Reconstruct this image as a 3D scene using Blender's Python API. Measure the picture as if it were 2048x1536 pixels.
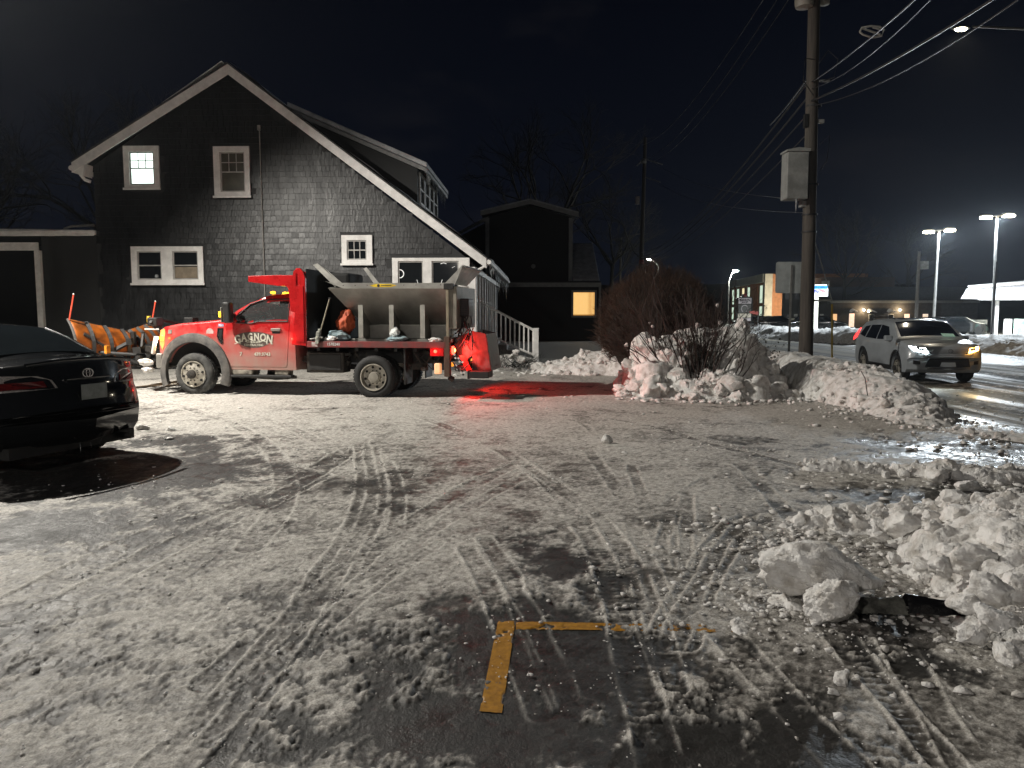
import bpy, bmesh, math, random
import numpy as np
from mathutils import Vector, Matrix, noise
from mathutils.geometry import tessellate_polygon

for _o in list(bpy.data.objects): bpy.data.objects.remove(_o)
SC = bpy.context.scene
COL = SC.collection
R = math.radians
PI = math.pi

# ------------------------------------------------------------------ camera, world, exposure
CAMH = 1.6; FPX = 1539.0; PITCH = math.atan(143/1539)
cam = bpy.data.cameras.new('camera'); camo = bpy.data.objects.new('camera', cam); COL.objects.link(camo)
camo.location = (0, 0, CAMH); camo.rotation_euler = (PI/2 - PITCH, 0, 0)
cam.sensor_width = 36; cam.lens = 36*FPX/2048; cam.clip_start = .05; cam.clip_end = 2000
SC.camera = camo
SC.view_settings.view_transform = 'Standard'; SC.view_settings.look = 'None'
SC.view_settings.exposure = 0; SC.view_settings.gamma = 1; SC.view_settings.use_curve_mapping = False
SC.render.resolution_x = 1024; SC.render.resolution_y = 768
try:
    SC.cycles.use_denoising = True; SC.cycles.max_bounces = 6; SC.cycles.sample_clamp_indirect = 4; SC.cycles.sample_clamp_direct = 0
    SC.cycles.caustics_reflective = False; SC.cycles.caustics_refractive = False; SC.cycles.use_light_tree = True
except Exception: pass

W = bpy.data.worlds.new('World'); SC.world = W; W.use_nodes = True
wn = W.node_tree.nodes; wl = W.node_tree.links; wn.clear()
wo = wn.new('ShaderNodeOutputWorld'); wb = wn.new('ShaderNodeBackground'); wl.new(wb.outputs[0], wo.inputs[0])
sky = wn.new('ShaderNodeTexSky'); sky.sky_type = 'NISHITA'; sky.sun_disc = False
sky.sun_elevation = R(-6); sky.sun_rotation = R(60)
tc = wn.new('ShaderNodeTexCoord')
mp = wn.new('ShaderNodeMapping'); mp.inputs['Scale'].default_value = (2.2, 2.2, 7.0); wl.new(tc.outputs['Generated'], mp.inputs[0])
nz = wn.new('ShaderNodeTexNoise'); nz.inputs['Scale'].default_value = 1.6; nz.inputs['Detail'].default_value = 6; nz.inputs['Roughness'].default_value = .55
wl.new(mp.outputs[0], nz.inputs['Vector'])
cr = wn.new('ShaderNodeValToRGB'); cr.color_ramp.elements[0].position = .56; cr.color_ramp.elements[1].position = .86
cr.color_ramp.elements[0].color = (0, 0, 0, 1); cr.color_ramp.elements[1].color = (.013, .0115, .010, 1); wl.new(nz.outputs['Fac'], cr.inputs[0])
# night glow that fades with height above the horizon (town light in the air)
sep = wn.new('ShaderNodeSeparateXYZ'); wl.new(tc.outputs['Generated'], sep.inputs[0])
gr = wn.new('ShaderNodeValToRGB'); wl.new(sep.outputs['Z'], gr.inputs[0])
gr.color_ramp.elements[0].position = 0.0; gr.color_ramp.elements[0].color = (.0030, .0042, .0085, 1)
gr.color_ramp.elements[1].position = .5; gr.color_ramp.elements[1].color = (.0006, .0010, .0028, 1)
ad = wn.new('ShaderNodeMixRGB'); ad.blend_type = 'ADD'; ad.inputs[0].default_value = .5
wl.new(gr.outputs[0], ad.inputs[1]); wl.new(cr.outputs[0], ad.inputs[2])
ad2 = wn.new('ShaderNodeMixRGB'); ad2.blend_type = 'ADD'; ad2.inputs[0].default_value = .002
wl.new(ad.outputs[0], ad2.inputs[1]); wl.new(sky.outputs[0], ad2.inputs[2])
wl.new(ad2.outputs[0], wb.inputs[0]); wb.inputs[1].default_value = 1.0

# ------------------------------------------------------------------ light numbers (the lamps' builders read these)
L_FLOOD = 11000.0; P_FLOOD = (-9.6, 12.4, 8.0)
L_BACK = 1350.0; P_BACK = (-4.5, -5.0, 5.2)
L_STREET = 11000.0

# ------------------------------------------------------------------ helpers
def _ray(px, py):
    return Vector((0, math.cos(PITCH), -math.sin(PITCH)))*FPX + Vector((1, 0, 0))*(px-1024) + Vector((0, math.sin(PITCH), math.cos(PITCH)))*(768-py)
CAM = Vector((0, 0, CAMH))
def at(px, py, Y):
    d = _ray(px, py); return CAM + d*(Y/d.y)
def gp(px, py, z=0.0):
    d = _ray(px, py); return CAM + d*((z-CAMH)/d.z)
class Frame:
    """a thing's own axes on the ground: origin, heading of its local x"""
    def __init__(s, o, deg):
        s.o = Vector(o); s.a = R(deg); s.ex = Vector((math.cos(s.a), math.sin(s.a), 0)); s.ey = Vector((-math.sin(s.a), math.cos(s.a), 0))
    def on(s, px, py, y=0.0):
        P = s.o + s.ey*y; d = _ray(px, py); q = CAM + d*((P-CAM).dot(s.ey)/d.dot(s.ey)) - s.o
        return (q.dot(s.ex), q.z)
    def onx(s, px, py, x=0.0):
        P = s.o + s.ex*x; d = _ray(px, py); q = CAM + d*((P-CAM).dot(s.ex)/d.dot(s.ex)) - s.o
        return (q.dot(s.ey), q.z)

_rng = np.random.RandomState(7)
_tab = _rng.rand(512, 512)
def vn(x, y, seed=0):
    x = np.asarray(x, float) + seed*37.17; y = np.asarray(y, float) + seed*91.73
    xi = np.floor(x).astype(int); yi = np.floor(y).astype(int); fx = x-xi; fy = y-yi
    fx = fx*fx*(3-2*fx); fy = fy*fy*(3-2*fy)
    a = _tab[xi % 512, yi % 512]; b = _tab[(xi+1) % 512, yi % 512]; c = _tab[xi % 512, (yi+1) % 512]; d = _tab[(xi+1) % 512, (yi+1) % 512]
    return (a*(1-fx)+b*fx)*(1-fy) + (c*(1-fx)+d*fx)*fy
def fbm(x, y, o=4, seed=0, g=.5):
    s = 0; amp = 1; t = 0
    x = np.asarray(x, float); y = np.asarray(y, float); ca, sa = .8, .6
    for i in range(o):
        s = s + amp*vn(x, y, seed+i*3); t += amp; amp *= g
        x, y = (x*ca - y*sa)*2.03, (x*sa + y*ca)*2.03
    return s/t
def sst(a, b, x):
    t = np.clip((x-a)/(b-a), 0, 1); return t*t*(3-2*t)

MATS = {}
def mat(name, col, rough=.6, metal=0.0, var=.25, scale=6.0, bump=.15, bscale=None, bdist=.01, emis=None, estr=0.0, trans=0.0, alpha=1.0, coat=0.0, spec=.5, col2=None, stretch=(1, 1, 1), sss=0.0, edge=(.35, .65), rvar=.15, ior=None):
    if name in MATS: return MATS[name]
    m = bpy.data.materials.new(name); m.use_nodes = True; MATS[name] = m
    n = m.node_tree.nodes; l = m.node_tree.links; b = n['Principled BSDF']
    t = n.new('ShaderNodeTexCoord'); mpn = n.new('ShaderNodeMapping'); mpn.inputs['Scale'].default_value = stretch; l.new(t.outputs['Object'], mpn.inputs[0])
    ns = n.new('ShaderNodeTexNoise'); ns.inputs['Scale'].default_value = scale; ns.inputs['Detail'].default_value = 5; ns.inputs['Roughness'].default_value = .6; l.new(mpn.outputs[0], ns.inputs['Vector'])
    r = n.new('ShaderNodeValToRGB'); l.new(ns.outputs['Fac'], r.inputs[0]); r.color_ramp.elements[0].position = edge[0]; r.color_ramp.elements[1].position = edge[1]
    c2 = col2 if col2 else tuple(c*(1-var) for c in col); c1 = col if col2 else tuple(min(1, c*(1+var*.5)) for c in col)
    r.color_ramp.elements[0].color = (*c2, 1); r.color_ramp.elements[1].color = (*c1, 1)
    l.new(r.outputs[0], b.inputs['Base Color'])
    mr = n.new('ShaderNodeMapRange'); l.new(ns.outputs['Fac'], mr.inputs[0]); mr.inputs['To Min'].default_value = max(.02, rough-rvar*rough); mr.inputs['To Max'].default_value = min(1, rough+rvar*rough)
    l.new(mr.outputs[0], b.inputs['Roughness'])
    b.inputs['Metallic'].default_value = metal; b.inputs['Specular IOR Level'].default_value = spec
    if coat: b.inputs['Coat Weight'].default_value = coat; b.inputs['Coat Roughness'].default_value = .06
    if trans: b.inputs['Transmission Weight'].default_value = trans
    if ior: b.inputs['IOR'].default_value = ior
    if alpha < 1: b.inputs['Alpha'].default_value = alpha
    if sss: b.inputs['Subsurface Weight'].default_value = sss; b.inputs['Subsurface Radius'].default_value = (.03, .035, .04); b.inputs['Subsurface Scale'].default_value = 1.0
    if emis: b.inputs['Emission Color'].default_value = (*emis, 1); b.inputs['Emission Strength'].default_value = estr
    if bump:
        n2 = n.new('ShaderNodeTexNoise'); n2.inputs['Scale'].default_value = bscale or scale*4; n2.inputs['Detail'].default_value = 4; l.new(mpn.outputs[0], n2.inputs['Vector'])
        bp = n.new('ShaderNodeBump'); bp.inputs['Strength'].default_value = bump; bp.inputs['Distance'].default_value = bdist; l.new(n2.outputs['Fac'], bp.inputs['Height']); l.new(bp.outputs[0], b.inputs['Normal'])
    return m

def tag(o, label=None, cat=None, group=None, kind=None):
    if label: o['label'] = label
    if cat: o['category'] = cat
    if group: o['group'] = group
    if kind: o['kind'] = kind
    return o
def empty(name, loc=(0, 0, 0), deg=0.0, label=None, cat=None, group=None):
    o = bpy.data.objects.new(name, None); COL.objects.link(o); o.location = loc; o.rotation_euler = (0, 0, R(deg)); o.empty_display_size = .2
    return tag(o, label, cat, group)
def thing_at(fr, name, label, cat, group=None):
    return empty(name, fr.o, math.degrees(fr.a), label, cat, group)

class MB:
    def __init__(s): s.v = []; s.f = []
    def add(s, vs, fs):
        o = len(s.v); s.v += [tuple(p) for p in vs]; s.f += [tuple(i+o for i in f) for f in fs]; return s
    def box(s, x0, x1, y0, y1, z0, z1, M=None):
        vs = [Vector((x, y, z)) for z in (z0, z1) for y in (y0, y1) for x in (x0, x1)]
        if M is not None: vs = [M @ p for p in vs]
        return s.add(vs, [(0, 2, 3, 1), (4, 5, 7, 6), (0, 1, 5, 4), (2, 6, 7, 3), (0, 4, 6, 2), (1, 3, 7, 5)])
    def cbox(s, c, d, M=None):
        T = Matrix.Translation(c) @ (M.to_4x4() if M is not None else Matrix.Identity(4))
        return s.box(-d[0]/2, d[0]/2, -d[1]/2, d[1]/2, -d[2]/2, d[2]/2, T)
    def tube(s, pts, r, n=8, cap=True):
        pts = [Vector(p) for p in pts]; k = len(pts); rs = r if isinstance(r, (list, tuple)) else [r]*k
        rings = []; up = None
        for i, p in enumerate(pts):
            d = (pts[min(i+1, k-1)] - pts[max(i-1, 0)])
            if d.length < 1e-9: d = Vector((0, 0, 1))
            d.normalize()
            if up is None or abs(up.dot(d)) > .98: up = Vector((0, 0, 1)) if abs(d.z) < .9 else Vector((1, 0, 0))
            a = d.cross(up).normalized(); b = d.cross(a).normalized(); up = -b if False else up
            rings.append([p + a*(math.cos(2*PI*j/n)*rs[i]) + b*(math.sin(2*PI*j/n)*rs[i]) for j in range(n)])
        vs = [q for rg in rings for q in rg]; fs = []
        for i in range(k-1):
            for j in range(n):
                fs.append((i*n+j, i*n+(j+1) % n, (i+1)*n+(j+1) % n, (i+1)*n+j))
        if cap: fs.append(tuple(range(n-1, -1, -1))); fs.append(tuple((k-1)*n+j for j in range(n)))
        return s.add(vs, fs)
    def prism(s, poly, a0, a1, axis='y', holes=None):
        """poly in the plane square to axis; axis y: (x,z)"""
        loops = [poly] + (holes or [])
        def P(p, a):
            if axis == 'y': return (p[0], a, p[1])
            if axis == 'x': return (a, p[0], p[1])
            return (p[0], p[1], a)
        flat = [p for lp in loops for p in lp]; n = len(flat)
        tris = tessellate_polygon([[Vector((p[0], p[1], 0)) for p in lp] for lp in loops])
        vs = [P(p, a0) for p in flat] + [P(p, a1) for p in flat]
        fs = [tuple(t) for t in tris] + [tuple(i+n for i in reversed(t)) for t in tris]
        o = 0
        for lp in loops:
            m = len(lp)
            for i in range(m): fs.append((o+i, o+(i+1) % m, o+(i+1) % m+n, o+i+n))
            o += m
        return s.add(vs, fs)
    def lathe(s, prof, c=(0, 0, 0), axis='y', n=32):
        """prof: list of (r, a) along axis"""
        vs = []
        for (r, a) in prof:
            for j in range(n):
                t = 2*PI*j/n; u, w = r*math.cos(t), r*math.sin(t)
                p = (u, a, w) if axis == 'y' else ((a, u, w) if axis == 'x' else (u, w, a))
                vs.append((p[0]+c[0], p[1]+c[1], p[2]+c[2]))
        fs = []
        for i in range(len(prof)-1):
            for j in range(n): fs.append((i*n+j, i*n+(j+1) % n, (i+1)*n+(j+1) % n, (i+1)*n+j))
        return s.add(vs, fs)
    def ell(s, c, r, n=14, m=8, M=None):
        vs = []; fs = []
        for i in range(m+1):
            th = PI*i/m
            for j in range(n):
                ph = 2*PI*j/n; p = Vector((r[0]*math.sin(th)*math.cos(ph), r[1]*math.sin(th)*math.sin(ph), r[2]*math.cos(th)))
                if M is not None: p = M @ p
                vs.append(p + Vector(c))
        for i in range(m):
            for j in range(n): fs.append((i*n+j, (i+1)*n+j, (i+1)*n+(j+1) % n, i*n+(j+1) % n))
        return s.add(vs, fs)
    def quad(s, a, b, c, d): return s.add([a, b, c, d], [(0, 1, 2, 3)])
    def slab(s, a, b, c, d, t):
        """a quad a..d given thickness t along its normal"""
        a, b, c, d = map(Vector, (a, b, c, d)); n = (b-a).cross(d-a).normalized()*t
        return s.add([a, b, c, d, a+n, b+n, c+n, d+n], [(3, 2, 1, 0), (4, 5, 6, 7), (0, 1, 5, 4), (1, 2, 6, 5), (2, 3, 7, 6), (3, 0, 4, 7)])
    def build(s, name, m, parent=None, smooth=None, bevel=0, kind=None, label=None, loc=None, seg=2):
        me = bpy.data.meshes.new(name); me.from_pydata(s.v, [], s.f); me.update()
        bm = bmesh.new(); bm.from_mesh(me); bmesh.ops.recalc_face_normals(bm, faces=bm.faces[:]); bm.to_mesh(me); bm.free()
        for mm in (m if isinstance(m, (list, tuple)) else [m]): me.materials.append(mm)
        if smooth is not None:
            me.shade_smooth()
            if smooth < 180: me.set_sharp_from_angle(angle=R(smooth))
        o = bpy.data.objects.new(name, me); COL.objects.link(o)
        if parent is not None: o.parent = parent
        if loc is not None: o.location = loc
        if bevel:
            bv = o.modifiers.new('bevel', 'BEVEL'); bv.width = bevel; bv.segments = seg; bv.limit_method = 'ANGLE'; bv.angle_limit = R(35)
        if kind: o['kind'] = kind
        if label: o['label'] = label
        return o
def npmesh(name, v, f, m, parent=None, smooth=True, attrs=None):
    """v (n,3), f (k,4 or 3) numpy"""
    me = bpy.data.meshes.new(name); me.vertices.add(len(v)); me.vertices.foreach_set('co', np.asarray(v, np.float32).ravel())
    k, w = f.shape; me.loops.add(k*w); me.loops.foreach_set('vertex_index', f.astype(np.int32).ravel())
    me.polygons.add(k); me.polygons.foreach_set('loop_start', np.arange(0, k*w, w, dtype=np.int32))
    try: me.polygons.foreach_set('loop_total', np.full(k, w, np.int32))
    except Exception: pass
    if smooth: me.polygons.foreach_set('use_smooth', np.ones(k, bool))
    me.materials.append(m); me.update(calc_edges=True)
    for an, av in (attrs or {}).items():
        a = me.attributes.new(an, 'FLOAT', 'POINT'); a.data.foreach_set('value', np.asarray(av, np.float32).ravel())
    o = bpy.data.objects.new(name, me); COL.objects.link(o)
    if parent is not None: o.parent = parent
    return o
def text(s, size, m, parent=None, loc=(0, 0, 0), rot=(PI/2, 0, 0), depth=.002, bold=0.0, name='lettering', sx=1.0, spacing=1.0, align='CENTER'):
    cu = bpy.data.curves.new(name, 'FONT'); cu.body = s; cu.size = size; cu.extrude = depth; cu.offset = bold; cu.align_x = align; cu.align_y = 'CENTER'; cu.space_character = spacing; cu.resolution_u = 3
    to = bpy.data.objects.new(name+'_tmp', cu); COL.objects.link(to)
    bpy.context.view_layer.update()
    me = bpy.data.meshes.new_from_object(to.evaluated_get(bpy.context.evaluated_depsgraph_get()))
    bpy.data.objects.remove(to); me.materials.clear(); me.materials.append(m); me.name = name
    o = bpy.data.objects.new(name, me); COL.objects.link(o); o.location = loc; o.rotation_euler = rot; o.scale = (sx, 1, 1)
    if parent is not None: o.parent = parent
    return o
def dup(o, parent=None):
    c = o.copy(); COL.objects.link(c); c.parent = parent
    return c
def dup_tree(o, parent=None):
    c = dup(o, parent)
    for ch in list(o.children): dup_tree(ch, c)
    return c
def lamp(kind, name, loc, power, col, rad=.1, parent=None, **kw):
    ld = bpy.data.lights.new(name, kind); ld.energy = power; ld.color = col
    if kind in ('POINT', 'SPOT'): ld.shadow_soft_size = rad
    for k, v in kw.items(): setattr(ld, k, v)
    lo = bpy.data.objects.new(name, ld); COL.objects.link(lo); lo.location = loc
    if parent is not None: lo.parent = parent
    return lo
# ------------------------------------------------------------------ ground
ZR = -.25
def road_near(y): return 7.9 - .03*(y-15)
def road_far(y): return 19.3 - .03*(y-31)
def gbase(x, y):
    """broad lie of the land"""
    x = np.asarray(x, float); y = np.asarray(y, float)
    d = x - road_near(y)
    z = ZR*sst(-2.0, .9, d)
    z = z + .14*sst(-.1, .25, x-road_far(y))
    return z
def gz(x, y): return float(gbase(x, y))

TR = [  # wheel tracks as points picked on the ground, half width, strength
 ([(837,834),(973,885),(1040,924),(1126,990),(1176,1068),(1212,1135),(1247,1240),(1290,1400),(1320,1536)], .085, 1.0),
 ([(1040,924),(1090,955),(1169,1014),(1227,1072),(1266,1135),(1302,1240),(1350,1380)], .075, .9),
 ([(934,1100),(973,1162),(1005,1221),(1040,1300),(1085,1430)], .075, .9), ([(970,1080),(1009,1135),(1044,1209),(1090,1310),(1140,1430)], .07, .8),
 ([(720,880),(738,951),(731,1014),(700,1084),(650,1160),(560,1290),(430,1440),(330,1536)], .10, .9), ([(740,890),(758,963),(747,1033),(705,1112),(640,1210),(540,1350),(400,1536)], .09, .6),
 ([(778,925),(800,978),(792,1068)], .06, .7),
 ([(1040,928),(934,971),(817,1053),(720,1123),(600,1220),(420,1370)], .09, .8), ([(1065,945),(960,1000),(850,1075),(700,1190)], .07, .5),
 ([(-60,1262),(0,1226),(113,1168),(273,1079),(376,1045),(461,1024),(600,960),(700,900)], .14, 1.0), ([(-40,1290),(0,1265),(102,1216),(290,1124),(376,1076),(520,1010),(640,950)], .12, .8),
 ([(1500,1030),(1442,1072),(1380,1182),(1330,1290)], .09, 1.0), ([(1530,1040),(1477,1057),(1403,1182),(1360,1290)], .09, .9), ([(1410,960),(1330,1010),(1312,1050)], .05, .8),
 ([(1345,990),(1340,1025),(1333,1096)], .07, .9), ([(1380,985),(1372,1002),(1364,1135)], .07, .8), ([(1262,932),(1297,1030),(1340,1140)], .06, .6),
 ([(1610,1180),(1672,1265),(1725,1336),(1778,1396),(1900,1536)], .075, 1.2), ([(1700,1180),(1781,1265),(1850,1396),(1940,1536)], .08, .9), ([(1440,1260),(1493,1318),(1560,1390),(1700,1536)], .08, .7),
 ([(1219,838),(1309,854),(1442,897),(1497,908),(1640,950)], .08, .8), ([(600,842),(837,834),(1000,850),(1219,838)], .1, .4),
 ([(500,830),(620,870),(700,930),(720,880)], .09, .4), ([(1180,905),(1250,1000),(1290,1110),(1320,1200)], .07, .5), ([(1480,930),(1560,1010),(1640,1120)], .08, .6),
 ([(1120,835),(1172,850),(1188,872)], .05, .7), ([(880,1090),(780,1150),(700,1210),(560,1330)], .06, .6), ([(300,800),(430,830),(560,900),(580,1000),(500,1100)], .1, .5),
]
TRG = [([(gp(*q).x, gp(*q).y) for q in t], w, s) for t, w, s in TR]
BARE = [  # (px, py, rx, ry, strength): worn through to the asphalt or to dark wet ice; the last ones thin the snow round the truck
 (1110,1130,.36,.62,.62), (1100,1300,.62,.70,.62), (1010,1460,.75,.32,.72), (760,1450,.7,.35,.40), (620,1300,.9,.6,.20), (480,1230,.8,.6,.2), (150,1400,1.2,.5,.15), (40,1065,.9,.7,.6),
 (330,885,1.1,.75,.6), (200,950,1.7,1.1,.75), (1450,1420,.45,.3,.38), (1280,1490,.7,.30,.55), (1730,800,1.3,.9,.30), (1620,770,1.0,1.6,.22), (850,1010,1.0,.7,.06), (1350,1090,.8,.6,.08),
 (1560,1000,1.2,.5,.2), (1900,1000,1.3,.8,.62), (1930,900,1.7,1.3,.6), (480,900,.8,.8,.08), (1000,820,1.4,.5,.08), (620,1130,.8,.9,.08), (1600,1480,.3,.4,.6), (1850,1290,.3,.5,.4), (600,775,4.5,1.5,.12), (1100,780,2.2,1.0,.25)]
BAREG = [(gp(a, b).x, gp(a, b).y, c, d, e) for a, b, c, d, e in BARE]

def ground_detail(x, y):
    """returns dz, snow cover, clean (0 dirty..1 pale, with lamp brightness painted in), wet"""
    n1 = fbm(x*.45+3, y*.45, 4, 1); n2 = fbm(x*1.9, y*1.6+5, 4, 5); n3 = fbm(x*8, y*7, 4, 9); n4 = fbm(x*30, y*26, 3, 13)
    E = np.zeros_like(x)
    for cx, cy, rx, ry, st in BAREG:
        q = ((x-cx)/rx)**2 + ((y-cy)/ry)**2; E = np.maximum(E, st*np.exp(-q**1.1*.95))
    rd = sst(-2.2, .2, x-road_near(y))
    E = np.maximum(E, .55*rd)
    T = .77 - .09*(1-sst(4.5, 8.5, y)) + .45*(n1-.5) + .55*(n2-.5) + .25*(n3-.5) - E
    track = np.zeros_like(x); ridge = np.zeros_like(x); tread = np.zeros_like(x)
    for pts, w, st in TRG:
        P = np.array(pts); lo = P.min(0)-.5; hi = P.max(0)+.5
        m = np.where((x > lo[0]) & (x < hi[0]) & (y > lo[1]) & (y < hi[1]))
        if len(m[0]) == 0: continue
        xs = x[m]; ys = y[m]; D = np.full(xs.shape, 9.0); S = np.zeros(xs.shape); acc = 0
        # smooth the polyline
        Q = P
        for _ in range(3):
            A = Q[:-1]*.75+Q[1:]*.25; B = Q[:-1]*.25+Q[1:]*.75; Q = np.vstack([Q[:1], np.stack([A, B], 1).reshape(-1, 2), Q[-1:]])
        for a, b in zip(Q[:-1], Q[1:]):
            ab = b-a; L = math.hypot(*ab)
            if L < 1e-6: continue
            t = np.clip(((xs-a[0])*ab[0]+(ys-a[1])*ab[1])/(L*L), 0, 1)
            d = np.hypot(xs-a[0]-t*ab[0], ys-a[1]-t*ab[1]); k = d < D
            D[k] = d[k]; S[k] = acc+t[k]*L; acc += L
        wob = .03*(vn(xs*3, ys*3, 40)-.5); D = np.abs(D+wob)
        fade = st*sst(.25, .55, vn(xs*1.3+w*50, ys*1.3, 41)+.18)
        inn = 1-sst(w*.8, w*1.05, D); rg = np.exp(-((D-w*1.08)/(.0065+.0010*ys))**2)*sst(.25,.7,vn(xs*7, ys*7, 42)+.1)
        groove = .5+.5*np.cos(D/w*PI*2.0)
        bars = sst(.35, .65, .5+.5*np.sin(S*2*PI/.055+D*22))
        track[m] = np.maximum(track[m], inn*fade); ridge[m] = np.maximum(ridge[m], rg*fade)
        tread[m] = np.where(inn*fade > .2, (bars*.6+groove*.4)*fade, tread[m])
    n5 = fbm(x*75, y*60, 2, 17)
    cov = sst(.26, .56, T + .50*(n3-.5) + .36*(n4-.5) + .22*(n5-.5) - .16*track*(1-tread) + .10*ridge)
    flake = sst(.47, .51, fbm(x*5.2+9, y*5.2, 5, 21))*(1-sst(.55, .95, T))
    fl2 = sst(.50, .535, fbm(x*9+2, y*8.0, 4, 23)); rg4 = 1-np.abs(2*fbm(x*24, y*24, 3, 27)-1)*2.2; st5 = fbm((x*.8+y*.6)*5, (y*.8-x*.6)*46, 3, 33)
    near = 1-sst(3.6, 6.0, y); crust = near*(1-sst(.35, .75, T))
    dz = cov*(.002 + .004*sst(.35, .8, T) + (.001+.008*crust)*flake + (.0015+.007*crust)*fl2 + .003*(n3-.5) + .003*(n4-.5) + .002*(rg4-.5) + .003*(st5-.5) + .003*(n5-.5)) + .002*(n4-.5)
    dz = dz + .05*(n1-.5)*sst(3, 9, y) - .006*track*(.3+.7*cov)*(1-.9*tread) + ridge*.009*np.maximum(cov, .25)
    clean = np.clip(.26 + .16*sst(3.5, 7, y) + .5*(st5-.5) + .35*(rg4-.5) + .22*sst(7, 12, y)*(1-rd) + .18*fl2 + .5*(n5-.5) + 1.2*(n2-.5) + .6*(n1-.5) + .25*(T-.6) + 1.0*ridge - .45*track*(1-.8*tread) + .30*flake + .75*(n4-.5) + .5*(n3-.5), 0, 1)  # paler with distance: the lamp's brightness near the truck is painted into the snow
    wet = np.clip(rd*.9 + .5*E + .25*(.5-n1) + .6*sst(2.2, 3.6, x)*sst(4.5, 6, y)*(1-sst(11, 13, y)), 0, 1)
    return dz, np.clip(cov+ridge*.35, 0, 1), clean, wet

def fan(y0, y1, rows, cols, wk, wc):
    ys = y0*(y1/y0)**np.linspace(0, 1, rows); u = np.linspace(-1, 1, cols)
    Y, U = np.meshgrid(ys, u, indexing='ij'); X = U*(wk*Y+wc); return X, Y
def gridfaces(r, c):
    i = np.arange(r*c).reshape(r, c); return np.stack([i[:-1, :-1], i[:-1, 1:], i[1:, 1:], i[1:, :-1]], -1).reshape(-1, 4)
def ground_mat(name, road=False):
    m = bpy.data.materials.new(name); m.use_nodes = True; n = m.node_tree.nodes; l = m.node_tree.links; b = n['Principled BSDF']
    def at_(a): q = n.new('ShaderNodeAttribute'); q.attribute_name = a; return q.outputs['Fac']
    t = n.new('ShaderNodeTexCoord')
    def noi(sc, det=5, st=(1, 1, 1), ro=.6):
        mpn = n.new('ShaderNodeMapping'); mpn.inputs['Scale'].default_value = st; l.new(t.outputs['Object'], mpn.inputs[0])
        q = n.new('ShaderNodeTexNoise'); q.inputs['Scale'].default_value = sc; q.inputs['Detail'].default_value = det; q.inputs['Roughness'].default_value = ro; l.new(mpn.outputs[0], q.inputs['Vector']); return q.outputs['Fac']
    def ramp(i, p0, c0, p1, c1):
        q = n.new('ShaderNodeValToRGB'); l.new(i, q.inputs[0]); q.color_ramp.elements[0].position = p0; q.color_ramp.elements[0].color = (*c0, 1); q.color_ramp.elements[1].position = p1; q.color_ramp.elements[1].color = (*c1, 1); return q.outputs[0]
    def mix(f, a, c, bt='MIX'):
        q = n.new('ShaderNodeMixRGB'); q.blend_type = bt
        for k, s in enumerate((f, a, c)):
            if isinstance(s, (int, float)): q.inputs[k].default_value = s if k == 0 else (s, s, s, 1)
            elif isinstance(s, tuple): q.inputs[k].default_value = (*s, 1)
            else: l.new(s, q.inputs[k])
        return q.outputs[0]
    asp = mix(.6, ramp(noi(60, 3), .35, (.008, .008, .008), .75, (.036, .035, .033)), ramp(noi(3), .3, (.012, .012, .012), .8, (.04, .038, .036)))
    spk = ramp(noi(140, 2, ro=.4), .70, (0, 0, 0), .76, (.22, .22, .21)); asp = mix(.5, asp, spk, 'ADD')
    if road: asp = mix(ramp(noi(.5, 6, (1.6, .09, 1)), .42, (0, 0, 0), .60, (1, 1, 1)), asp, (.20, .18, .14))
    sn = ramp(at_('clean'), .12, (.135, .126, .114), .9, (.69, .67, .63))
    sn = mix(.75, sn, ramp(noi(22, 8, ro=.7), .36, (.30, .28, .25), .62, (1, 1, 1)), 'MULTIPLY')
    sn = mix(.5, sn, ramp(noi(110, 4), .40, (.25, .23, .2), .56, (1, 1, 1)), 'MULTIPLY')
    base = mix(at_('snow'), asp, sn); l.new(base, b.inputs['Base Color'])
    rr = ramp(at_('wet'), .0, (.70, .70, .70), .8, (.62, .62, .62) if road else (.30, .30, .30))
    b.inputs['Specular IOR Level'].default_value = .22 if road else .5; rr = mix(.6, rr, ramp(noi(7, 5), .38, (.4, .4, .4), .62, (1, 1, 1)), 'MULTIPLY')
    rr = mix(at_('clean'), rr, (.75, .75, .75)) if not road else ramp(noi(.7, 6, (1.6, .07, 1)), .37, (.50, .50, .50), .50, (.92, .92, .92))
    l.new(rr, b.inputs['Roughness'])
    bp = n.new('ShaderNodeBump'); bp.inputs['Strength'].default_value = .55; bp.inputs['Distance'].default_value = .006; l.new(noi(90, 5), bp.inputs['Height'])
    bp2 = n.new('ShaderNodeBump'); bp2.inputs['Strength'].default_value = .5; bp2.inputs['Distance'].default_value = .02; l.new(noi(14, 5), bp2.inputs['Height']); l.new(bp.outputs[0], bp2.inputs['Normal'])
    l.new(bp2.outputs[0], b.inputs['Normal']); return m
GM = ground_mat('packed_dirty_snow'); RM = ground_mat('wet_slushy_road', True)
X, Y = fan(2.15, 27.0, 640, 900, .74, 1.2)
dz, cov, clean, wet = ground_detail(X, Y)
Z = gbase(X, Y) + dz*(1-.3*sst(-.5, .8, X-road_near(Y)))
V = np.stack([X, Y, Z], -1).reshape(-1, 3); F = gridfaces(*X.shape)
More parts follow.
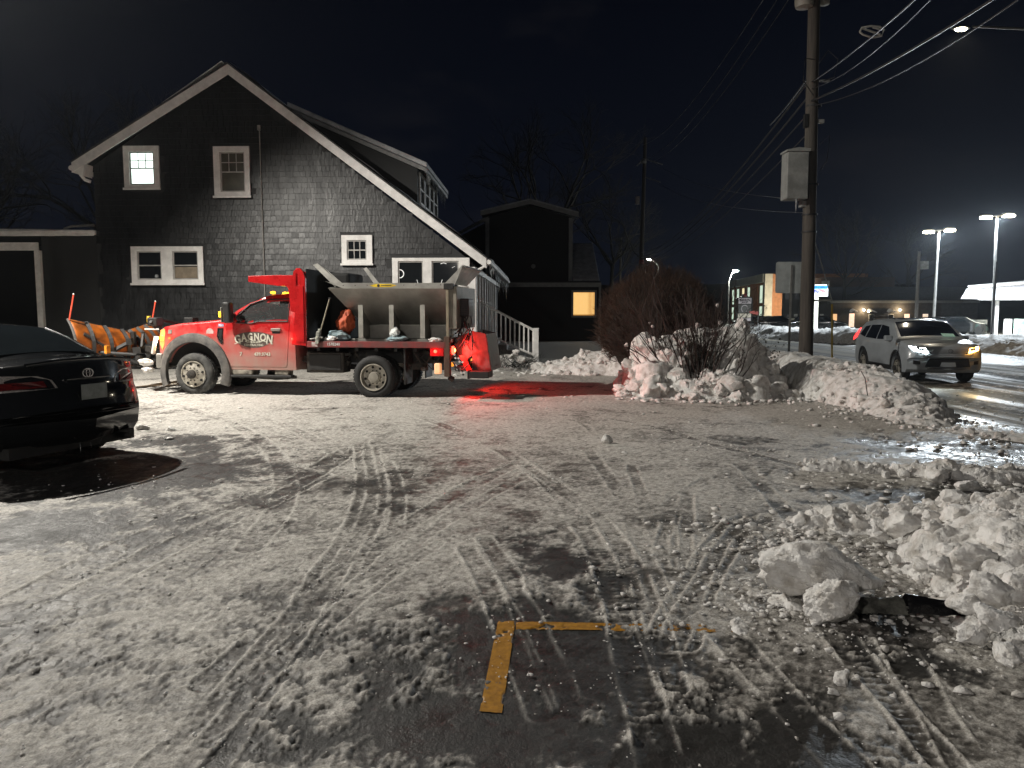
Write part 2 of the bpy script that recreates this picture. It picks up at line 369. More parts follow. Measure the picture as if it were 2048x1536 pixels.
# the paved lot reaches the kerb line, the road starts there: one surface, split in two
fx = V[F].mean(1); isr = fx[:, 0] > road_near(fx[:, 1])
def sub(V, F, A, name, m):
    u, inv = np.unique(F, return_inverse=True)
    return npmesh(name, V[u], inv.reshape(F.shape), m, attrs={k: a.ravel()[u] for k, a in A.items()})
AT = dict(snow=cov, clean=clean, wet=wet)
tag(sub(V, F[~isr], AT, 'parking_lot', GM), 'packed dirty snow and ice worn through to asphalt, criss-crossed by tyre tracks', kind='structure')
tag(sub(V, F[isr], AT, 'road', RM), 'wet slushy road running away along the right side', kind='structure')
# beyond: coarser
X2, Y2 = fan(26.9, 900.0, 200, 420, 1.0, 3.0)
d2 = fbm(X2*.3, Y2*.1, 4, 31); Z2 = gbase(X2, Y2) + .04*(d2-.5)
rr_ = ((X2 > road_near(Y2)) & (X2 < road_far(Y2)))
A2 = dict(snow=np.where(rr_, .25*d2, 1.0), clean=np.where(rr_, .3, .25+.5*d2), wet=np.where(rr_, .9, .2))
V2 = np.stack([X2, Y2, Z2-.01], -1).reshape(-1, 3); F2 = gridfaces(*X2.shape)
f2 = V2[F2].mean(1); isr2 = (f2[:, 0] > road_near(f2[:, 1])) & (f2[:, 0] < road_far(f2[:, 1]))
tag(sub(V2, F2[~isr2], A2, 'snowy_ground', GM), 'snow covered ground stretching behind the buildings', kind='structure')
tag(sub(V2, F2[isr2], A2, 'far_road', RM), 'far stretch of the wet road', kind='structure')
# to the sides and behind the photographer
Xs, Ys = np.meshgrid(np.linspace(-300, 300, 61), np.linspace(-120, 60, 37), indexing='xy')
Zs = gbase(Xs, Ys)-.12
tag(npmesh('terrain', np.stack([Xs, Ys, Zs], -1).reshape(-1, 3), gridfaces(*Xs.shape), GM, attrs=dict(snow=np.ones_like(Xs), clean=np.full(Xs.shape, .4), wet=np.full(Xs.shape, .3))), 'snowy lot beyond the frame', kind='structure')
# painted bay line: thin paint skin over the asphalt, hidden where snow is thicker
def paint_skin(name, poly, nu=14, nv=90):
    P = [np.array(gp(*q)[:2]) for q in poly]   # across first edge, then along
    u = np.linspace(0, 1, nu)[:, None, None]; v = np.linspace(0, 1, nv)[None, :, None]
    G = (P[0]*(1-u)+P[1]*u)*(1-v) + (P[3]*(1-u)+P[2]*u)*v; A, B = G[..., 0], G[..., 1]
    z = gbase(A, B)+.0042+.003*(fbm(A*30, B*26, 3, 13)-.5)
    w_ = fbm(A*16, B*16, 4, 55); ed = np.minimum(np.linspace(0, 1, nu), np.linspace(1, 0, nu))[:, None]*nu/3
    z = z - .012*sst(.64, .74, w_) - .008*sst(.35, .0, ed)*sst(.50, .66, w_)
    Vp = np.stack([A, B, z], -1).reshape(-1, 3); Fp = gridfaces(*A.shape)
    return tag(npmesh(name, Vp, Fp, mat('yellow_paint', (.42, .20, .012), .55, col2=(.26, .12, .01), scale=30, bump=.4, bscale=90, bdist=.004)), None, None, None, 'structure')
tag(paint_skin('parking_line', [(959, 1424), (1004, 1428), (1031, 1243), (996, 1243)]), 'yellow painted bay line coming towards the viewer')
tag(paint_skin('parking_line', [(1032, 1259), (1032, 1244), (1480, 1252), (1480, 1266)], 10, 120), 'yellow painted bay line crossing to the right, fading under the snow')
# ------------------------------------------------------------------ ploughed snow
SNOW = mat('ploughed_snow', (.80, .79, .77), .85, var=.3, scale=9, bump=1.0, bscale=75, bdist=.012, col2=(.46, .43, .39), edge=(.30, .58))
SNOWD = mat('dirty_ploughed_snow', (.50, .47, .43), .8, scale=7, bump=.6, bscale=45, bdist=.014, col2=(.26, .23, .20), edge=(.35, .62))
ICE = mat('icicle_ice', (.85, .9, .92), .08, var=.05, bump=0, trans=.75, ior=1.31)
def rid(x, y, pts, p=2.0, ws=.9):
    """ridge of snow along points (x, y, height, half width)"""
    out = np.zeros_like(x)
    for a, b in zip(pts[:-1], pts[1:]):
        ax, ay, ah, aw = a; bx, by, bh, bw = b; L2 = (bx-ax)**2+(by-ay)**2+1e-9
        t = np.clip(((x-ax)*(bx-ax)+(y-ay)*(by-ay))/L2, 0, 1)
        d = np.hypot(x-ax-t*(bx-ax), y-ay-t*(by-ay)); h = ah+(bh-ah)*t; w = aw+(bw-aw)*t
        out = np.maximum(out, h*np.clip(1-(d/w)**p, 0, 1)**ws)
    return out
def lumpy(x, y, base, seed, n, rr, area, k=.75, emb=.25, dens=None):
    rs = np.random.RandomState(seed); h = base.copy()
    x0, x1, y0, y1 = area
    gx = x[:, 0]; gy = y[0, :]; dx = gx[1]-gx[0]; dy = gy[1]-gy[0]
    for i in range(n):
        cx = rs.uniform(x0, x1); cy = rs.uniform(y0, y1); r = rr[0]*(rr[1]/rr[0])**(rs.rand()**2.2)
        ii = int((cx-gx[0])/dx); jj = int((cy-gy[0])/dy)
        if not (0 <= ii < len(gx) and 0 <= jj < len(gy)): continue
        b = base[ii, jj]
        if b < .02 and rs.rand() > .15: continue
        a0 = max(0, ii-int(1.6*r/dx)-1); a1 = ii+int(1.6*r/dx)+2; b0 = max(0, jj-int(1.6*r/dy)-1); b1 = jj+int(1.6*r/dy)+2
        xx = x[a0:a1, b0:b1]-cx; yy = y[a0:a1, b0:b1]-cy; an = rs.rand()*3.14; ca, sa = math.cos(an), math.sin(an); e = rs.uniform(.7, 1.4)
        u = (xx*ca+yy*sa)*e; v = (-xx*sa+yy*ca)/e
        # facetted block: mixture of a sphere and tilted planes
        q = np.clip(r*r-u*u-v*v, 0, None)
        s = np.sqrt(q)
        for _ in range(3):
            t = rs.rand()*6.28; s = np.minimum(s, r*rs.uniform(.5, .95) - (u*math.cos(t)+v*math.sin(t))*rs.uniform(.2, .9))
        s = np.where(q > 0, s, -9)
        hh = np.where(q > 0, b + np.maximum(s, -.02)*k - r*emb, -9)
        h[a0:a1, b0:b1] = np.maximum(h[a0:a1, b0:b1], hh)
    return h
FN = {}
def mound(name, area, res, fn, label, cat='snow bank', seed=1, n=200, rr=(.03, .15), m=None, fine=.03, kind=None, k=.75, group=None):
    x0, x1, y0, y1 = area
    gx = np.arange(x0, x1, res); gy = np.arange(y0, y1, res); X, Y = np.meshgrid(gx, gy, indexing='ij')
    wx = X+.25*(fbm(X*1.7, Y*1.7, 3, seed+50)-.5); wy = Y+.25*(fbm(X*1.7, Y*1.7, 3, seed+60)-.5)
    FN[name+str(seed)] = fn
    b = fn(wx, wy); msk = sst(.0, .12, b)
    b = b*(1+.5*(fbm(X*1.1, Y*1.1, 3, seed+70)-.5)) + msk*.35*b.max()*.4*(fbm(X*3, Y*3, 4, seed)-.5)
    h = lumpy(X, Y, b, seed, n, rr, area, k=k)
    on = sst(-.01, .05, h)
    h = h + on*(fine*1.5*(fbm(X*11, Y*11, 4, seed+5)-.5) + fine*1.0*(fbm(X*34, Y*34, 3, seed+6)-.5))
    Z = gbase(X, Y) + h - .035
    V = np.stack([X, Y, Z], -1).reshape(-1, 3); F = gridfaces(*X.shape)
    ok = (h.ravel()[F] > .012).any(1); u, inv = np.unique(F[ok], return_inverse=True)
    o = npmesh(name, V[u], inv.reshape(-1, 4), m or SNOW); return tag(o, label, cat, group, kind)

def chunk_mesh(name, seed, d, m, sub=3, cuts=9, rough=.10, fine=.04):
    rs = random.Random(seed); bm = bmesh.new(); bmesh.ops.create_icosphere(bm, subdivisions=sub, radius=1)
    pl = []
    for i in range(cuts):
        v = Vector((rs.gauss(0, 1), rs.gauss(0, 1), rs.gauss(0, 1))).normalized(); pl.append((v, rs.uniform(.55, .9)))
    off = Vector((seed*3.1, seed*1.7, 0))
    for v in bm.verts:
        p = v.co.copy()
        for nv, dd in pl:
            e = p.dot(nv)-dd
            if e > 0: p -= nv*e*.92
        s = 1 + rough*1.6*noise.noise(p*1.6+off) + rough*noise.noise(p*4+off) + fine*noise.noise(p*10+off)+fine*.5*noise.noise(p*22+off)
        v.co = Vector((p.x*d[0]*s, p.y*d[1]*s, p.z*d[2]*s))
    me = bpy.data.meshes.new(name); bm.to_mesh(me); bm.free(); me.materials.append(m); me.shade_smooth(); me.set_sharp_from_angle(angle=R(48)); return me
def put(me, name, loc, rot, label, cat, group=None, sc=1):
    o = bpy.data.objects.new(name, me); COL.objects.link(o); o.location = loc; o.rotation_euler = rot; o.scale = (sc,)*3 if isinstance(sc, (int, float)) else sc
    return tag(o, label, cat, group)

# the big heap with the bush in it
HEAPR = [(3.0, 15.3, .95, .9), (3.7, 15.9, 1.35, 1.1), (4.35, 15.7, 1.45, .95), (4.75, 15.3, 1.05, .62)]
def f_heap(x, y):
    h = rid(x, y, HEAPR, 2.2, .8); h = np.maximum(h, rid(x, y, [(2.5, 14.9, .35, .6), (3.4, 14.6, .45, .75), (4.4, 14.45, .42, .6), (4.95, 14.45, .22, .4)]))
    return h
tag(mound('snow_heap', (1.6, 5.9, 13.5, 17.6), .026, f_heap, 'tall lumpy heap of ploughed snow around the bare bush', 'snow heap', 3, 480, (.05, .30)))
def f_left(x, y): return rid(x, y, [(1.3, 20.6, .35, .9), (2.3, 20.4, .55, 1.2), (3.2, 20.2, .85, 1.1), (3.6, 19.8, .5, .9)], 2, 1)
mound('snow_bank', (.2, 4.9, 18.9, 22), .04, f_left, 'snow bank between the red truck and the dark hedge', 'snow bank', 5, 170, (.05, .25))
def f_wall(x, y):
    h = rid(x, y, [(6.75, 22.5, .62, .70), (6.58, 18.5, .66, .68), (6.42, 15.3, .68, .66)], 6, 1)
    return h
mound('snow_bank', (5.4, 7.8, 14.6, 23.4), .03, f_wall, 'smooth cut snow wall along the pavement behind the bushy heap', 'snow bank', 8, 60, (.03, .10), fine=.025)
def f_bank(x, y): return rid(x, y, [(6.38, 14.75, .68, .85), (6.45, 14.1, .66, 1.05), (6.48, 13.0, .50, .90), (6.25, 12.0, .32, .70), (5.98, 11.2, .12, .42)], 2.4, .85)
mound('snow_bank', (4.6, 8.2, 10.4, 16.6), .022, f_bank, 'long snow bank tapering down towards the driveway, below the utility pole', 'snow bank', 12, 620, (.025, .16))
def f_low(x, y): return rid(x, y, [(2.98, 7.7, .13, .10), (3.3, 7.66, .15, .13), (3.62, 7.5, .12, .10)], 2, .7)
mound('snow_ridge', (2.6, 4.0, 7.3, 8.1), .009, f_low, 'low ridge of crusted snow lying across the driveway', 'snow ridge', 15, 120, (.02, .06), fine=.02)
def f_low2(x, y): return rid(x, y, [(3.75, 7.55, .05, .15), (4.2, 7.4, .16, .22), (4.6, 7.3, .12, .18), (5.3, 7.4, .14, .25), (6.2, 7.7, .16, .3)], 2, .8)
mound('snow_ridge', (3.5, 6.8, 6.7, 8.3), .012, f_low2, 'broken ridge of frozen slush at the street end of the driveway', 'snow ridge', 16, 260, (.025, .12), fine=.02)
def f_low3(x, y): return rid(x, y, [(5.6, 10.6, .03, .25), (6.5, 9.7, .10, .3), (7.3, 9.0, .13, .4)], 2, .8)
mound('snow_ridge', (5.0, 8.2, 8.2, 11.2), .02, f_low3, 'low line of slush lumps curving off the end of the long snow bank', 'snow ridge', 17, 160, (.03, .10), fine=.02)
# foreground heap, bottom right
def f_fore(x, y):
    h = rid(x, y, [(2.25, 5.6, .05, .28), (2.6, 5.7, .11, .32), (3.2, 5.75, .16, .4), (3.9, 5.7, .22, .5)], 2, .8)
    h = np.maximum(h, rid(x, y, [(3.1, 5.1, .16, .5), (2.85, 4.4, .22, .5), (2.6, 3.75, .13, .38)], 2, .8))
    h = np.maximum(h, rid(x, y, [(3.6, 4.9, .42, .9), (3.3, 4.0, .36, .8), (3.1, 3.2, .25, .7)], 2, .8))
    h = np.maximum(h, rid(x, y, [(1.35, 4.0, .035, .28), (1.75, 4.2, .045, .32)], 2, 1))
    return h
mound('snow_heap', (1.0, 5.0, 2.6, 6.6), .0085, f_fore, 'lumpy heap of ploughed snow filling the lower right corner', 'snow heap', 21, 2300, (.018, .16), fine=.022)
# big lumps that can be told apart
big = [  # px, py (resting point), size in px wide, aspect z, seed
 (1300,780,56,.75,1), (1395,778,38,.8,2), (1445,790,34,.6,3), (1490,775,46,.9,4), (1520,765,40,1.2,5), (1560,790,22,.7,6), (1420,797,20,.8,7), (1345,770,30,.9,8)]
SNOWC = mat('chunk_snow', (.80, .79, .77), .85, var=.3, scale=1.4, bump=.7, bscale=9, bdist=.012, col2=(.48, .45, .41), edge=(.30, .56))
CH = [chunk_mesh('snow_chunk', s, (1, .9, .8), SNOWC, 4, 11, .15, .085) for s in range(1, 9)]
def chunk_at(px, py, wpx, asp, k, label, group, lift=.0, zz=None):
    g = gp(px, py, 0); sc = g.y/FPX*wpx/2; z = gz(g.x, g.y)
    rs = random.Random(px*7+py); return put(CH[k % 8], 'snow_chunk', (g.x, g.y+sc*.6, z+sc*asp*.55+lift), (rs.uniform(-.3, .3), rs.uniform(-.3, .3), rs.uniform(0, 6)), label, 'snow chunk', group, (sc*1.08, sc*.95, sc*asp*1.15))
chunk_at(1310, 797, 74, .85, 0, 'big square block of snow at the left foot of the bushy heap', None)
ORD = ['first', 'second', 'third', 'fourth', 'fifth', 'sixth', 'seventh', 'eighth', 'ninth', 'tenth', 'eleventh', 'twelfth']
for i, (px, py, w, a, k) in enumerate(sorted(big[1:])):
    chunk_at(px, py+6, w, a, k, '%s of the seven snow blocks from the left at the foot of the bushy heap' % ORD[i], 'snow blocks round the foot of the bushy heap')
# upright slab on the right of the heap
put(chunk_mesh('snow_slab', 33, (.48, .30, .62), SNOW, 5, 11, .08, .03), 'snow_slab', (4.55, 15.0, .55), (0, .08, .3), 'tall upright slab of snow on the right of the bushy heap', 'snow slab')
put(chunk_mesh('snow_slab', 35, (.42, .30, .45), SNOW, 4, 9, .1, .03), 'snow_slab', (2.75, 15.6, .75), (.1, -.25, .6), 'jagged slab of snow at the top left of the bushy heap', 'snow slab')
put(chunk_mesh('snow_slab', 37, (.55, .30, .42), SNOW, 4, 9, .1, .03), 'snow_slab', (3.35, 20.0, .6), (.0, .25, .2), 'tilted slab of snow on the bank beside the hedge', 'snow slab')
# foreground
g0 = gp(1648, 1215)
put(chunk_mesh('snow_slab', 46, (.33, .20, .17), SNOW, 5, 5, .10, .06), 'snow_slab', (g0.x+.0, g0.y+.10, .165), (-.12, .10, -.08), 'wide slab of packed snow lying alone in the foreground', 'snow slab')
g1 = gp(1685, 1262)
put(chunk_mesh('snow_chunk', 41, (.155, .14, .125), SNOW, 5, 7, .13, .08), 'snow_chunk', (g1.x, g1.y+.10, .10), (0, 0, .4), 'round lump of snow leaning in front of the wide slab', 'snow chunk')
fore = [(1960,1190,120,.8),(1890,1195,70,.9),(2020,1150,150,.75),(1935,1280,90,.8),(2000,1320,120,.7),(1990,1255,130,.8),(1815,1075,100,.8),(1925,1085,110,.7),(2040,1100,130,.9),(1850,1150,60,.7),(1905,1160,70,.8),(1975,1120,70,.8),
 (1760,1085,50,.6),(1790,1130,50,.7),(2045,1250,110,.8),(1950,1345,80,.7),(2020,1385,90,.6),(1870,1105,60,.8),(2010,1210,90,.8),(1690,1090,30,.6)]
ROWN = {0: 'back', 1: 'middle', 2: 'front'}
rowof = lambda q: 0 if q[1] < 1125 else (1 if q[1] < 1225 else 2)
for i, (px, py, w, a) in enumerate(fore):
    rk = sorted([q for q in fore if rowof(q) == rowof((px, py))]).index((px, py, w, a))
    chunk_at(px, py+12, w*.8, a, i, '%s lump from the left in the %s row of the foreground snow heap' % (ORD[rk], ROWN[rowof((px, py))]), 'lumps heaped in the lower right foreground', lift=.05+.10*(px > 1850))
for px, py, w, a, k, lb in [(1690,1372,46,.7,2,'pinkish lump of snow alone on the tyre tracks near the lower right'), (1672,1392,36,.4,5,'flat scrap of snow beside the lump on the tyre tracks'), (1505,1062,34,.7,4,'small crusty lump on the driveway beside the track marks'), (1452,1050,24,.7,1,'smallest crusty lump at the head of the ribbed track'),
    (1215,890,22,1.3,3,'small upright scrap of snow in the middle of the lot'), (1880,965,60,.8,6,'squarish lump in the slush ridge by the street'), (1810,958,26,1.0,1,'small knob of ice standing in the slush ridge'), (1775,960,22,1.2,2,'narrow knob of ice at the left of the slush ridge'), (1945,985,56,.6,7,'flat tilted plate of ice in front of the slush ridge'),
    (282,862,26,.6,2,'small snow lump on the lot right of the black car'), (340,864,22,.6,5,'small snow lump furthest right of the black car')]:
    chunk_at(px, py, w, a, k, lb, None)
# crumbs nobody could count
def crumbs():
    rs = np.random.RandomState(5); ico = bmesh.new(); bmesh.ops.create_icosphere(ico, subdivisions=1, radius=1); iv = np.array([v.co[:] for v in ico.verts]); iff = np.array([[v.index for v in f.verts] for f in ico.faces]); ico.free()
    P = []
    def sc_(n, fx, fy, r0, r1, keep=None):
        for _ in range(n):
            x = fx(); y = fy(x)
            P.append((x, y, r0*(r1/r0)**(rs.rand()**2.5)))
    for _ in range(2800):
        y = 2.3*(18/2.3)**rs.rand(); x = rs.uniform(-1, 1)*(.72*y+.3)
        d = fbm(np.array([x*1.1]), np.array([y*1.1]), 3, 77)[0]
        if rs.rand() < sst(.42, .7, d)*.9: P.append((x, y, (.0012+.0007*y)*(1+2.2*rs.rand()**3)))
    for pts, w, st in TRG:
        for a, b in zip(pts[:-1], pts[1:]):
            L = math.hypot(b[0]-a[0], b[1]-a[1])
            for _ in range(int(L*28*st)):
                t = rs.rand(); sgn = rs.choice([-1, 1]); nx, ny = -(b[1]-a[1])/L, (b[0]-a[0])/L; o = sgn*w*rs.normal(1.25, .25)
                P.append((a[0]+(b[0]-a[0])*t+nx*o, a[1]+(b[1]-a[1])*t+ny*o, .0025+.008*rs.rand()**3))
    for cx, cy, sx, sy, n, r in [(1.6, 4.1, .45, .25, 700, .016), (2.3, 5.2, .6, .45, 900, .025), (3.9, 14.1, 1.2, .3, 420, .05), (3.2, 7.4, .5, .2, 220, .02), (4.6, 7.1, .9, .3, 420, .03), (5.9, 12.2, .7, 1.1, 500, .04), (6.2, 9.6, .8, .8, 260, .03), (2.3, 3.9, .5, .5, 500, .022), (1.4, 20, 1.2, .4, 160, .06), (2.6, 8.6, .6, .3, 180, .02), (-5.2, 9.6, .7, .15, 60, .03)]:
        for _ in range(n): P.append((rs.normal(cx, sx), rs.normal(cy, sy), r*(.18+rs.rand()**3*1.1)))
    n = len(P); P = np.array(P); ok = P[:, 1] > 2.25; P = P[ok]; n = len(P)
    J = 1+.7*(rs.rand(n, len(iv), 1)-.5); S = P[:, 2][:, None, None]*np.stack([rs.uniform(.7, 1.5, n), rs.uniform(.7, 1.5, n), rs.uniform(.3, .7, n)], -1)[:, None, :]
    V = iv[None]*J*S; V[:, :, 0] += P[:, 0:1]; V[:, :, 1] += P[:, 1:2]; V[:, :, 2] += (gbase(P[:, 0], P[:, 1])+P[:, 2]*.25+.008)[:, None]
    F = (iff[None]+np.arange(n)[:, None, None]*len(iv)).reshape(-1, 3)
    o = npmesh('snow_crumbs', V.reshape(-1, 3), F, SNOW, smooth=False); tag(o, 'loose crumbs of frozen snow scattered over the lot', 'snow crumbs', kind='stuff')
crumbs()
def rubble(seed, n, pick, r0, r1, pw=2.2):
    rs = np.random.RandomState(seed); base = []
    for s in range(10):
        me = chunk_mesh('tmp', 100+s, (1, 1, 1), SNOW, 3 if r1 > .05 else (2 if r1 > .03 else 1), 8, .18, .13); v = np.zeros(len(me.vertices)*3); me.vertices.foreach_get('co', v); f = np.array([list(p.vertices) for p in me.polygons]); base.append((v.reshape(-1, 3), f)); bpy.data.meshes.remove(me)
    VV = []; FF = []; o = 0
    for i in range(n):
        q = pick(rs)
        if q is None: continue
        x, y, z = q; r = r0*(r1/r0)**(rs.rand()**pw); v, f = base[rs.randint(10)]
        M = np.array((Matrix.Rotation(rs.uniform(0, 6.28), 3, 'Z') @ Matrix.Rotation(rs.uniform(0, 6.28), 3, 'X')))
        w = (v*np.array([rs.uniform(.8, 1.3), 1, rs.uniform(.6, 1)])*r) @ M.T + np.array([x, y, z+r*.25]); VV.append(w); FF.append(f+o); o += len(v)
    ob = npmesh('snow_rubble', np.vstack(VV), np.vstack(FF), SNOW, smooth=True); ob.data.set_sharp_from_angle(angle=R(40)); ob['kind'] = 'stuff'; ob['label'] = 'broken lumps of snow strewn over the ploughed heaps'; return ob
def on_mound(f, area, lo=.03, hi=9):
    x0, x1, y0, y1 = area
    def pick(rs):
        for _ in range(40):
            x = rs.uniform(x0, x1); y = rs.uniform(y0, y1); h = float(f(np.array([x]), np.array([y]))[0])
            if math.hypot(x-1.62, y-4.05) < .52 or math.hypot(x-2.15, y-3.95) < .28: continue
            if lo < h < hi: return x, y, gz(x, y)+h*rs.uniform(.8, 1.05)-.03
    return pick
rubble(61, 360, on_mound(f_fore, (1.3, 4.2, 2.7, 6.3)), .014, .11, 2.6)
rubble(68, 2600, on_mound(f_fore, (1.2, 4.2, 2.7, 6.3), .004), .004, .022, 1.6)
rubble(62, 230, on_mound(f_heap, (2.0, 5.4, 13.9, 15.6)), .04, .20)
rubble(63, 380, on_mound(f_bank, (5.2, 7.2, 10.7, 14.6), .03), .018, .085)
rubble(64, 120, on_mound(f_left, (.4, 4.2, 19.2, 20.6)), .04, .18)
rubble(65, 260, on_mound(f_low2, (3.6, 6.6, 6.9, 8.1), .02), .012, .075); rubble(66, 90, on_mound(f_low, (2.8, 3.8, 7.4, 7.9), .02), .012, .04); rubble(67, 120, on_mound(f_low3, (5.2, 8, 8.4, 11), .02), .02, .08)
# far side of the road
def f_far(x, y): return rid(x, y, [(19.5, 66, .75, 3), (20.5, 54, .55, 2.6), (21.2, 46, .80, 2.4), (21.6, 41, .85, 2.2), (21.8, 37, .5, 2.2)], 2.2, .8)
mound('snow_bank', (16, 25.5, 34, 68), .16, f_far, 'brightly lit snow bank on the far side of the street', 'snow bank', 25, 300, (.2, .7), fine=.12)
def f_far2(x, y): return rid(x, y, [(21.6, 34, .45, 1.6), (21.8, 31, .55, 1.8), (21.9, 27, .6, 2.0), (22, 22, .6, 2)], 2.2, .8)
mound('snow_bank', (18.6, 25.5, 19, 36.5), .12, f_far2, 'dirty snow bank across the street at the right edge', 'snow bank', 27, 240, (.12, .5), m=SNOWD, fine=.1)
def f_far3(x, y): return rid(x, y, [(24.5, 43, .5, 2.4), (29, 43, .45, 2.4), (33, 43, .5, 2.4)], 2.2, .8)
mound('snow_bank', (21, 36, 38.5, 46), .16, f_far3, 'snow bank in front of the lit canopy across the street', 'snow bank', 29, 160, (.15, .5), fine=.1)
# by the stairs
def f_st(x, y): return rid(x, y, [(-.9, 21.2, .35, .6), (-.2, 21.6, .45, .7), (.5, 22.0, .3, .6)], 2, .9)
mound('snow_heap', (-1.9, 1.5, 20.2, 23), .04, f_st, 'small heap of snow at the foot of the porch stairs', 'snow heap', 31, 70, (.05, .2))
# black plastic scrap half buried, and thin twigs
bp = MB(); vs = []; n = 16
for i in range(n+1):
    for j in range(9):
        u = i/n; w = j/8; x = 2.06+.30*u; y = 3.86+.10*w-.06*u; z = .05+.085*math.sin(PI*w)*(1-.45*u)+.012*noise.noise(Vector((u*5, w*4, 2))); vs.append((x, y, z))
bp.add(vs, [(i*9+j, (i+1)*9+j, (i+1)*9+j+1, i*9+j+1) for i in range(n) for j in range(8)])
tag(bp.build('plastic_scrap', mat('wet_black_plastic', (.008, .008, .009), .25, bump=.6, bscale=30), smooth=180), 'torn black plastic scrap half buried beside the foreground snow heap', 'plastic scrap')
gx_ = MB(); vs = []
for i in range(n+1):
    for j in range(9):
        u = i/n; w = j/8; x = 1.82+.24*u; y = 3.90+.16*w-.03*u; z = .035+.07*math.sin(PI*w)*(.5+.5*u)+.012*noise.noise(Vector((u*6, w*4, 7))); vs.append((x, y, z))
gx_.add(vs, [(i*9+j, (i+1)*9+j, (i+1)*9+j+1, i*9+j+1) for i in range(n) for j in range(8)])
tag(gx_.build('ice_sheet', mat('murky_ice', (.16, .16, .14), .25, col2=(.05, .05, .045), scale=14, bump=.7, bscale=40), smooth=180), 'murky curved sheet of ice between the wide slab and the black plastic scrap', 'ice')
tw1 = at(1722, 742, 12.4); tw2 = at(1736, 772, 12.1); tag(MB().tube([tw1, tw1.lerp(tw2, .5)+Vector((.01, 0, .0)), tw2-Vector((0, 0, .15))], .008, 5).build('twig', mat('black_twig', (.02, .018, .015), .7)), 'single dark twig stuck in the long snow bank', 'twig')
# ------------------------------------------------------------------ house
SHG = mat('charcoal_shingle', (.0105, .0115, .013), .42, var=.6, scale=3.5, bump=.6, bscale=16, bdist=.01, stretch=(1, 1, .35), spec=.5, rvar=.35)
SHW = mat('dark_wall_felt', (.018, .019, .020), .7, bump=0)
WHT = mat('white_trim', (.74, .73, .71), .5, var=.16, scale=5, bump=.15)
SASH = mat('sash_paint', (.42, .41, .39), .5, var=.2, bump=.1)
ROOF = mat('roof_shingle', (.045, .045, .047), .85, var=.5, scale=12, bump=.5)
RSNOW = mat('roof_snow', (.50, .51, .52), .85, var=.3, scale=3, bump=.5, bscale=20)
GLS = mat('dark_window_glass', (.012, .014, .016), .06, var=.1, bump=0, spec=.8)
BLIND = mat('roller_blind', (.20, .19, .15), .8, var=.2, bump=.1)
WLIT = mat('lit_frosted_window', (.8, .85, .8), .6, emis=(.82, 1.0, .92), estr=2.2, bump=0, var=.1)
WARM = mat('lit_warm_window', (.8, .6, .3), .6, emis=(1.0, .45, .10), estr=.30, bump=0, var=.05)
METG = mat('grey_conduit', (.30, .29, .27), .5, metal=.3, bump=.1)
H = Frame((-1.096, 21.3, 0), -2.0)
house = thing_at(H, 'house', 'dark shingled house with white trimmed gable, tall behind the red dump truck', 'house')
PK = H.on(455, 146, 0); ER = (.02, 2.98); EL = H.on(190, 330, 0); EL = (-10.45, EL[1]-.02)
wallpoly = [(-10.45, 0), (0, 0), (0, 2.98), PK, (-10.45, EL[1])]
MB().prism(wallpoly, 0.0, .2).build('wall', SHW, house)
# windows on the gable, in wall coordinates (x0, z0, x1, z1) outer trim
def sl(x): return (EL[1]+(x-EL[0])*(PK[1]-EL[1])/(PK[0]-EL[0])) if x < PK[0] else (PK[1]+(x-PK[0])*(ER[1]-PK[1])/(ER[0]-PK[0]))
WIN = [(-9.56, 4.98, -8.57, 6.14), (-7.06, 4.75, -6.06, 6.11), (-9.47, 2.38, -7.44, 3.42), (-3.58, 2.91, -2.73, 3.71), (-2.19, 1.35, -.06, 3.09)]
# shingles in courses, each its own piece where the lamp picks them out
srs = random.Random(4)
def shingle_mesh(w, seed):
    rs = random.Random(seed); h = .215; t = .016+.008*rs.random(); b = MB()
    # wedge: thick butt at the bottom, thin at the top, lower edge slightly ragged
    j = rs.uniform(-.004, .004)
    vs = [(0, -.001, h), (w, -.001, h), (0, -t, 0+j), (w, -t, 0-j), (0, .004, 0+j), (w, .004, 0-j), (0, .004, h), (w, .004, h)]
    b.add(vs, [(0, 2, 3, 1), (2, 4, 5, 3), (0, 6, 4, 2), (1, 3, 5, 7), (0, 1, 7, 6), (4, 6, 7, 5)])
    return b
WS = [.10, .125, .15, .175, .20]; SHM = {}
def shm(w, k):
    if (w, k) not in SHM:
        b = shingle_mesh(w-.004, int(w*1000)+k*31); me = bpy.data.meshes.new('shingle'); me.from_pydata(b.v, [], b.f); me.materials.append(SHG); me.update(); SHM[(w, k)] = (me, b)
    return SHM[(w, k)]
rest = MB(); cand = []
z = .04; row = 0
while z < 8.0:
    x = -10.44 - srs.uniform(0, .1)
    while x < -.02:
        w = srs.choice(WS); xc = x+w/2
        top = z+.17
        ok = x > -10.46 and x+w < 0 and top < sl(xc)-.02
        for a in WIN:
            if x+w > a[0] and x < a[2] and z+.17 > a[1]+.02 and z < a[3]-.02: ok = False
        if ok: cand.append((x, z+srs.uniform(-.006, .006), w, srs.randrange(3), srs.uniform(-.035, .035)))
        x += w
    z += .15+srs.uniform(-.004, .004); row += 1
cand.sort(key=lambda c: ((c[0]+6.3)/1.6)**2+((c[1]-3.6)/1.15)**2)
for i, (x, z, w, k, yw) in enumerate(cand):
    me, b = shm(w, k)
    if i < 300:
        o = bpy.data.objects.new('shingle', me); COL.objects.link(o); o.parent = house; o.location = (x, 0, z); o.rotation_euler = (srs.uniform(-.05, .03), 0, yw*.4)
    else:
        ca = math.cos(yw*.4); sa = math.sin(yw*.4)
        rest.add([(p[0]*ca-p[1]*sa+x, p[0]*sa+p[1]*ca, p[2]+z) for p in b.v], b.f)
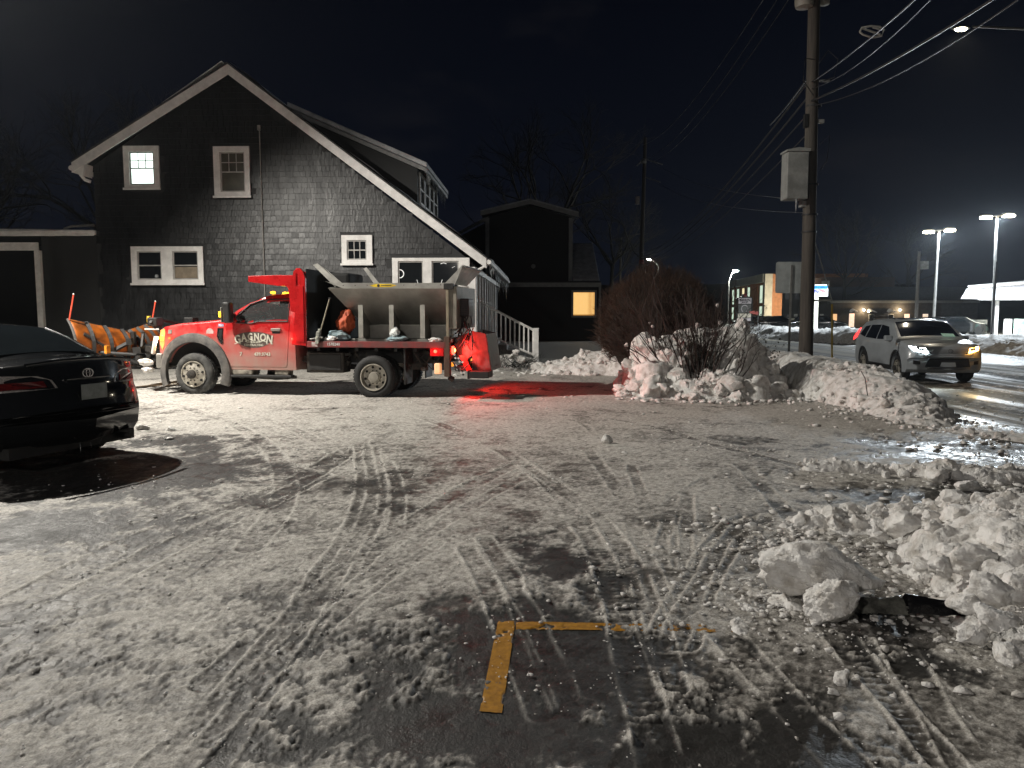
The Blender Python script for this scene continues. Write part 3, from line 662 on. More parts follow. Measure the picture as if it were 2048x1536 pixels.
rest.build('shingle_cladding', SHG, house, kind='stuff')
# rake boards, soffits, roof planes
def beam(pa, pb, y0, y1, h, name, m, drop=0.0, ext=0.0, par=None):
    (ax, az), (bx, bz) = pa, pb
    return MB().prism([(ax, az-drop), (bx, bz-drop), (bx, bz-drop-h), (ax, az-drop-h)], y0, y1).build(name, m, par or house, bevel=.006)
OH = -.42
PKo = H.on(455, 128, -.42); ERo = H.on(973, 517, -.42); ELo = H.on(143, 325, -.42)
beam(PKo, ERo, OH-.02, OH+.02, .27, 'rake_board', WHT); beam(PKo, ELo, OH-.02, OH+.02, .27, 'rake_board', WHT)
beam((PK[0], PK[1]+.2), (.25, ER[1]), OH+.03, .0, .03, 'soffit', WHT); beam((PK[0], PK[1]+.2), (-10.9, EL[1]-.12), OH+.03, 0, .03, 'soffit', WHT)
for (a, b, nm) in ((PKo, ERo, 'roof_right'), (PKo, ELo, 'roof_left')):
    MB().prism([(a[0], a[1]+.045), (b[0], b[1]+.045), (b[0], b[1]), (a[0], a[1])], OH-.05, 13.2).build('roof', ROOF, house)
# thin crust of snow left on the right slope
rs_ = random.Random(9)
v = []; f = []
NX, NY = 60, 40
for i in range(NX+1):
    for j in range(NY+1):
        x = -6.4+6.7*i/NX; y = OH+.02+13*j/NY; zt = PKo[1]+(x-PKo[0])*(ERo[1]-PKo[1])/(ERo[0]-PKo[0])+.05
        v.append((x, y, zt+.05+.05*noise.noise(Vector((x*1.5, y*1.2, 1))))) ; 
for i in range(NX):
    for j in range(NY): f.append((i*(NY+1)+j, (i+1)*(NY+1)+j, (i+1)*(NY+1)+j+1, i*(NY+1)+j+1))
MB().add(v, f).build('roof_snow', RSNOW, house, smooth=180)
# left eave return and downspout elbow
MB().prism([(ELo[0]+.02, ELo[1]-.27), (-10.5, 5.28), (-10.46, ELo[1]-.02), (ELo[0]+.05, ELo[1]-.01)], OH, .02).build('eave_return', WHT, house, bevel=.01)
MB().tube([(ELo[0]+.1, OH+.1, 5.45), (ELo[0]+.18, OH+.1, 5.32), (-10.6, OH+.25, 5.22), (-10.47, OH+.3, 5.17)], .045, 8).build('downspout', WHT, house, smooth=60)
MB().tube([(ELo[0]-.03, OH, ELo[1]-.14), (ELo[0]-.03, 13, ELo[1]-.14)], .07, 8).build('gutter', WHT, house, smooth=60)
MB().tube([(ERo[0]+.06, OH, 2.95), (ERo[0]+.06, 13.1, 2.95)], .065, 8).build('gutter', WHT, house, smooth=60)
MB().tube([(ERo[0]+.02, OH+.05, 2.88), (.30, OH+.1, 2.80), (.12, -.05, 2.72), (.10, -.05, 2.5), (.10, -.05, .2)], .04, 8).build('downspout', WHT, house, smooth=60)
# conduit on the wall
MB().tube([(-5.77, -.04, 6.55), (-5.745, -.04, .6)], .018, 8).box(-5.815, -5.73, -.09, -.01, 6.53, 6.66).build('conduit', METG, house, smooth=40)
def window(x0, z0, x1, z1, panes, par=house, yy=-.035, glass=GLS, blinds=(), lit=False, sill=True, tw=.105, muntins=None):
    """panes: list of (xa, za, xb, zb) clear openings"""
    fr = MB().prism([(x0, z0), (x1, z0), (x1, z1), (x0, z1)], yy-.045, yy+.02, holes=[[(a, b), (a, d), (c, d), (c, b)] for a, b, c, d in panes]).build('window', WHT, par, bevel=.006)
    if sill: MB().box(x0-.03, x1+.03, yy-.085, yy-.046, z0-.045, z0+.012).build('sill', WHT, fr, bevel=.006)
    for i, (a, b, c, d) in enumerate(panes):
        s = MB(); t = .032
        s.prism([(a+.002, b+.002), (c-.002, b+.002), (c-.002, d-.002), (a+.002, d-.002)], yy-.012, yy+.018, holes=[[(a+t, b+t), (a+t, d-t), (c-t, d-t), (c-t, b+t)]])
        if not muntins or muntins[i] != 'fixed': s.box(a+t, c-t, yy-.016, yy+.012, (b+d)/2-.016, (b+d)/2+.016)
        s.build('sash', SASH if not lit else mat('lit_sash', (.3, .32, .3), .5), fr)
        MB().box(a+.001, c-.001, yy+.0185, yy+.0215, b+.001, d-.001).build('pane', glass, fr)
        if muntins and muntins[i] not in (None, 'fixed'):
            mb = MB(); nx, nz_, za, zb = muntins[i]
            for k in range(1, nx): mb.box(a+t+(c-a-2*t)*k/nx-.011, a+t+(c-a-2*t)*k/nx+.011, yy-.008, yy+.008, za, zb)
            for k in range(1, nz_): mb.box(a+t, c-t, yy-.009, yy+.009, za+(zb-za)*k/nz_-.011, za+(zb-za)*k/nz_+.011)
            mb.build('muntin', SASH, fr)
    return fr
window(-9.56, 5.0, -8.57, 6.14, [(-9.40, 5.10, -8.72, 5.98)], glass=WLIT, lit=True, muntins=[(3, 2, 5.55, 5.94)])
w2 = window(-7.06, 4.77, -6.06, 6.11, [(-6.88, 4.89, -6.2, 5.96)], glass=GLS, muntins=[(3, 2, 5.44, 5.92)])
for o_ in [c for c in w2.children if c.name.startswith('pane')]: o_.data.materials.clear(); o_.data.materials.append(mat('blind_behind_glass', (.10, .098, .075), .25, col2=(.05, .05, .04), scale=2, bump=0))
w3 = window(-9.47, 2.40, -7.44, 3.42, [(-9.30, 2.51, -8.62, 3.29), (-8.30, 2.51, -7.59, 3.29)])
MB().box(-8.26, -7.63, -.031, -.018, 2.55, 2.86).build('blind', mat('lower_blind', (.22, .18, .13), .8), w3)
MB().lathe([(.0, .0), (.045, .01), (.05, .06), (.03, .09), (.0, .095)], (-8.78, -.036, 2.56), 'z', 10).build('ornament', mat('pale_ornament', (.3, .32, .33), .4), w3, smooth=60)
window(-3.58, 2.93, -2.73, 3.71, [(-3.43, 3.04, -2.89, 3.57)], muntins=[(3, 1, 3.07, 3.54)])
w5 = window(-2.19, 1.37, -.06, 3.09, [(-2.03, 1.6, -1.34, 3.0), (-1.10, 1.6, -.36, 3.0)], muntins=['fixed', 'fixed'])
RING = mat('white_neon_ring', (.7, .7, .7), .4, emis=(1, 1, .95), estr=.5, bump=0)
def ring(c, r, t, a0=0, a1=2*PI): return [(c[0]+r*math.cos(a0+(a1-a0)*i/18), c[1], c[2]+r*math.sin(a0+(a1-a0)*i/18)) for i in range(19)]
MB().tube(ring((-1.99, -.02, 2.66), .11, 0, -1.7, 1.7), .014, 6, False).tube([(-1.52, -.02, 2.50), (-1.49, -.02, 2.40), (-1.41, -.02, 2.33)], .008, 5).tube([(-1.35, -.02, 2.4), (-1.28, -.02, 2.32), (-1.2, -.02, 2.27)], .006, 5).build('window_ornament', RING, w5)
MB().tube([(-.82, -.02, 2.50), (-.86, -.02, 2.38), (-.95, -.02, 2.27)], .007, 5).tube([(-.86, -.02, 2.93), (-.78, -.02, 2.955), (-.7, -.02, 2.93)], .008, 5).tube([(-.55, -.02, 2.82), (-.47, -.02, 2.86)], .005, 5).build('window_ornament', RING, w5)
# house number plaque with the digits one below the other
pl = MB().box(-.215, -.115, -.062, -.047, 1.78, 2.52).build('number_plaque', mat('black_plaque', (.01, .01, .01), .4, bump=0), house, bevel=.004)
for i, ch in enumerate('303'): text(ch, .22, WHT, pl, (-.165, -.064, 2.36-.22*i), depth=.003, bold=.006, name='digit')
MB().ell((-.24, -.12, 2.55), (.06, .06, .1)).build('wall_lantern', mat('black_metal', (.012, .012, .012), .35, metal=.4), house, smooth=60)
MB().box(-.62, .0, -.03, -.002, 0, 1.36).build('foundation_panel', mat('grey_panel', (.12, .12, .12), .8), house)
# shed dormer on the right slope
DY0, DY1 = .9, 5.3
def rz(x): return PKo[1]+(x-PKo[0])*(ERo[1]-PKo[1])/(ERo[0]-PKo[0])
DX = -1.62; DZ = 5.72
_da = H.on(585, 208, .65); _db = H.on(838, 318, .65)
def dz_(x): return _da[1]-.16+(x-_da[0])*(_db[1]-_da[1])/(_db[0]-_da[0])
DS = _da[0]-.15
dor = MB().prism([(DS+.4, rz(DS+.4)-.02), (DX, rz(DX)), (DX, dz_(DX)), (DS+.4, dz_(DS+.4))], DY0, DY0+.12).prism([(DS+.4, rz(DS+.4)-.02), (DX, rz(DX)), (DX, dz_(DX)), (DS+.4, dz_(DS+.4))], DY1-.12, DY1).box(DX-.12, DX-.002, DY0+.12, DY1-.12, rz(DX)-.2, DZ).build('dormer', mat('black_siding', (.016, .017, .018), .7), house)
MB().prism([(DS, dz_(DS)+.16), (DX+.32, dz_(DX+.32)+.16), (DX+.32, dz_(DX+.32)+.02), (DS, dz_(DS)+.02)], DY0-.28, DY1+.4).build('dormer_roof', RSNOW, dor, bevel=.03)
MB().prism([(DS+.1, dz_(DS+.1)), (DX+.30, dz_(DX+.3)), (DX+.30, dz_(DX+.3)-.11), (DS+.1, dz_(DS+.1)-.11)], DY0-.27, DY0-.23).box(DX+.26, DX+.30, DY0-.22, DY1+.38, dz_(DX+.3)-.12, dz_(DX+.3)).build('dormer_fascia', mat('grey_fascia', (.25, .25, .25), .6), dor)
nw = 4
for k in range(nw):
    a = DY0+.25+k*.98; b = a+.86; zb = rz(DX)+.12; zt = DZ-.12
    fr = MB().prism([(a, zb), (b, zb), (b, zt), (a, zt)], DX, DX+.05, 'x', holes=[[(a+.09, zb+.08), (a+.09, zt-.08), (b-.09, zt-.08), (b-.09, zb+.08)]]).build('dormer_window', WHT, dor)
    MB().box(DX+.02, DX+.045, a+.09, b-.09, (zb+zt)/2-.02, (zb+zt)/2+.02).build('sash', WHT, dor)
MB().box(DX+.002, DX+.014, DY0+.3, DY1-.3, rz(DX)+.1, DZ-.1).build('dormer_pane', GLS, dor)
# icicles
irs = random.Random(11)
def icicle(x, y, z, L, r, par):
    b = MB().tube([(x, y, z), (x, y, z-L*.4), (x+irs.uniform(-.01, .01), y, z-L)], [r, r*.6, .001], 6); return b.build('icicle', ICE, par, smooth=60)
for i in range(42):
    y = OH+.1+(i/42)**1.1*12.5; icicle(ERo[0]+.09, y, 2.92, irs.uniform(.12, .55)*(1+.5*(y > 3)), irs.uniform(.012, .03), house)
for i in range(22): icicle(DX+.31, DY0-.2+i*.2, dz_(DX+.3)-.1, irs.uniform(.1, .5), irs.uniform(.012, .025), house)
# crust of ice on the eave
MB().tube([(ERo[0]+.07, OH+.2+i*.9, 2.99+.03*irs.random()) for i in range(14)], [.05+.03*irs.random() for _ in range(14)], 7).build('eave_ice', RSNOW, house, smooth=60)
# side wall with the enclosed porch, posts between tall panes
MB().box(-.2, -.001, .2, 13, 0, 2.95).build('side_wall', SHW, house)
for k in range(9):
    y = .35+k*1.15
    MB().box(.0, .10, y, y+.13, .55, 2.85).build('porch_post', WHT, house, bevel=.006)
    if k < 8:
        MB().box(.004, .02, y+.17, y+1.11, 1.3, 2.6).build('porch_pane', GLS, house)
        MB().box(.022, .04, y+.13, y+1.15, 1.92, 1.98).build('porch_sash', WHT, house)
MB().box(.0, .11, .2, 12.8, 2.70, 2.84).build('porch_header', WHT, house)
MB().box(-.06, .09, -.08, .19, .2, 2.84).build('corner_board', WHT, house, bevel=.006)
# stairs down to the right with balustrade
S0 = H.on(945, 612, 1.2); S1 = H.on(1026, 664, 1.2)
steps = 6
for k in range(steps): MB().box(.12+k*.26, .12+(k+1)*.26, 1.25, 2.6, 0, 1.0-k*.165).build('stair_step', mat('weathered_deck', (.16, .15, .14), .8), house)
ra = Vector((.12, 1.2, 1.90)); rb = Vector((1.72, 1.2, 1.07))
rail = MB().tube([ra, rb], .035, 4).tube([ra-Vector((0, 0, .85)), rb-Vector((0, 0, .72))], .03, 4).build('stair_rail', WHT, house)
for k in range(12):
    t = (k+.6)/12; p = ra.lerp(rb, t); q = (ra-Vector((0, 0, .85))).lerp(rb-Vector((0, 0, .72)), t)
    MB().box(p.x-.02, p.x+.02, 1.18, 1.22, q.z, p.z).build('baluster', WHT, house)
MB().box(1.68, 1.83, 1.12, 1.27, .12, 1.12).box(1.67, 1.84, 1.11, 1.28, 1.121, 1.15).build('newel_post', WHT, house, bevel=.006)
# ---- side porch on the left
porch = thing_at(H, 'porch', 'low porch wing with white fascia and post at the left edge of the house', 'porch')
PB = mat('black_porch_siding', (.014, .015, .016), .75)
MB().prism([(-18.5, 3.98), (-10.40, 3.86), (-10.40, 3.70), (-18.5, 3.70)], -.26, -.20).box(-18.5, -10.30, -.34, -.262, 3.72, 3.84).build('fascia', WHT, porch, bevel=.008)
MB().box(-18.5, -10.36, -.19, 6, 3.72, 3.84).build('porch_roof', ROOF, porch)
MB().tube([(-11.3, -.1, 3.90), (-11.1, -.1, 3.97), (-10.45, -.1, 4.0)], .035, 8).build('downspout', METG, porch, smooth=60)
MB().box(-18.5, -12.1, -.08, .0, 3.32, 3.54).build('beam', WHT, porch, bevel=.006)
MB().box(-12.2, -12.04, -.09, .07, 1.05, 3.319).build('post', WHT, porch, bevel=.006)
MB().box(-12.86, -12.72, 1.3, 1.42, 2.1, 3.5).build('post', WHT, porch, bevel=.006)
MB().box(-12.03, -10.46, .01, .12, 0, 3.70).box(-18.5, -12.21, -.02, .08, 0, 1.15).build('wall', PB, porch)
MB().box(-18.5, -12.0, 2.4, 2.5, 0, 3.7).build('back_wall', PB, porch)
# ------------------------------------------------------------------ annex behind
AX = Frame((0, 44, 0), 0)
ann = thing_at(AX, 'annex_building', 'black two storey annex with grey trim and one glowing yellow window', 'building')
BS = mat('black_clapboard', (.014, .0145, .015), .7, var=.3, scale=4, bump=.3, stretch=(1, 1, 8))
GT = mat('grey_trim', (.33, .33, .32), .6, var=.2)
MB().prism([(-1.35, 3.2), (3.35, 3.2), (3.35, 6.95), (1.0, 7.60), (-1.35, 6.95)], .0, 7).build('wall', BS, ann)
MB().prism([(-3.2, 0), (4.85, 0), (4.85, 3.3), (-3.2, 3.3)], -.6, .01-.02).build('lower_wall', BS, ann)
for a, b in (((1.0, 7.84), (3.72, 7.12)), ((1.0, 7.84), (-1.75, 7.20))):
    MB().prism([(a[0], a[1]), (b[0], b[1]), (b[0], b[1]-.22), (a[0], a[1]-.22)], -.42, -.35).build('rake_board', GT, ann)
    MB().prism([(a[0], a[1]+.07), (b[0], b[1]+.07), (b[0], b[1]), (a[0], a[1])], -.44, 7.4).build('roof', RSNOW, ann)
MB().box(-1.5, -1.28, -.09, -.003, 3.35, 6.9).build('corner_board', GT, ann); MB().box(3.2, 3.42, -.09, -.003, 3.35, 6.9).build('corner_board', GT, ann)
MB().box(-1.0, 4.95, -.78, -.61, 3.02, 3.26).build('fascia', GT, ann)
MB().prism([(-3.0, 3.27), (4.95, 3.27), (4.95, 3.35), (-3.0, 3.35)], -.75, -.02).build('lower_roof', ROOF, ann)
MB().slab((3.43, -.5, 3.36), (4.9, -.5, 3.36), (4.9, 3.5, 5.7), (3.43, 3.5, 5.7), .12).build('snowy_roof', RSNOW, ann, bevel=.02)
MB().box(4.86, 4.98, -.72, 3.4, 0.3, 3.26).build('side_wall', GT, ann)
# left part stepping back
MB().prism([(-3.1, 3.2), (-1.36, 3.2), (-1.36, 6.9), (-3.1, 6.0)], 1.5, 7).build('rear_wall', BS, ann)
MB().prism([(-1.3, 7.22), (-3.4, 6.10), (-3.4, 5.93), (-1.3, 7.0)], 1.2, 1.4).build('rake_board', GT, ann)
MB().ell((1.2, -.05, 4.2), (.13, .08, .13)).build('wall_lamp', GT, ann, smooth=60)
aw = MB().prism([(3.33, 1.32), (4.74, 1.32), (4.74, 2.84), (3.33, 2.84)], -.66, -.602, holes=[[(3.43, 1.42), (3.43, 2.74), (4.64, 2.74), (4.64, 1.42)]]).build('window', GT, ann)
MB().box(3.44, 4.63, -.624, -.618, 1.43, 2.73).build('pane', WARM, aw)
for k in range(16):
    x = 3.48+k*.074; hq = 1.22 if k < 11 else 1.1
    MB().cbox((x, -.632, 2.10), (.068 if k < 11 else .040, .004, 1.22)).build('blind_slat', mat('vertical_blind', (.6, .5, .3), .7, emis=(1.0, .62, .22), estr=.95, bump=0, var=.2), aw)
# ------------------------------------------------------------------ red dump truck
RED = mat('red_truck_paint', (.50, .012, .014), .28, var=.25, scale=3, bump=.05, coat=.4)
REDD = mat('salt_dusted_red', (.46, .05, .045), .55, var=.2, scale=4, bump=.15, col2=(.26, .16, .14), edge=(.25, .7))
SALT = mat('salt_stained_plastic', (.15, .14, .13), .8, col2=(.05, .05, .05), scale=5, bump=.3)
BLK = mat('black_frame', (.018, .018, .018), .6, var=.4, scale=9, bump=.3)
MUD = mat('muddy_underbody', (.07, .06, .05), .85, col2=(.015, .015, .015), scale=7, bump=.5)
TYR = mat('tyre_rubber', (.02, .02, .02), .75, var=.4, scale=12, bump=.4)
TYRS = mat('salted_tyre', (.10, .10, .095), .85, col2=(.02, .02, .02), scale=5, bump=.3)
RIM = mat('dusty_aluminium', (.46, .43, .37), .48, metal=.55, var=.25, scale=8, bump=.1)
CHR = mat('chrome', (.7, .7, .7), .15, metal=1.0, bump=0, var=.1)
STEEL = mat('galvanized_steel', (.34, .33, .30), .42, metal=.6, var=.25, scale=2.5, bump=.1)
HOLE = mat('black_void', (.004, .004, .004), .9, bump=0)
WPL = mat('white_plastic', (.7, .7, .68), .45, var=.1, bump=.1)
AMB = mat('lit_amber_lens', (.9, .5, .05), .3, emis=(1.0, .42, .02), estr=5.0, bump=0)
AMBD = mat('amber_lens', (.85, .35, .02), .3, emis=(1.0, .35, .03), estr=1.2, bump=0)
REDL = mat('lit_red_lens', (.9, .05, .02), .3, emis=(1.0, .03, .015), estr=14.0, bump=0)
REDH = mat('lit_brake_lamp', (.9, .2, .05), .3, emis=(1.0, .42, .08), estr=12.0, bump=0)
DECAL = mat('cream_lettering', (.62, .60, .50), .6, var=.25, scale=9, bump=0)
T = Frame((-6.2514, 14.95, 0), -8.7)
truck = thing_at(T, 'dump_truck', 'red single cab dump truck with a snow plough, standing before the dark house', 'truck')
TW = 2.02; YC = TW/2

def loft(mb, xs, zlo, zhi, hw, yc, rows=9, rt=.07, crown=.03, endcap=True, deform=None, skip=None, top=6):
    """body skin: rings square to x. zlo, zhi, hw are functions"""
    rings = []
    for x in xs:
        a, b = zlo(x), zhi(x); ring = [(yc, a)]
        side = []
        for i in range(rows+1):
            z = a+(b-rt-a)*i/rows; side.append((hw(x, z), z))
        h = side[-1][0]
        for k in (1, 2, 3): t = k/3*PI/2; side.append((h-rt*(1-math.cos(t)), b-rt+rt*math.sin(t)))
        hh = h-rt
        topp = [(hh*(1-k/top), b+crown*(1-(1-k/top)**2)) for k in range(1, top+1)]
        near = [(yc-y, z) for y, z in side]; far = [(yc+y, z) for y, z in side]
        ring += near + [(yc-y, z) for y, z in topp] + [(yc+y, z) for y, z in reversed(topp[:-1])] + list(reversed(far))
        rings.append([(x, y, z) for y, z in ring])
    m = len(rings[0]); vs = [deform(Vector(p)) if deform else p for rg in rings for p in rg]; fs = []
    for i in range(len(rings)-1):
        for j in range(m):
            q = (i*m+j, i*m+(j+1) % m, (i+1)*m+(j+1) % m, (i+1)*m+j)
            c = sum((Vector(vs[k]) for k in q), Vector())/4
            if skip and skip(c): continue
            fs.append(q)
    if endcap:
        for i in (0, len(rings)-1):
            n = m
            # strips across between the two sides keep the cap tidy
            for j in range(1, n//2): 
                a, b, c, d = i*m+j, i*m+j+1, i*m+(n-j-1), i*m+(n-j)
                if c == b: fs.append((a, b, d)) if a != d else None
                elif j+1 <= n-j-1 and a != d: fs.append((a, b, c, d % (len(rings)*m)))
    mb.add(vs, fs); return rings
def interp(pts):
    X = [p[0] for p in pts]; Z = [p[1] for p in pts]
    return lambda x: float(np.interp(x, X, Z))
def lin(a, b, n): return [a+(b-a)*i/(n-1) for i in range(n)]

# ---- cab and bonnet
AXF = .04; AXR = 3.70; RW = .405
zt = interp([(-.74, 1.17), (-.70, 1.25), (-.62, 1.32), (-.3, 1.38), (.3, 1.43), (.66, 1.47), (.80, 1.53), (.95, 1.64), (1.25, 1.80), (1.46, 1.90), (1.62, 1.94), (1.85, 1.955), (2.08, 1.945), (2.14, 1.90)])
def zb_(x):
    d = abs(x-AXF); a = .43+math.sqrt(max(0, .60**2-d*d)) if d < .60 else .0
    base = .50 if x > 0 else .62
    return max(base, a) if d < .60 else base
def hw_(x, z):
    h = .965
    if z > 1.44: h -= (z-1.44)*.33
    if z < .75: h -= (.75-z)*.06
    if x < -.3: h -= (-.3-x)**2*.55
    if z > 1.15 and x < .72: h -= (z-1.15)*.25
    return h
hole = [(.92, 1.49), (.98, 1.60), (1.20, 1.745), (1.43, 1.825), (1.98, 1.845), (1.99, 1.44), (1.42, 1.44), (1.26, 1.405), (.98, 1.41)]
def inpoly(p, poly):
    c = False; n = len(poly)
    for i in range(n):
        a, b = poly[i], poly[(i+1) % n]
        if (a[1] > p[1]) != (b[1] > p[1]) and p[0] < (b[0]-a[0])*(p[1]-a[1])/(b[1]-a[1])+a[0]: c = not c
    return c
xs = sorted(set([round(v, 3) for v in lin(-.74, 2.14, 97)] + [-.56, .64, -.5, .58]))
cb = MB(); loft(cb, xs, zb_, zt, hw_, YC, rows=16, rt=.05, crown=.035, skip=lambda c: c.z > 1.42 and c.z < 1.83 and inpoly((c.x, c.z), hole) and abs(c.y-YC) > .6)
cb.build('cab_body', RED, truck, smooth=35)
def side_y(x, z, off=.0): return YC-hw_(x, z)-off
def side_panel(name, poly, m, off=.006, holes=None, thick=.012, res=.06, par=None):
    """a sheet that follows the curved side of the cab"""
    def dens(lp):
        out = []
        for i in range(len(lp)):
            a, b = lp[i], lp[(i+1) % len(lp)]; n = max(1, int(math.hypot(b[0]-a[0], b[1]-a[1])/res))
            out += [(a[0]+(b[0]-a[0])*k/n, a[1]+(b[1]-a[1])*k/n) for k in range(n)]
        return out
    loops = [dens(poly)]+[dens(h) for h in (holes or [])]
    flat = [p for lp in loops for p in lp]; tr = tessellate_polygon([[Vector((p[0], p[1], 0)) for p in lp] for lp in loops]); n = len(flat)
    vs = [(p[0], side_y(*p, off), p[1]) for p in flat]+[(p[0], side_y(*p, off-thick), p[1]) for p in flat]; fs = [tuple(t) for t in tr]; o = 0
    for lp in loops:
        k = len(lp); fs += [(o+i, o+(i+1) % k, o+(i+1) % k+n, o+i+n) for i in range(k)]; o += k
    return MB().add(vs, fs).build(name, m, par or truck)
# door in two tones: clean above, salted below (one panel, dusted material by height)
def dusted(name, clean, dusty, z0, z1):
    m = bpy.data.materials.new(name); m.use_nodes = True; n = m.node_tree.nodes; l = m.node_tree.links; b = n['Principled BSDF']
    t = n.new('ShaderNodeTexCoord'); s = n.new('ShaderNodeSeparateXYZ'); l.new(t.outputs['Object'], s.inputs[0]); ns = n.new('ShaderNodeTexNoise'); ns.inputs['Scale'].default_value = 5; ns.inputs['Detail'].default_value = 7; l.new(t.outputs['Object'], ns.inputs['Vector'])
    mr = n.new('ShaderNodeMapRange'); mr.inputs['From Min'].default_value = z0; mr.inputs['From Max'].default_value = z1; mr.inputs['To Min'].default_value = 1; mr.inputs['To Max'].default_value = 0; l.new(s.outputs['Z'], mr.inputs[0])
    a = n.new('ShaderNodeMath'); a.operation = 'ADD'; l.new(mr.outputs[0], a.inputs[0]); m2 = n.new('ShaderNodeMath'); m2.operation = 'MULTIPLY_ADD'; m2.inputs[1].default_value = .9; m2.inputs[2].default_value = -.5; l.new(ns.outputs['Fac'], m2.inputs[0]); l.new(m2.outputs[0], a.inputs[1]); a.use_clamp = True
    mx = n.new('ShaderNodeMixRGB'); mx.inputs[1].default_value = (*clean, 1); mx.inputs[2].default_value = (*dusty, 1); l.new(a.outputs[0], mx.inputs[0]); l.new(mx.outputs[0], b.inputs['Base Color'])
    r = n.new('ShaderNodeMapRange'); r.inputs['To Min'].default_value = .25; r.inputs['To Max'].default_value = .8; l.new(a.outputs[0], r.inputs[0]); l.new(r.outputs[0], b.inputs['Roughness'])
    ct = n.new('ShaderNodeMapRange'); ct.inputs['To Min'].default_value = .5; ct.inputs['To Max'].default_value = 0; l.new(a.outputs[0], ct.inputs[0]); l.new(ct.outputs[0], b.inputs['Coat Weight'])
    MATS[name] = m; return m
DOOR = dusted('road_salt_on_red_paint', (.50, .018, .02), (.36, .24, .20), .45, 1.45)
truck.children[0].data.materials[0] = DOOR
door = side_panel('door', [(.705, .56), (1.93, .56), (1.96, .60), (2.03, 1.40), (2.03, 1.84), (1.98, 1.885), (1.45, 1.865), (1.20, 1.785), (.95, 1.64), (.80, 1.50), (.69, 1.42)], DOOR, holes=[hole])
side_panel('door_glass', hole, mat('cab_side_glass', (.80, .83, .84), .03, trans=.96, bump=0, var=.02, ior=1.1), off=-.004, thick=.003, par=door)
for seg in (((.93, 1.50), (1.20, 1.76)), ((1.20, 1.76), (1.45, 1.84)), ((1.45, 1.84), (2.0, 1.86)), ((2.0, 1.86), (2.0, 1.43)), ((2.0, 1.43), (1.42, 1.43)), ((1.42, 1.43), (1.26, 1.395)), ((1.26, 1.395), (.95, 1.40))):
    MB().tube([(p[0], side_y(*p, .008), p[1]) for p in seg], .012, 6).build('window_seal', BLK, door)
MB().box(1.66, 1.86, side_y(1.76, 1.27, .03), side_y(1.76, 1.27, -.0), 1.245, 1.30).build('door_handle', mat('dusty_chrome', (.35, .3, .27), .4, metal=.6), door, bevel=.012, seg=3)
MB().box(1.68, 1.84, side_y(1.76, 1.27, .009), side_y(1.76, 1.27, 0), 1.20, 1.244).build('handle_recess', BLK, door)
# door emblem: dark patch with arched letters
badge = []
for i in range(24):
    t = 2*PI*i/24; badge.append((1.30+.37*math.cos(t)*(1.06 if abs(math.sin(t)) < .5 else 1), 1.09+.155*math.sin(t)+.015*math.cos(2*t)))
side_panel('door_emblem', badge, mat('dark_emblem_field', (.10, .07, .06), .6, var=.4, scale=6), off=.009, thick=.003, par=door)
def letter(ch, cx, cz, size, par, ang=0, bold=.012, sx=1.1, serif=True, m=DECAL, off=.014):
    y = side_y(cx, cz, off)
    o = text(ch, size, m, par, (cx, y, cz), (PI/2, 0, 0), depth=.001, bold=bold, sx=sx)
    o.rotation_euler = (PI/2, -ang, 0); return o
for i, ch in enumerate('GAGNON'):
    u = (i-2.5)/2.5; cx = 1.30+u*.325; cz = 1.135-.055*u*u; sz = .145+.05*abs(u)
    o = letter(ch, cx, cz, sz*1.12, door, ang=0, bold=.007, sx=.80); o.rotation_euler = (PI/2, u*.16, 0)
    for sx_ in (-1, 1):   # slab serifs at the foot
        MB().cbox((cx+sx_*.045, side_y(cx, cz, .0155), cz-sz*.40), (.045, .002, .014)).build('serif', DECAL, door)
for i, s in enumerate(('LANDSCAPE', 'CONTRACTING')): text(s, .058, DECAL, door, (1.30, side_y(1.3, 1.02-.055*i, .0135), 1.035-.058*i), bold=.001, sx=.88+.06*i)
text('7', .10, DECAL, door, (1.03, side_y(1.03, .80, .0125), .80), bold=.002); text('439.9743', .092, DECAL, door, (1.47, side_y(1.47, .80, .0125), .80), bold=.002, sx=.98)
# rear cab corner marker light
MB().ell((2.09, side_y(2.09, 1.10, .01), 1.10), (.018, .015, .018), 10, 6).build('side_marker', REDL, truck, smooth=60)
# fender flare
fl = MB()
for a0 in range(1):
    vs = []; n = 26
    for i in range(n+1):
        t = PI*(-.13+1.24*i/n); t = PI-t
        for r, off in ((.595, -.04), (.60, .055), (.68, .065), (.76, .035), (.775, -.02)):
            x = AXF+r*math.cos(t); z = .43+r*math.sin(t); vs.append((x, side_y(min(max(x, -.7), 2), .95, off), z))
    fs = [(i*5+j, i*5+j+1, (i+1)*5+j+1, (i+1)*5+j) for i in range(n) for j in range(4)]
    fl.add(vs, fs)
fl.build('fender_flare', SALT, truck, smooth=50)
fl2 = fl.build('fender_flare', SALT, truck, smooth=50); fl2.scale = (1, -1, 1); fl2.location = (0, TW, 0)
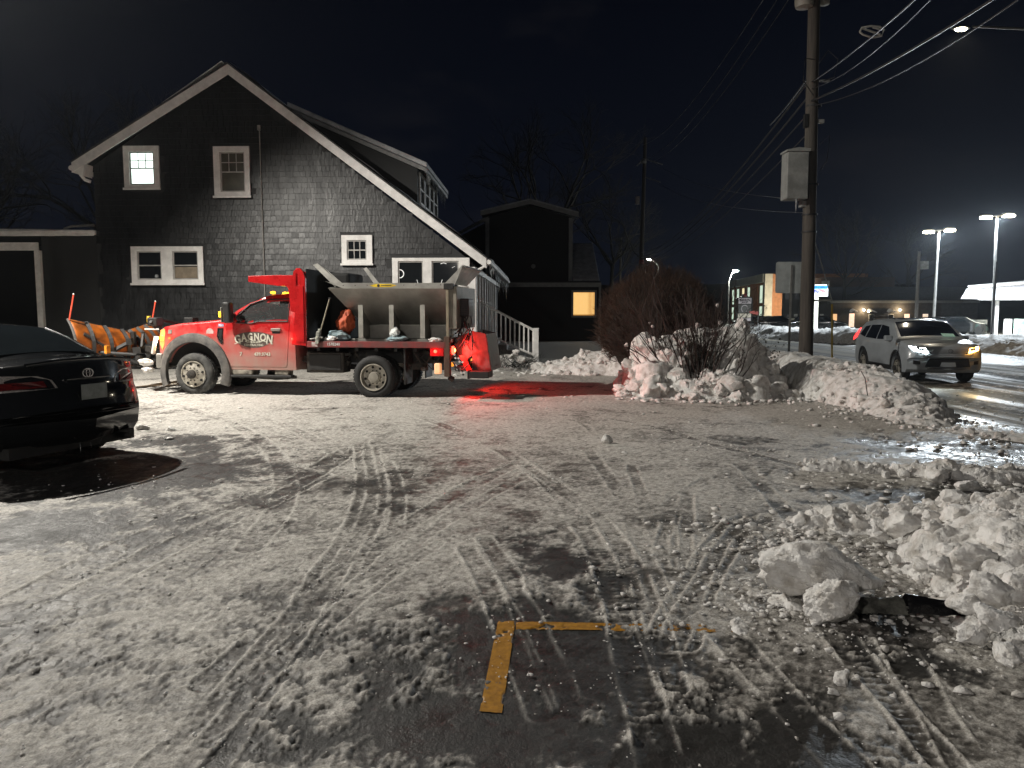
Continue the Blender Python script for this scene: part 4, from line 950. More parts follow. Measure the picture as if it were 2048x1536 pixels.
# front end
MB().box(-.80, -.66, .08, TW-.08, .50, .80).build('front_bumper', mat('salted_chrome', (.33, .32, .30), .5, metal=.6, scale=6), truck, bevel=.03, seg=3)
MB().box(-.765, -.735, .32, TW-.32, .80, 1.22).build('grille', BLK, truck)
hl = side_panel('headlight', [(-.725, .98), (-.71, 1.255), (-.60, 1.285), (-.575, 1.2), (-.60, .98), (-.66, .86)], mat('headlight_lens', (.75, .32, .12), .15, emis=(1.0, .30, .05), estr=.8, bump=0), off=.008)
MB().ell((-.655, side_y(-.655, 1.12, .012), 1.10), (.05, .014, .055), 12, 7).build('turn_lamp', AMB, hl, smooth=60)
side_panel('fender_badge', [(-.50, 1.19), (-.42, 1.19), (-.42, 1.265), (-.50, 1.265)], mat('dusty_badge', (.35, .33, .3), .4, metal=.4), off=.012)
MB().lathe([(0, -.003), (.076, -.003), (.076, .004)], (.39, side_y(.39, 1.22, .004), 1.22), 'y', 24).build('oval_sticker', mat('pale_sticker', (.62, .45, .43), .6), truck)
vt = side_panel('side_vent', [(.545, 1.30), (.66, 1.30), (.665, 1.02), (.64, .99), (.575, 1.05), (.545, 1.15)], CHR, off=.012)
side_panel('vent_recess', [(.58, 1.27), (.645, 1.27), (.648, 1.06), (.60, 1.10), (.58, 1.16)], HOLE, off=.015, thick=.003, par=vt)
side_panel('flag_sticker', [(.55, 1.33), (.66, 1.33), (.66, 1.38), (.55, 1.38)], mat('flag_sticker', (.5, .45, .5), .5, col2=(.12, .1, .3), scale=30), off=.008)
# windscreen, wipers area and roof marker lamps
ws = MB(); vs = []; fs = []
for i in range(9):
    x = .86+(1.50-.86)*i/8
    for j in range(13):
        y = YC+(-.70+.12*i/8 + (1.40-.24*i/8)*j/12); vs.append((x, y, zt(x)+.035*(1-((y-YC)/.95)**2)+.006))
for i in range(8):
    for j in range(12): fs.append((i*13+j, i*13+j+1, (i+1)*13+j+1, (i+1)*13+j))
ws.add(vs, fs).build('windscreen', GLS, truck, smooth=180)
for k, yy in enumerate((.33, .86, 1.01, 1.16, 1.7)):
    MB().ell((1.58, yy, 1.985), (.055, .045, .028), 12, 6).build('roof_lamp', AMB, truck, smooth=60)
# mirror
mi = MB().box(.79, .95, -.20, -.02, 1.40, 1.80).build('side_mirror', mat('dark_mirror_case', (.03, .03, .03), .4), truck, bevel=.045, seg=3)
MB().box(.755, .786, -.19, -.04, 1.41, 1.70).build('mirror_shell', mat('salted_mirror_back', (.30, .29, .26), .5, metal=.3), mi, bevel=.03, seg=3)
MB().box(.735, .765, -.225, -.06, 1.51, 1.62).build('mirror_lamp', AMB, mi, bevel=.02, seg=3)
MB().box(.86, .92, -.03, .16, 1.52, 1.58).build('mirror_arm', BLK, mi)
mm = dup_tree(mi, truck); mm.scale = (1, -1, 1); mm.location = (0, TW, 0)
# inside the cab
cin = MB().box(1.62, 1.80, .30, .92, .95, 1.70).box(1.66, 1.78, .45, .75, 1.70, 1.86).build('seat', mat('grey_cab_seat', (.10, .10, .10), .8), truck, bevel=.04)
MB().box(1.62, 1.80, 1.10, 1.75, .95, 1.70).build('seat', MATS['grey_cab_seat'], truck, bevel=.04)
MB().box(.70, 2.10, .12, 1.9, .70, .80).box(.70, .98, .12, 1.9, .8, 1.42).build('cab_interior', mat('cab_plastic', (.02, .02, .02), .6), truck)
MB().tube([(1.22+.17*math.cos(t)*.35, .56+.18*math.sin(t), 1.36+.17*math.cos(t)) for t in lin(0, 2*PI, 20)], .014, 6).build('steering_wheel', BLK, truck, smooth=60)
# driver
def skinned(name, pts, edges, radii, m, parent=None, sub=2, root=0, label=None):
    me = bpy.data.meshes.new(name); me.from_pydata([Vector(p) for p in pts], edges, []); o = bpy.data.objects.new(name, me); COL.objects.link(o)
    me.materials.append(m)
    sk = o.modifiers.new('skin', 'SKIN'); sk.use_smooth_shade = True
    for i, r in enumerate(radii): me.skin_vertices[0].data[i].radius = (r, r) if not isinstance(r, tuple) else r
    me.skin_vertices[0].data[root].use_root = True
    ss = o.modifiers.new('sub', 'SUBSURF'); ss.levels = sub; ss.render_levels = sub
    if parent is not None: o.parent = parent
    return o
SKIN = mat('skin', (.42, .26, .18), .55, var=.1, bump=.1); COAT = mat('dark_jacket', (.03, .035, .03), .9, bump=.3); CAP = mat('black_knit_cap', (.012, .012, .013), .95, bump=.6, bscale=120)
dl = T.o + T.ex*1.56 + T.ey*.56
drv = empty('person', (dl.x, dl.y, 0), -8.7, 'driver in dark jacket and black knit cap at the wheel of the red truck', 'person')
skinned('body', [(0, 0, 1.0), (.03, 0, 1.18), (.02, 0, 1.36), (0, 0, 1.46), (-.03, 0, 1.53), (.0, -.19, 1.40), (-.02, .19, 1.40), (-.16, -.22, 1.22), (-.18, .22, 1.22), (-.36, -.12, 1.34), (-.36, .12, 1.34), (-.3, -.1, .99), (-.3, .1, .99), (-.62, -.1, 1.0), (-.62, .1, 1.0), (-.70, -.1, .86), (-.70, .1, .86)],
        [(0, 1), (1, 2), (2, 3), (3, 4), (2, 5), (2, 6), (5, 7), (6, 8), (7, 9), (8, 10), (0, 11), (0, 12), (11, 13), (12, 14), (13, 15), (14, 16)],
        [(.16, .15), (.15, .13), (.16, .13), .06, .055, .075, .075, .055, .055, .035, .035, .085, .085, .06, .06, .05, .05], COAT, drv)
hd = MB(); hv = []
hb = bmesh.new(); bmesh.ops.create_icosphere(hb, subdivisions=4, radius=1)
for v_ in hb.verts:
    p = v_.co; x = p.x*.098; y = p.y*.076; z_ = p.z*.118
    if p.x < 0:
        x -= .020*math.exp(-((p.y/.16)**2+((p.z+.10)/.16)**2)); x += .012*math.exp(-(((abs(p.y)-.36)/.15)**2+((p.z-.10)/.12)**2)); x += .007*math.exp(-((p.y/.3)**2+((p.z+.42)/.05)**2)); x -= .007*math.exp(-((p.y/.35)**2+((p.z+.50)/.07)**2)); x -= .006*math.exp(-((p.y/.3)**2+((p.z+.8)/.14)**2))
    y *= 1-.22*max(0, -p.z); y += math.copysign(.016, p.y)*math.exp(-(((p.x-.05)/.16)**2+((p.z+.02)/.22)**2))*(abs(p.y) > .7)
    v_.co = (x, y, z_)
hme = bpy.data.meshes.new('head'); hb.to_mesh(hme); hb.free(); hme.materials.append(SKIN); hme.shade_smooth()
ho = bpy.data.objects.new('head', hme); COL.objects.link(ho); ho.parent = drv; ho.location = (-.035, -.02, 1.625); ho.rotation_euler = (0, 0, R(30))
for sy in (-1, 1): MB().ell((-.079, sy*.028, .012), (.012, .014, .008), 10, 6).build('eye', mat('eye_white', (.5, .5, .5), .2, col2=(.03, .02, .02), bump=0), ho, smooth=60)
MB().box(-.094, -.084, -.022, .022, -.052, -.047).build('mouth', mat('lip', (.28, .12, .10), .5), ho)
MB().lathe([(.0, .125), (.05, .118), (.085, .09), (.102, .05), (.106, .02), (.104, .012)], (0.004, 0, 0), 'z', 20).build('knit_cap', CAP, ho, smooth=60)
for sy in (-1, 1):
    hp = Vector((-.38, sy*.13, 1.36))
    pts = [hp, hp+Vector((-.045, 0, .02)), hp+Vector((-.07, -sy*.02, .03))]; rr_h = [.03, .034, .02]; ed = [(0, 1), (1, 2)]
    for k in range(4):
        b0 = len(pts); zz = .035-.018*k; L = (.03, .034, .032, .025)[k]
        pts += [hp+Vector((-.085, -sy*.01, zz)), hp+Vector((-.085-L*.5, -sy*.035, zz-.005)), hp+Vector((-.085-L*.1, -sy*.055, zz-.006))]; ed += [(1, b0), (b0, b0+1), (b0+1, b0+2)]; rr_h += [.0095, .0085, .007]
    b0 = len(pts); pts += [hp+Vector((-.04, -sy*.035, .045)), hp+Vector((-.065, -sy*.055, .05))]; ed += [(0, b0), (b0, b0+1)]; rr_h += [.011, .009]
    skinned('hand', pts, ed, rr_h, SKIN, drv, 1)
# ---- wheels
def wheel(name, par, c, Rr, wd, kind='front', side=-1, lugs=8, tm=TYR):
    t = MB().lathe([(Rr*.62, -wd/2+.02), (Rr*.66, -wd/2), (Rr*.80, -wd/2-.008), (Rr*.93, -wd/2+.004), (Rr*.985, -wd/2+.035), (Rr, -wd/2+.06), (Rr, wd/2-.06), (Rr*.985, wd/2-.035), (Rr*.93, wd/2-.004), (Rr*.8, wd/2+.008), (Rr*.62, wd/2-.02)], c, 'y', 48).build(name, tm, par, smooth=50)
    nb = 44; tb = MB()
    for i in range(nb):
        a = 2*PI*i/nb
        for s in (-1, 1):
            Mx = Matrix.Translation(c) @ Matrix.Rotation(-a, 4, 'Y')
            tb.box(Rr-.004, Rr+.009, s*wd*.16-wd*.13, s*wd*.16+wd*.13+s*.01, -.018, .018, Mx)
    tb.build('tread', tm, t)
    r = Rr*.63; y0 = side*(wd/2)
    def L(prof, nm, m, n=40): return MB().lathe([(a, y0+side*b) for a, b in prof], c, 'y', n).build(nm, m, t, smooth=35)
    if kind == 'front':
        rim = L([(r, .0), (r*1.0, .022), (r*.94, .024), (r*.90, .008), (r*.80, .010), (r*.62, .030), (r*.42, .040), (r*.40, .06), (r*.0, .06)], 'rim', RIM)
        L([(r*.34, .055), (r*.34, .10), (r*.26, .115), (0, .118)], 'hub', MUD, 24)
        hr, hn = r*.80, .014
        dy = .016
    else:
        rim = L([(r, .0), (r*1.0, .016), (r*.93, .016), (r*.86, -.09), (r*.62, -.105), (r*.45, -.09), (r*.44, -.03), (0, -.03)], 'rim', RIM)
        L([(r*.40, -.032), (r*.36, -.005), (r*.2, .0), (0, .002)], 'hub', mat('dusty_hub', (.3, .28, .24), .5, metal=.3), 24)
        dy = -.096; hr = r*.74
    for i in range(lugs):
        a = 2*PI*i/lugs+.2
        MB().lathe([(0, -.012), (.024, -.012), (.024, .002), (0, .002)], (c[0]+hr*math.cos(a), c[1]+y0+side*dy+side*.004, c[2]+hr*math.sin(a)), 'y', 14).build('hand_hole', HOLE, t)
    nr = r*.5; 
    for i in range(10 if lugs == 8 else 5):
        a = 2*PI*i/(10 if lugs == 8 else 5)
        MB().lathe([(0, -.012), (.011, -.012), (.011, .012), (0, .012)], (c[0]+nr*math.cos(a), c[1]+y0+side*(.045 if kind == 'front' else -.08), c[2]+nr*math.sin(a)), 'y', 6).build('lug_nut', MUD, t)
    return t
wheel('wheel', truck, (AXF, .14, .405), RW, .24, 'front', tm=TYRS); wheel('wheel', truck, (AXF, TW-.14, .405), RW, .24, 'front', 1)
wheel('wheel', truck, (AXR, .10, .39), RW, .24, 'dual'); wheel('wheel', truck, (AXR, .38, .39), RW, .22, 'dual'); wheel('wheel', truck, (AXR, TW-.12, .39), RW, .24, 'dual', 1); wheel('wheel', truck, (AXR, TW-.4, .39), RW, .22, 'dual', 1)
MB().tube([(AXF, .2, .40), (AXF, TW-.2, .40)], .05, 8).tube([(AXR, .2, .40), (AXR, TW-.2, .40)], .075, 8).ell((AXR, YC, .42), (.2, .2, .19)).ell((AXF, YC+.2, .42), (.14, .14, .14)).build('axle', MUD, truck)
MB().box(-.55, 5.0, .60, .68, .62, .86).box(-.55, 5.0, 1.34, 1.42, .62, .86).build('frame_rail', BLK, truck)
MB().box(AXF-.62, AXF+.62, .19, .22, .55, 1.25).build('wheel_well', HOLE, truck)
MB().tube([(1.3, 1.0, .55), (3.5, 1.0, .5)], .05, 8).build('drive_shaft', MUD, truck)
MB().box(2.30, 3.05, .16, .55, .45, .84).build('tool_box', MUD, truck, bevel=.02); MB().box(2.36, 3.0, .145, .159, .50, .80).build('box_lid', BLK, truck, bevel=.01)
und = MB(); urs = random.Random(3)
for i in range(34):
    x = urs.uniform(2.2, 4.95)
    if abs(x-AXR) < .45: continue
    und.cbox((x, urs.uniform(.2, .6), urs.uniform(.50, .86)), (urs.uniform(.04, .28), urs.uniform(.05, .2), urs.uniform(.03, .14)), Matrix.Rotation(urs.uniform(-.4, .4), 3, 'Y'))
for i in range(8): x = urs.uniform(2.3, 4.6); und.tube([(x, urs.uniform(.15, .3), .85), (x+urs.uniform(-.2, .3), .2, urs.uniform(.5, .6)), (x+urs.uniform(0, .5), .25, .8)], .012, 5)
und.build('chassis_parts', MUD, truck, smooth=40, kind='stuff')
MB().box(.75, 1.25, .06, .30, .38, .52).box(1.68, 1.98, .08, .30, .38, .53).build('step_bracket', mat('salt_crusted_metal', (.32, .29, .24), .8, col2=(.08, .07, .06), scale=9), truck, bevel=.04, seg=3)
MB().box(.75, 2.05, .02, .20, .35, .40).build('running_board', BLK, truck, bevel=.012)
MB().tube([(1.1, .15, .36), (1.7, .12, .33), (2.1, .15, .36)], .03, 7).build('step_tube', MUD, truck, smooth=60)
MB().box(.62, .66, .05, .33, .28, .62).build('mud_flap', BLK, truck); MB().box(4.28, 4.31, .02, .52, .26, .93).build('mud_flap', BLK, truck); MB().box(4.28, 4.31, 1.5, 2.0, .26, .93).build('mud_flap', BLK, truck)
# ---- dump body
def zpoly(pts): return [(T.on(300+a/4.8, 500+b/4.8, 0.0)) for a, b in pts]
post = [(2.10, .99), (2.39, .97), (2.40, 2.24), (2.36, 2.37), (2.30, 2.43), (2.23, 2.43), (2.17, 2.37), (2.16, 2.30), (1.84, 2.305), (1.26, 2.29), (1.26, 2.18), (1.84, 2.10), (2.02, 2.095), (2.06, 2.05), (2.10, 1.62), (2.18, 1.60)]
hbd = MB()
bulk = MB().prism(post, -.03, .03).build('headboard_post', RED, truck, bevel=.006); MB().prism(post, TW-.03, TW+.03).build('headboard_post', RED, truck, bevel=.006)
MB().box(2.28, 2.385, .031, TW-.031, .98, 2.36).build('headboard', RED, truck)
MB().box(1.262, 2.27, .031, TW-.031, 2.255, 2.285).box(1.262, 1.29, .031, TW-.031, 2.19, 2.254).build('cab_protector', RED, truck)
MB().box(2.19, 2.36, -.045, -.032, 1.05, 2.10).box(2.19, 2.22, -.05, -.046, 2.1, 2.36).build('post_stiffener', RED, truck, bevel=.005)
MB().box(2.386, 2.40, .035, TW-.03, 1.05, 2.42).build('headboard_shade', HOLE, truck)  # near-black sheet paints the shade on the headboard's unlit back
MB().box(2.41, 2.84, 1.1, TW-.06, 1.05, 2.40).build('dark_filler', mat('filler_black', (.008, .008, .008), .9), truck, bevel=.06)  # block added to keep the gap behind the headboard as dark as shade
RAIL = mat('dirty_dark_red_rail', (.24, .03, .03), .6, col2=(.12, .05, .045), scale=5, bump=.2)
for yy in (-.03, TW-.05): MB().box(2.401, 5.10, yy, yy+.08, .945, 1.06).build('bed_rail', RAIL, truck, bevel=.006)
MB().box(2.401, 5.10, .051, TW-.051, .98, 1.04).build('bed_floor', mat('rusty_bed', (.05, .04, .035), .8), truck)
text('1578240', .075, WHT, truck, (2.93, -.033, 1.005), bold=.001, depth=.001)
MB().box(2.50, 2.62, -.034, -.031, .96, 1.045).build('reflector_tape', mat('scuffed_tape', (.5, .48, .45), .6, col2=(.25, .1, .1), scale=20), truck)
for k in range(7): MB().box(2.55+k*.38, 2.61+k*.38, .1, TW-.1, .87, .979).build('cross_member', BLK, truck)
# rear posts, lights, bumper
MB().box(5.06, 5.17, -.03, .08, .42, 1.16).box(5.06, 5.17, TW-.08, TW+.03, .42, 1.16).box(5.08, 5.16, .081, TW-.081, .74, .93).build('rear_frame', mat('rusty_rear_frame', (.10, .06, .04), .7, scale=9, bump=.3), truck, bevel=.008)
lp = MB().box(4.80, 5.055, -.034, .03, .80, .943).build('light_plate', RED, truck)
MB().ell((4.90, -.04, .885), (.032, .02, .032), 14, 8).build('side_marker', REDL, lp, smooth=60)
for yy in (.16, TW-.16):
    tl = MB().lathe([(0, .0), (.075, .0), (.075, .03), (.05, .045), (0, .05)], (5.175, yy, .90), 'x', 24).build('tail_lamp', REDL, truck, smooth=40)
    MB().lathe([(0, .051), (.035, .050), (.02, .062), (0, .065)], (5.175, yy, .90), 'x', 16).build('lamp_core', REDH, tl, smooth=60)
    MB().box(5.17, 5.19, yy-.06, yy+.06, .60, .68).build('reflector', AMBD, truck)
MB().box(4.86, 4.98, .02, .14, .46, .66).build('work_lamp', mat('dim_warm_lamp', (.8, .6, .4), .4, emis=(1, .45, .18), estr=.7, bump=0), truck, bevel=.02)
MB().box(5.18, 5.40, .35, TW-.35, .50, .60).build('hitch', BLK, truck, bevel=.01)
MB().tube([(5.14, .05, .40), (5.20, .1, .36)], .05, 8).build('exhaust_tip', MUD, truck)
# ---- plough (V blade), lights tower, markers
pw = empty('snow_plow', (0, 0, 0)); pw.parent = truck
ORG = mat('orange_plough_steel', (.34, .09, .008), .42, col2=(.06, .02, .006), scale=3, bump=.2, metal=.2)
BSTL = mat('bare_plough_steel', (.22, .21, .20), .45, metal=.6, scale=4)
HG = Vector((-1.93, YC, 0)); 
def wing(E, ztop_e, name):
    v = []; f = []; n = 14; m = 10
    d = Vector((E[0]-HG.x, E[1]-HG.y, 0)).normalized(); fw = Vector((-abs(d.y), 0, 0))
    nrm = Vector((-abs(d.y), -d.x*(1 if d.y > 0 else -1)*-1, 0)).normalized()
    nrm = Vector((d.y, -d.x, 0)); nrm = nrm if nrm.x < 0 else -nrm
    for i in range(n+1):
        t = i/n; p = HG.lerp(Vector((E[0], E[1], 0)), t); zt_ = 1.20+(ztop_e-1.20)*t; zb = .46
        for j in range(m+1):
            u = j/m; z = zb+(zt_-zb)*u; cv = .26*(2*u-1)**2*(1.0 if u > .5 else .7) - .10
            q = p+nrm*cv; v.append((q.x, q.y, z))
    for i in range(n):
        for j in range(m): f.append((i*(m+1)+j, (i+1)*(m+1)+j, (i+1)*(m+1)+j+1, i*(m+1)+j+1))
    mb = MB().add(v, f); o = mb.build(name, ORG, pw, smooth=180)
    sd = o.modifiers.new('thick', 'SOLIDIFY'); sd.thickness = .012
    # ribs on the back
    bk = -nrm
    for t in (.12, .42, .72):
        pts = []
        for j in range(m+1):
            u = j/m; p = HG.lerp(Vector((E[0], E[1], 0)), t); zt_ = 1.20+(ztop_e-1.20)*t; z = .46+(zt_-.46)*u; cv = .26*(2*u-1)**2*(1.0 if u > .5 else .7)-.10
            q = p+nrm*cv+bk*.03; pts.append((q.x, q.y, z))
        MB().tube(pts, .048, 4).build('rib', BLK, o)
    a = HG.lerp(Vector((E[0], E[1], 0)), .1)+bk*.16; b = HG.lerp(Vector((E[0], E[1], 0)), .85)+bk*.05
    MB().tube([(a.x, a.y, 1.0), (b.x, b.y, .55)], .045, 4).tube([(a.x, a.y, .55), (b.x, b.y, ztop_e-.3)], .045, 4).build('brace', BLK, o)
    # end edge and cutting edge
    pts = v[n*(m+1):(n+1)*(m+1)]; MB().tube(pts, .026, 5).build('end_edge', BSTL, o)
    MB().tube([v[i*(m+1)] for i in range(n+1)], .022, 4).build('cutting_edge', BLK, o)
    MB().tube([v[i*(m+1)+m] for i in range(n+1)], .014, 5).build('top_edge', BLK, o)
    mk = Vector(v[n*(m+1)+m]); return o, mk
wn_, m1 = wing((-2.42, -.12), 1.47, 'moldboard'); wf_, m2 = wing((-2.10, 2.15), 1.36, 'moldboard')
ORR = mat('fluorescent_marker', (.75, .10, .05), .5, emis=(1, .12, .07), estr=.22, bump=0)
for mk in (m1, m2):
    MB().tube([mk+Vector((.03, 0, -.05)), mk+Vector((.16, 0, .48))], .014, 6).build('marker_rod', ORR, pw); MB().ell(mk+Vector((.16, 0, .49)), (.016,)*3).build('rod_tip', WPL, pw)
MB().box(m2.x-.06, m2.x+.0, 2.1, 2.2, 1.36, 1.52).build('yellow_pad', mat('yellow_pad', (.75, .48, .04), .5), pw, bevel=.015)
MB().tube([(-1.90, YC, .5), (-1.90, YC, 1.2)], .06, 8).build('hinge', BLK, pw)
pf = MB(); prs = random.Random(12)
for a, b in [((-1.25, .8, .55), (-.80, .45, .55)), ((-1.25, 1.2, .55), (-.80, 1.57, .55)), ((-1.2, 1, .62), (-.85, 1, .66)), ((-.88, .42, .42), (-.88, .42, 1.32)), ((-.88, 1.6, .42), (-.88, 1.6, 1.32)), ((-.88, .45, 1.45), (-.88, 1.6, 1.30)), ((-.95, .35, 1.30), (-.95, .2, 1.42)), ((-1.2, .8, .7), (-2.15, .25, .80)), ((-1.2, 1.2, .7), (-1.95, 1.8, .75)), ((-1.2, .9, .6), (-1.9, 1.0, .62)), ((-1.5, .6, .5), (-1.6, .9, 1.15)), ((-1.7, 1.0, .5), (-1.6, .9, 1.2)), ((-.9, .5, 1.0), (-1.25, .9, .62)), ((-.9, 1.5, 1.0), (-1.25, 1.1, .62)), ((-.82, .40, .45), (-.82, .35, .9))]:
    pf.tube([a, b], .035, 6)
for i in range(46): c_ = (prs.uniform(-1.75, -.8), prs.uniform(.35, 1.6), prs.uniform(.45, 1.05)); pf.cbox(c_, (prs.uniform(.05, .2), prs.uniform(.05, .2), prs.uniform(.04, .16)), Matrix.Rotation(prs.uniform(-.6, .6), 3, 'Y'))
pf.build('plow_frame', BLK, pw, smooth=40, kind='stuff')
MB().tube([(-.99, .30, .78), (-.90, .28, 1.12)], .042, 10).build('hydraulic_cylinder', mat('white_cylinder', (.75, .74, .7), .4), pw, smooth=50)
for yy in (.34, 1.62):
    MB().box(-1.05, -.83, yy-.12, yy+.12, 1.33, 1.50).build('plow_lamp', BLK, pw, bevel=.03, seg=3)
MB().box(-1.60, -1.15, .95, 1.0, 1.24, 1.27).build('hose_guard', WPL, pw)
for i in range(5): MB().tube([(-.95, .45+.12*i, 1.1), (-1.15, .5+.1*i, .9-.04*i), (-1.05, .5+.1*i, .55)], .012, 6).build('hose', BLK, pw, smooth=60)
for k, (x, y, z, s) in enumerate(((-1.22, .40, .60, .12), (-1.20, .42, .44, .11), (-1.62, .10, .50, .07), (-1.5, .5, .8, .05))):
    o = bpy.data.objects.new('snow_lump', CH[k]); COL.objects.link(o); o.parent = pw; o.location = (x, y, z); o.scale = (s*1.3, s, s*.8)
MB().cbox((-1.92, .20, .86), (.05, .12, .16)).build('guide_plate', mat('orange_plate', (.75, .28, .03), .4), pw)
# red and amber glow: the lamps themselves light the snow
for _y, _p in ((.10, 120), (TW-.16, 70)):
    lamp('SPOT', 'tail_light', (5.26, _y, .90), _p, (1, .03, .02), .04, truck, spot_size=R(168), spot_blend=.4).rotation_euler = (0, R(-82), 0)
lamp('POINT', 'marker_light', (4.90, -.10, .885), 1.0, (1, .03, .02), .03, truck); lamp('POINT', 'marker_light', (2.10, -.09, 1.10), .9, (1, .04, .02), .03, truck)
lamp('POINT', 'roof_light', (1.58, .8, 2.06), 1.5, (1, .5, .05), .05, truck)
lamp('POINT', 'turn_light', (-.72, -.12, 1.10), 2.5, (1, .35, .03), .04, truck)
lamp('SPOT', 'headlight_beam', (-.80, .30, 1.08), 40, (1, .62, .30), .06, truck, spot_size=R(110), spot_blend=.6).rotation_euler = (0, R(82), 0)
lamp('SPOT', 'headlight_beam', (-.80, 1.72, 1.08), 40, (1, .62, .30), .06, truck, spot_size=R(110), spot_blend=.6).rotation_euler = (0, R(82), 0)
# ------------------------------------------------------------------ salt spreader in the bed
S = Frame(T.o, -8.7)
sp = thing_at(S, 'salt_spreader', 'galvanized V shaped salt spreader sitting in the bed of the red dump truck', 'salt spreader')
yn, yf_ = .12, TW-.12
hop = MB()
def panel(a, b, c, d, t=.012): hop.slab(a, b, c, d, t)
panel((2.80, yn, 2.06), (5.10, yn, 2.06), (4.98, .72, 1.36), (3.28, .72, 1.36)); panel((2.80, yf_, 2.06), (5.10, yf_, 2.06), (4.98, 1.32, 1.36), (3.28, 1.32, 1.36))
panel((2.80, yn, 2.06), (2.80, yf_, 2.06), (3.28, 1.32, 1.36), (3.28, .72, 1.36)); panel((5.10, yn, 2.06), (5.10, yf_, 2.06), (4.98, 1.32, 1.36), (4.98, .72, 1.36))
hop.build('hopper', STEEL, sp)
fg = MB().prism([(2.62, 2.20), (2.94, 2.155), (5.12, 2.14), (5.12, 2.04), (3.10, 2.05), (2.76, 2.18)], yn-.03, yn-.012).prism([(2.94, 2.155), (5.12, 2.14), (5.12, 2.04), (3.02, 2.05)], yf_+.012, yf_+.03).box(2.9, 5.12, yn-.0119, yn+.08, 2.13, 2.145).build('top_flange', mat('light_galvanized', (.42, .41, .38), .4, metal=.5, scale=3), sp, bevel=.004)
for k in range(9): MB().ell((3.1+k*.235, yn-.031, 2.105), (.011, .004, .011), 8, 5).build('bolt', CHR, fg)
# yellow sticker
MB().prism([(3.62, 2.10), (3.72, 2.13), (4.02, 2.13), (4.14, 2.10), (4.02, 2.072), (3.72, 2.072)], yn-.034, yn-.0305).build('sticker', mat('yellow_sticker', (.75, .52, .02), .5), sp)
MB().lathe([(0, 0), (.027, 0), (.027, .002), (0, .002)], (3.79, yn-.0365, 2.10), 'y', 16).box(3.84, 4.04, yn-.0365, yn-.0345, 2.094, 2.106).build('sticker_mark', BLK, sp)
for x in (3.42, 4.02, 4.62):
    MB().prism([(yn+.02, 1.72), (yn+.02, 1.12), (.66, 1.12), (.66, 1.40)], x-.006, x+.006, 'x').build('gusset', STEEL, sp)
    MB().box(x-.045, x+.045, yn+.0, yn+.018, 1.12, 1.74).build('rib', mat('pale_galvanized', (.42, .41, .37), .45, metal=.5), sp)
MB().box(3.2, 5.05, .60, 1.44, 1.10, 1.355).box(2.55, 5.15, .30, .42, 1.045, 1.10).box(2.55, 5.15, 1.6, 1.72, 1.045, 1.10).build('conveyor_box', STEEL, sp, bevel=.006)
# wings at the front
WG = mat('pale_wing_steel', (.46, .45, .42), .45, metal=.4)
MB().slab((2.50, yn-.02, 2.50), (2.60, yn-.02, 2.52), (3.02, yn-.01, 2.16), (2.93, yn-.01, 2.08), .01).slab((2.60, yn-.02, 2.52), (2.74, yn+.02, 2.42), (3.06, yn, 2.16), (3.02, yn-.01, 2.155), .01).build('front_wing', WG, sp)
MB().slab((2.86, yf_, 2.52), (2.93, yf_, 2.55), (3.22, yf_+.02, 2.18), (3.10, yf_+.02, 2.18), .01).build('front_wing', WG, sp)
# rear deflector: near edge rises to the back, plate spans the width
MB().slab((5.08, yn-.02, 2.14), (5.40, yn-.02, 2.46), (5.40, yf_+.02, 2.46), (5.08, yf_+.02, 2.14), .012).slab((5.08, yn-.022, 2.14), (5.40, yn-.022, 2.46), (5.24, yn-.022, 2.10), (5.12, yn-.022, 2.04), .01).slab((5.40, yn-.02, 2.46), (5.44, yn-.02, 2.42), (5.44, yf_+.02, 2.42), (5.40, yf_+.02, 2.46), .008).build('rear_deflector', WG, sp)
MB().box(5.12, 5.30, .02, 1.7, 1.30, 2.08).build('rear_panel', mat('dull_galvanized', (.26, .24, .20), .7, metal=.2), sp, bevel=.01)
MB().box(5.06, 5.24, -.02, .08, 2.02, 2.13).box(5.22, 5.25, -.03, .05, 2.05, 2.12).build('latch', BLK, sp, bevel=.006)
MB().box(5.10, 5.15, -.01, .03, 1.05, 2.02).build('corner_rod', mat('rusty_rod', (.30, .26, .19), .6, metal=.3), sp)
mot = MB().box(5.23, 5.46, .30, .72, 1.52, 1.86).build('engine', mat('oily_engine', (.05, .03, .03), .5, metal=.3), sp, bevel=.02)
for k in range(7): MB().box(5.24, 5.45, .285, .299, 1.55+k*.04, 1.565+k*.04).build('cooling_fin', BLK, mot)
hz_ = random.Random(21)
for k in range(11):
    a = Vector((5.25+hz_.uniform(0, .2), hz_.uniform(.15, .6), 1.55)); b = Vector((5.15+hz_.uniform(0, .35), hz_.uniform(.1, .5), 1.0+hz_.uniform(-.1, .2)))
    m_ = (a+b)/2+Vector((hz_.uniform(-.15, .2), hz_.uniform(-.15, .05), 0)); MB().tube([a, a.lerp(m_, .6)+Vector((0, 0, -.05)), m_, b.lerp(m_, .4), b], .011, 6).build('hose', BLK, sp, smooth=60)
hp_ = [(5.22+.0, -.02, .70), (5.30, -.04, .58), (5.42, -.03, .55), (5.53, 0, .66), (5.58, .05, .90), (5.56, .1, 1.2), (5.47, .2, 1.4)]
MB().tube(hp_, .012, 7).build('loop_hose', BLK, sp, smooth=60)
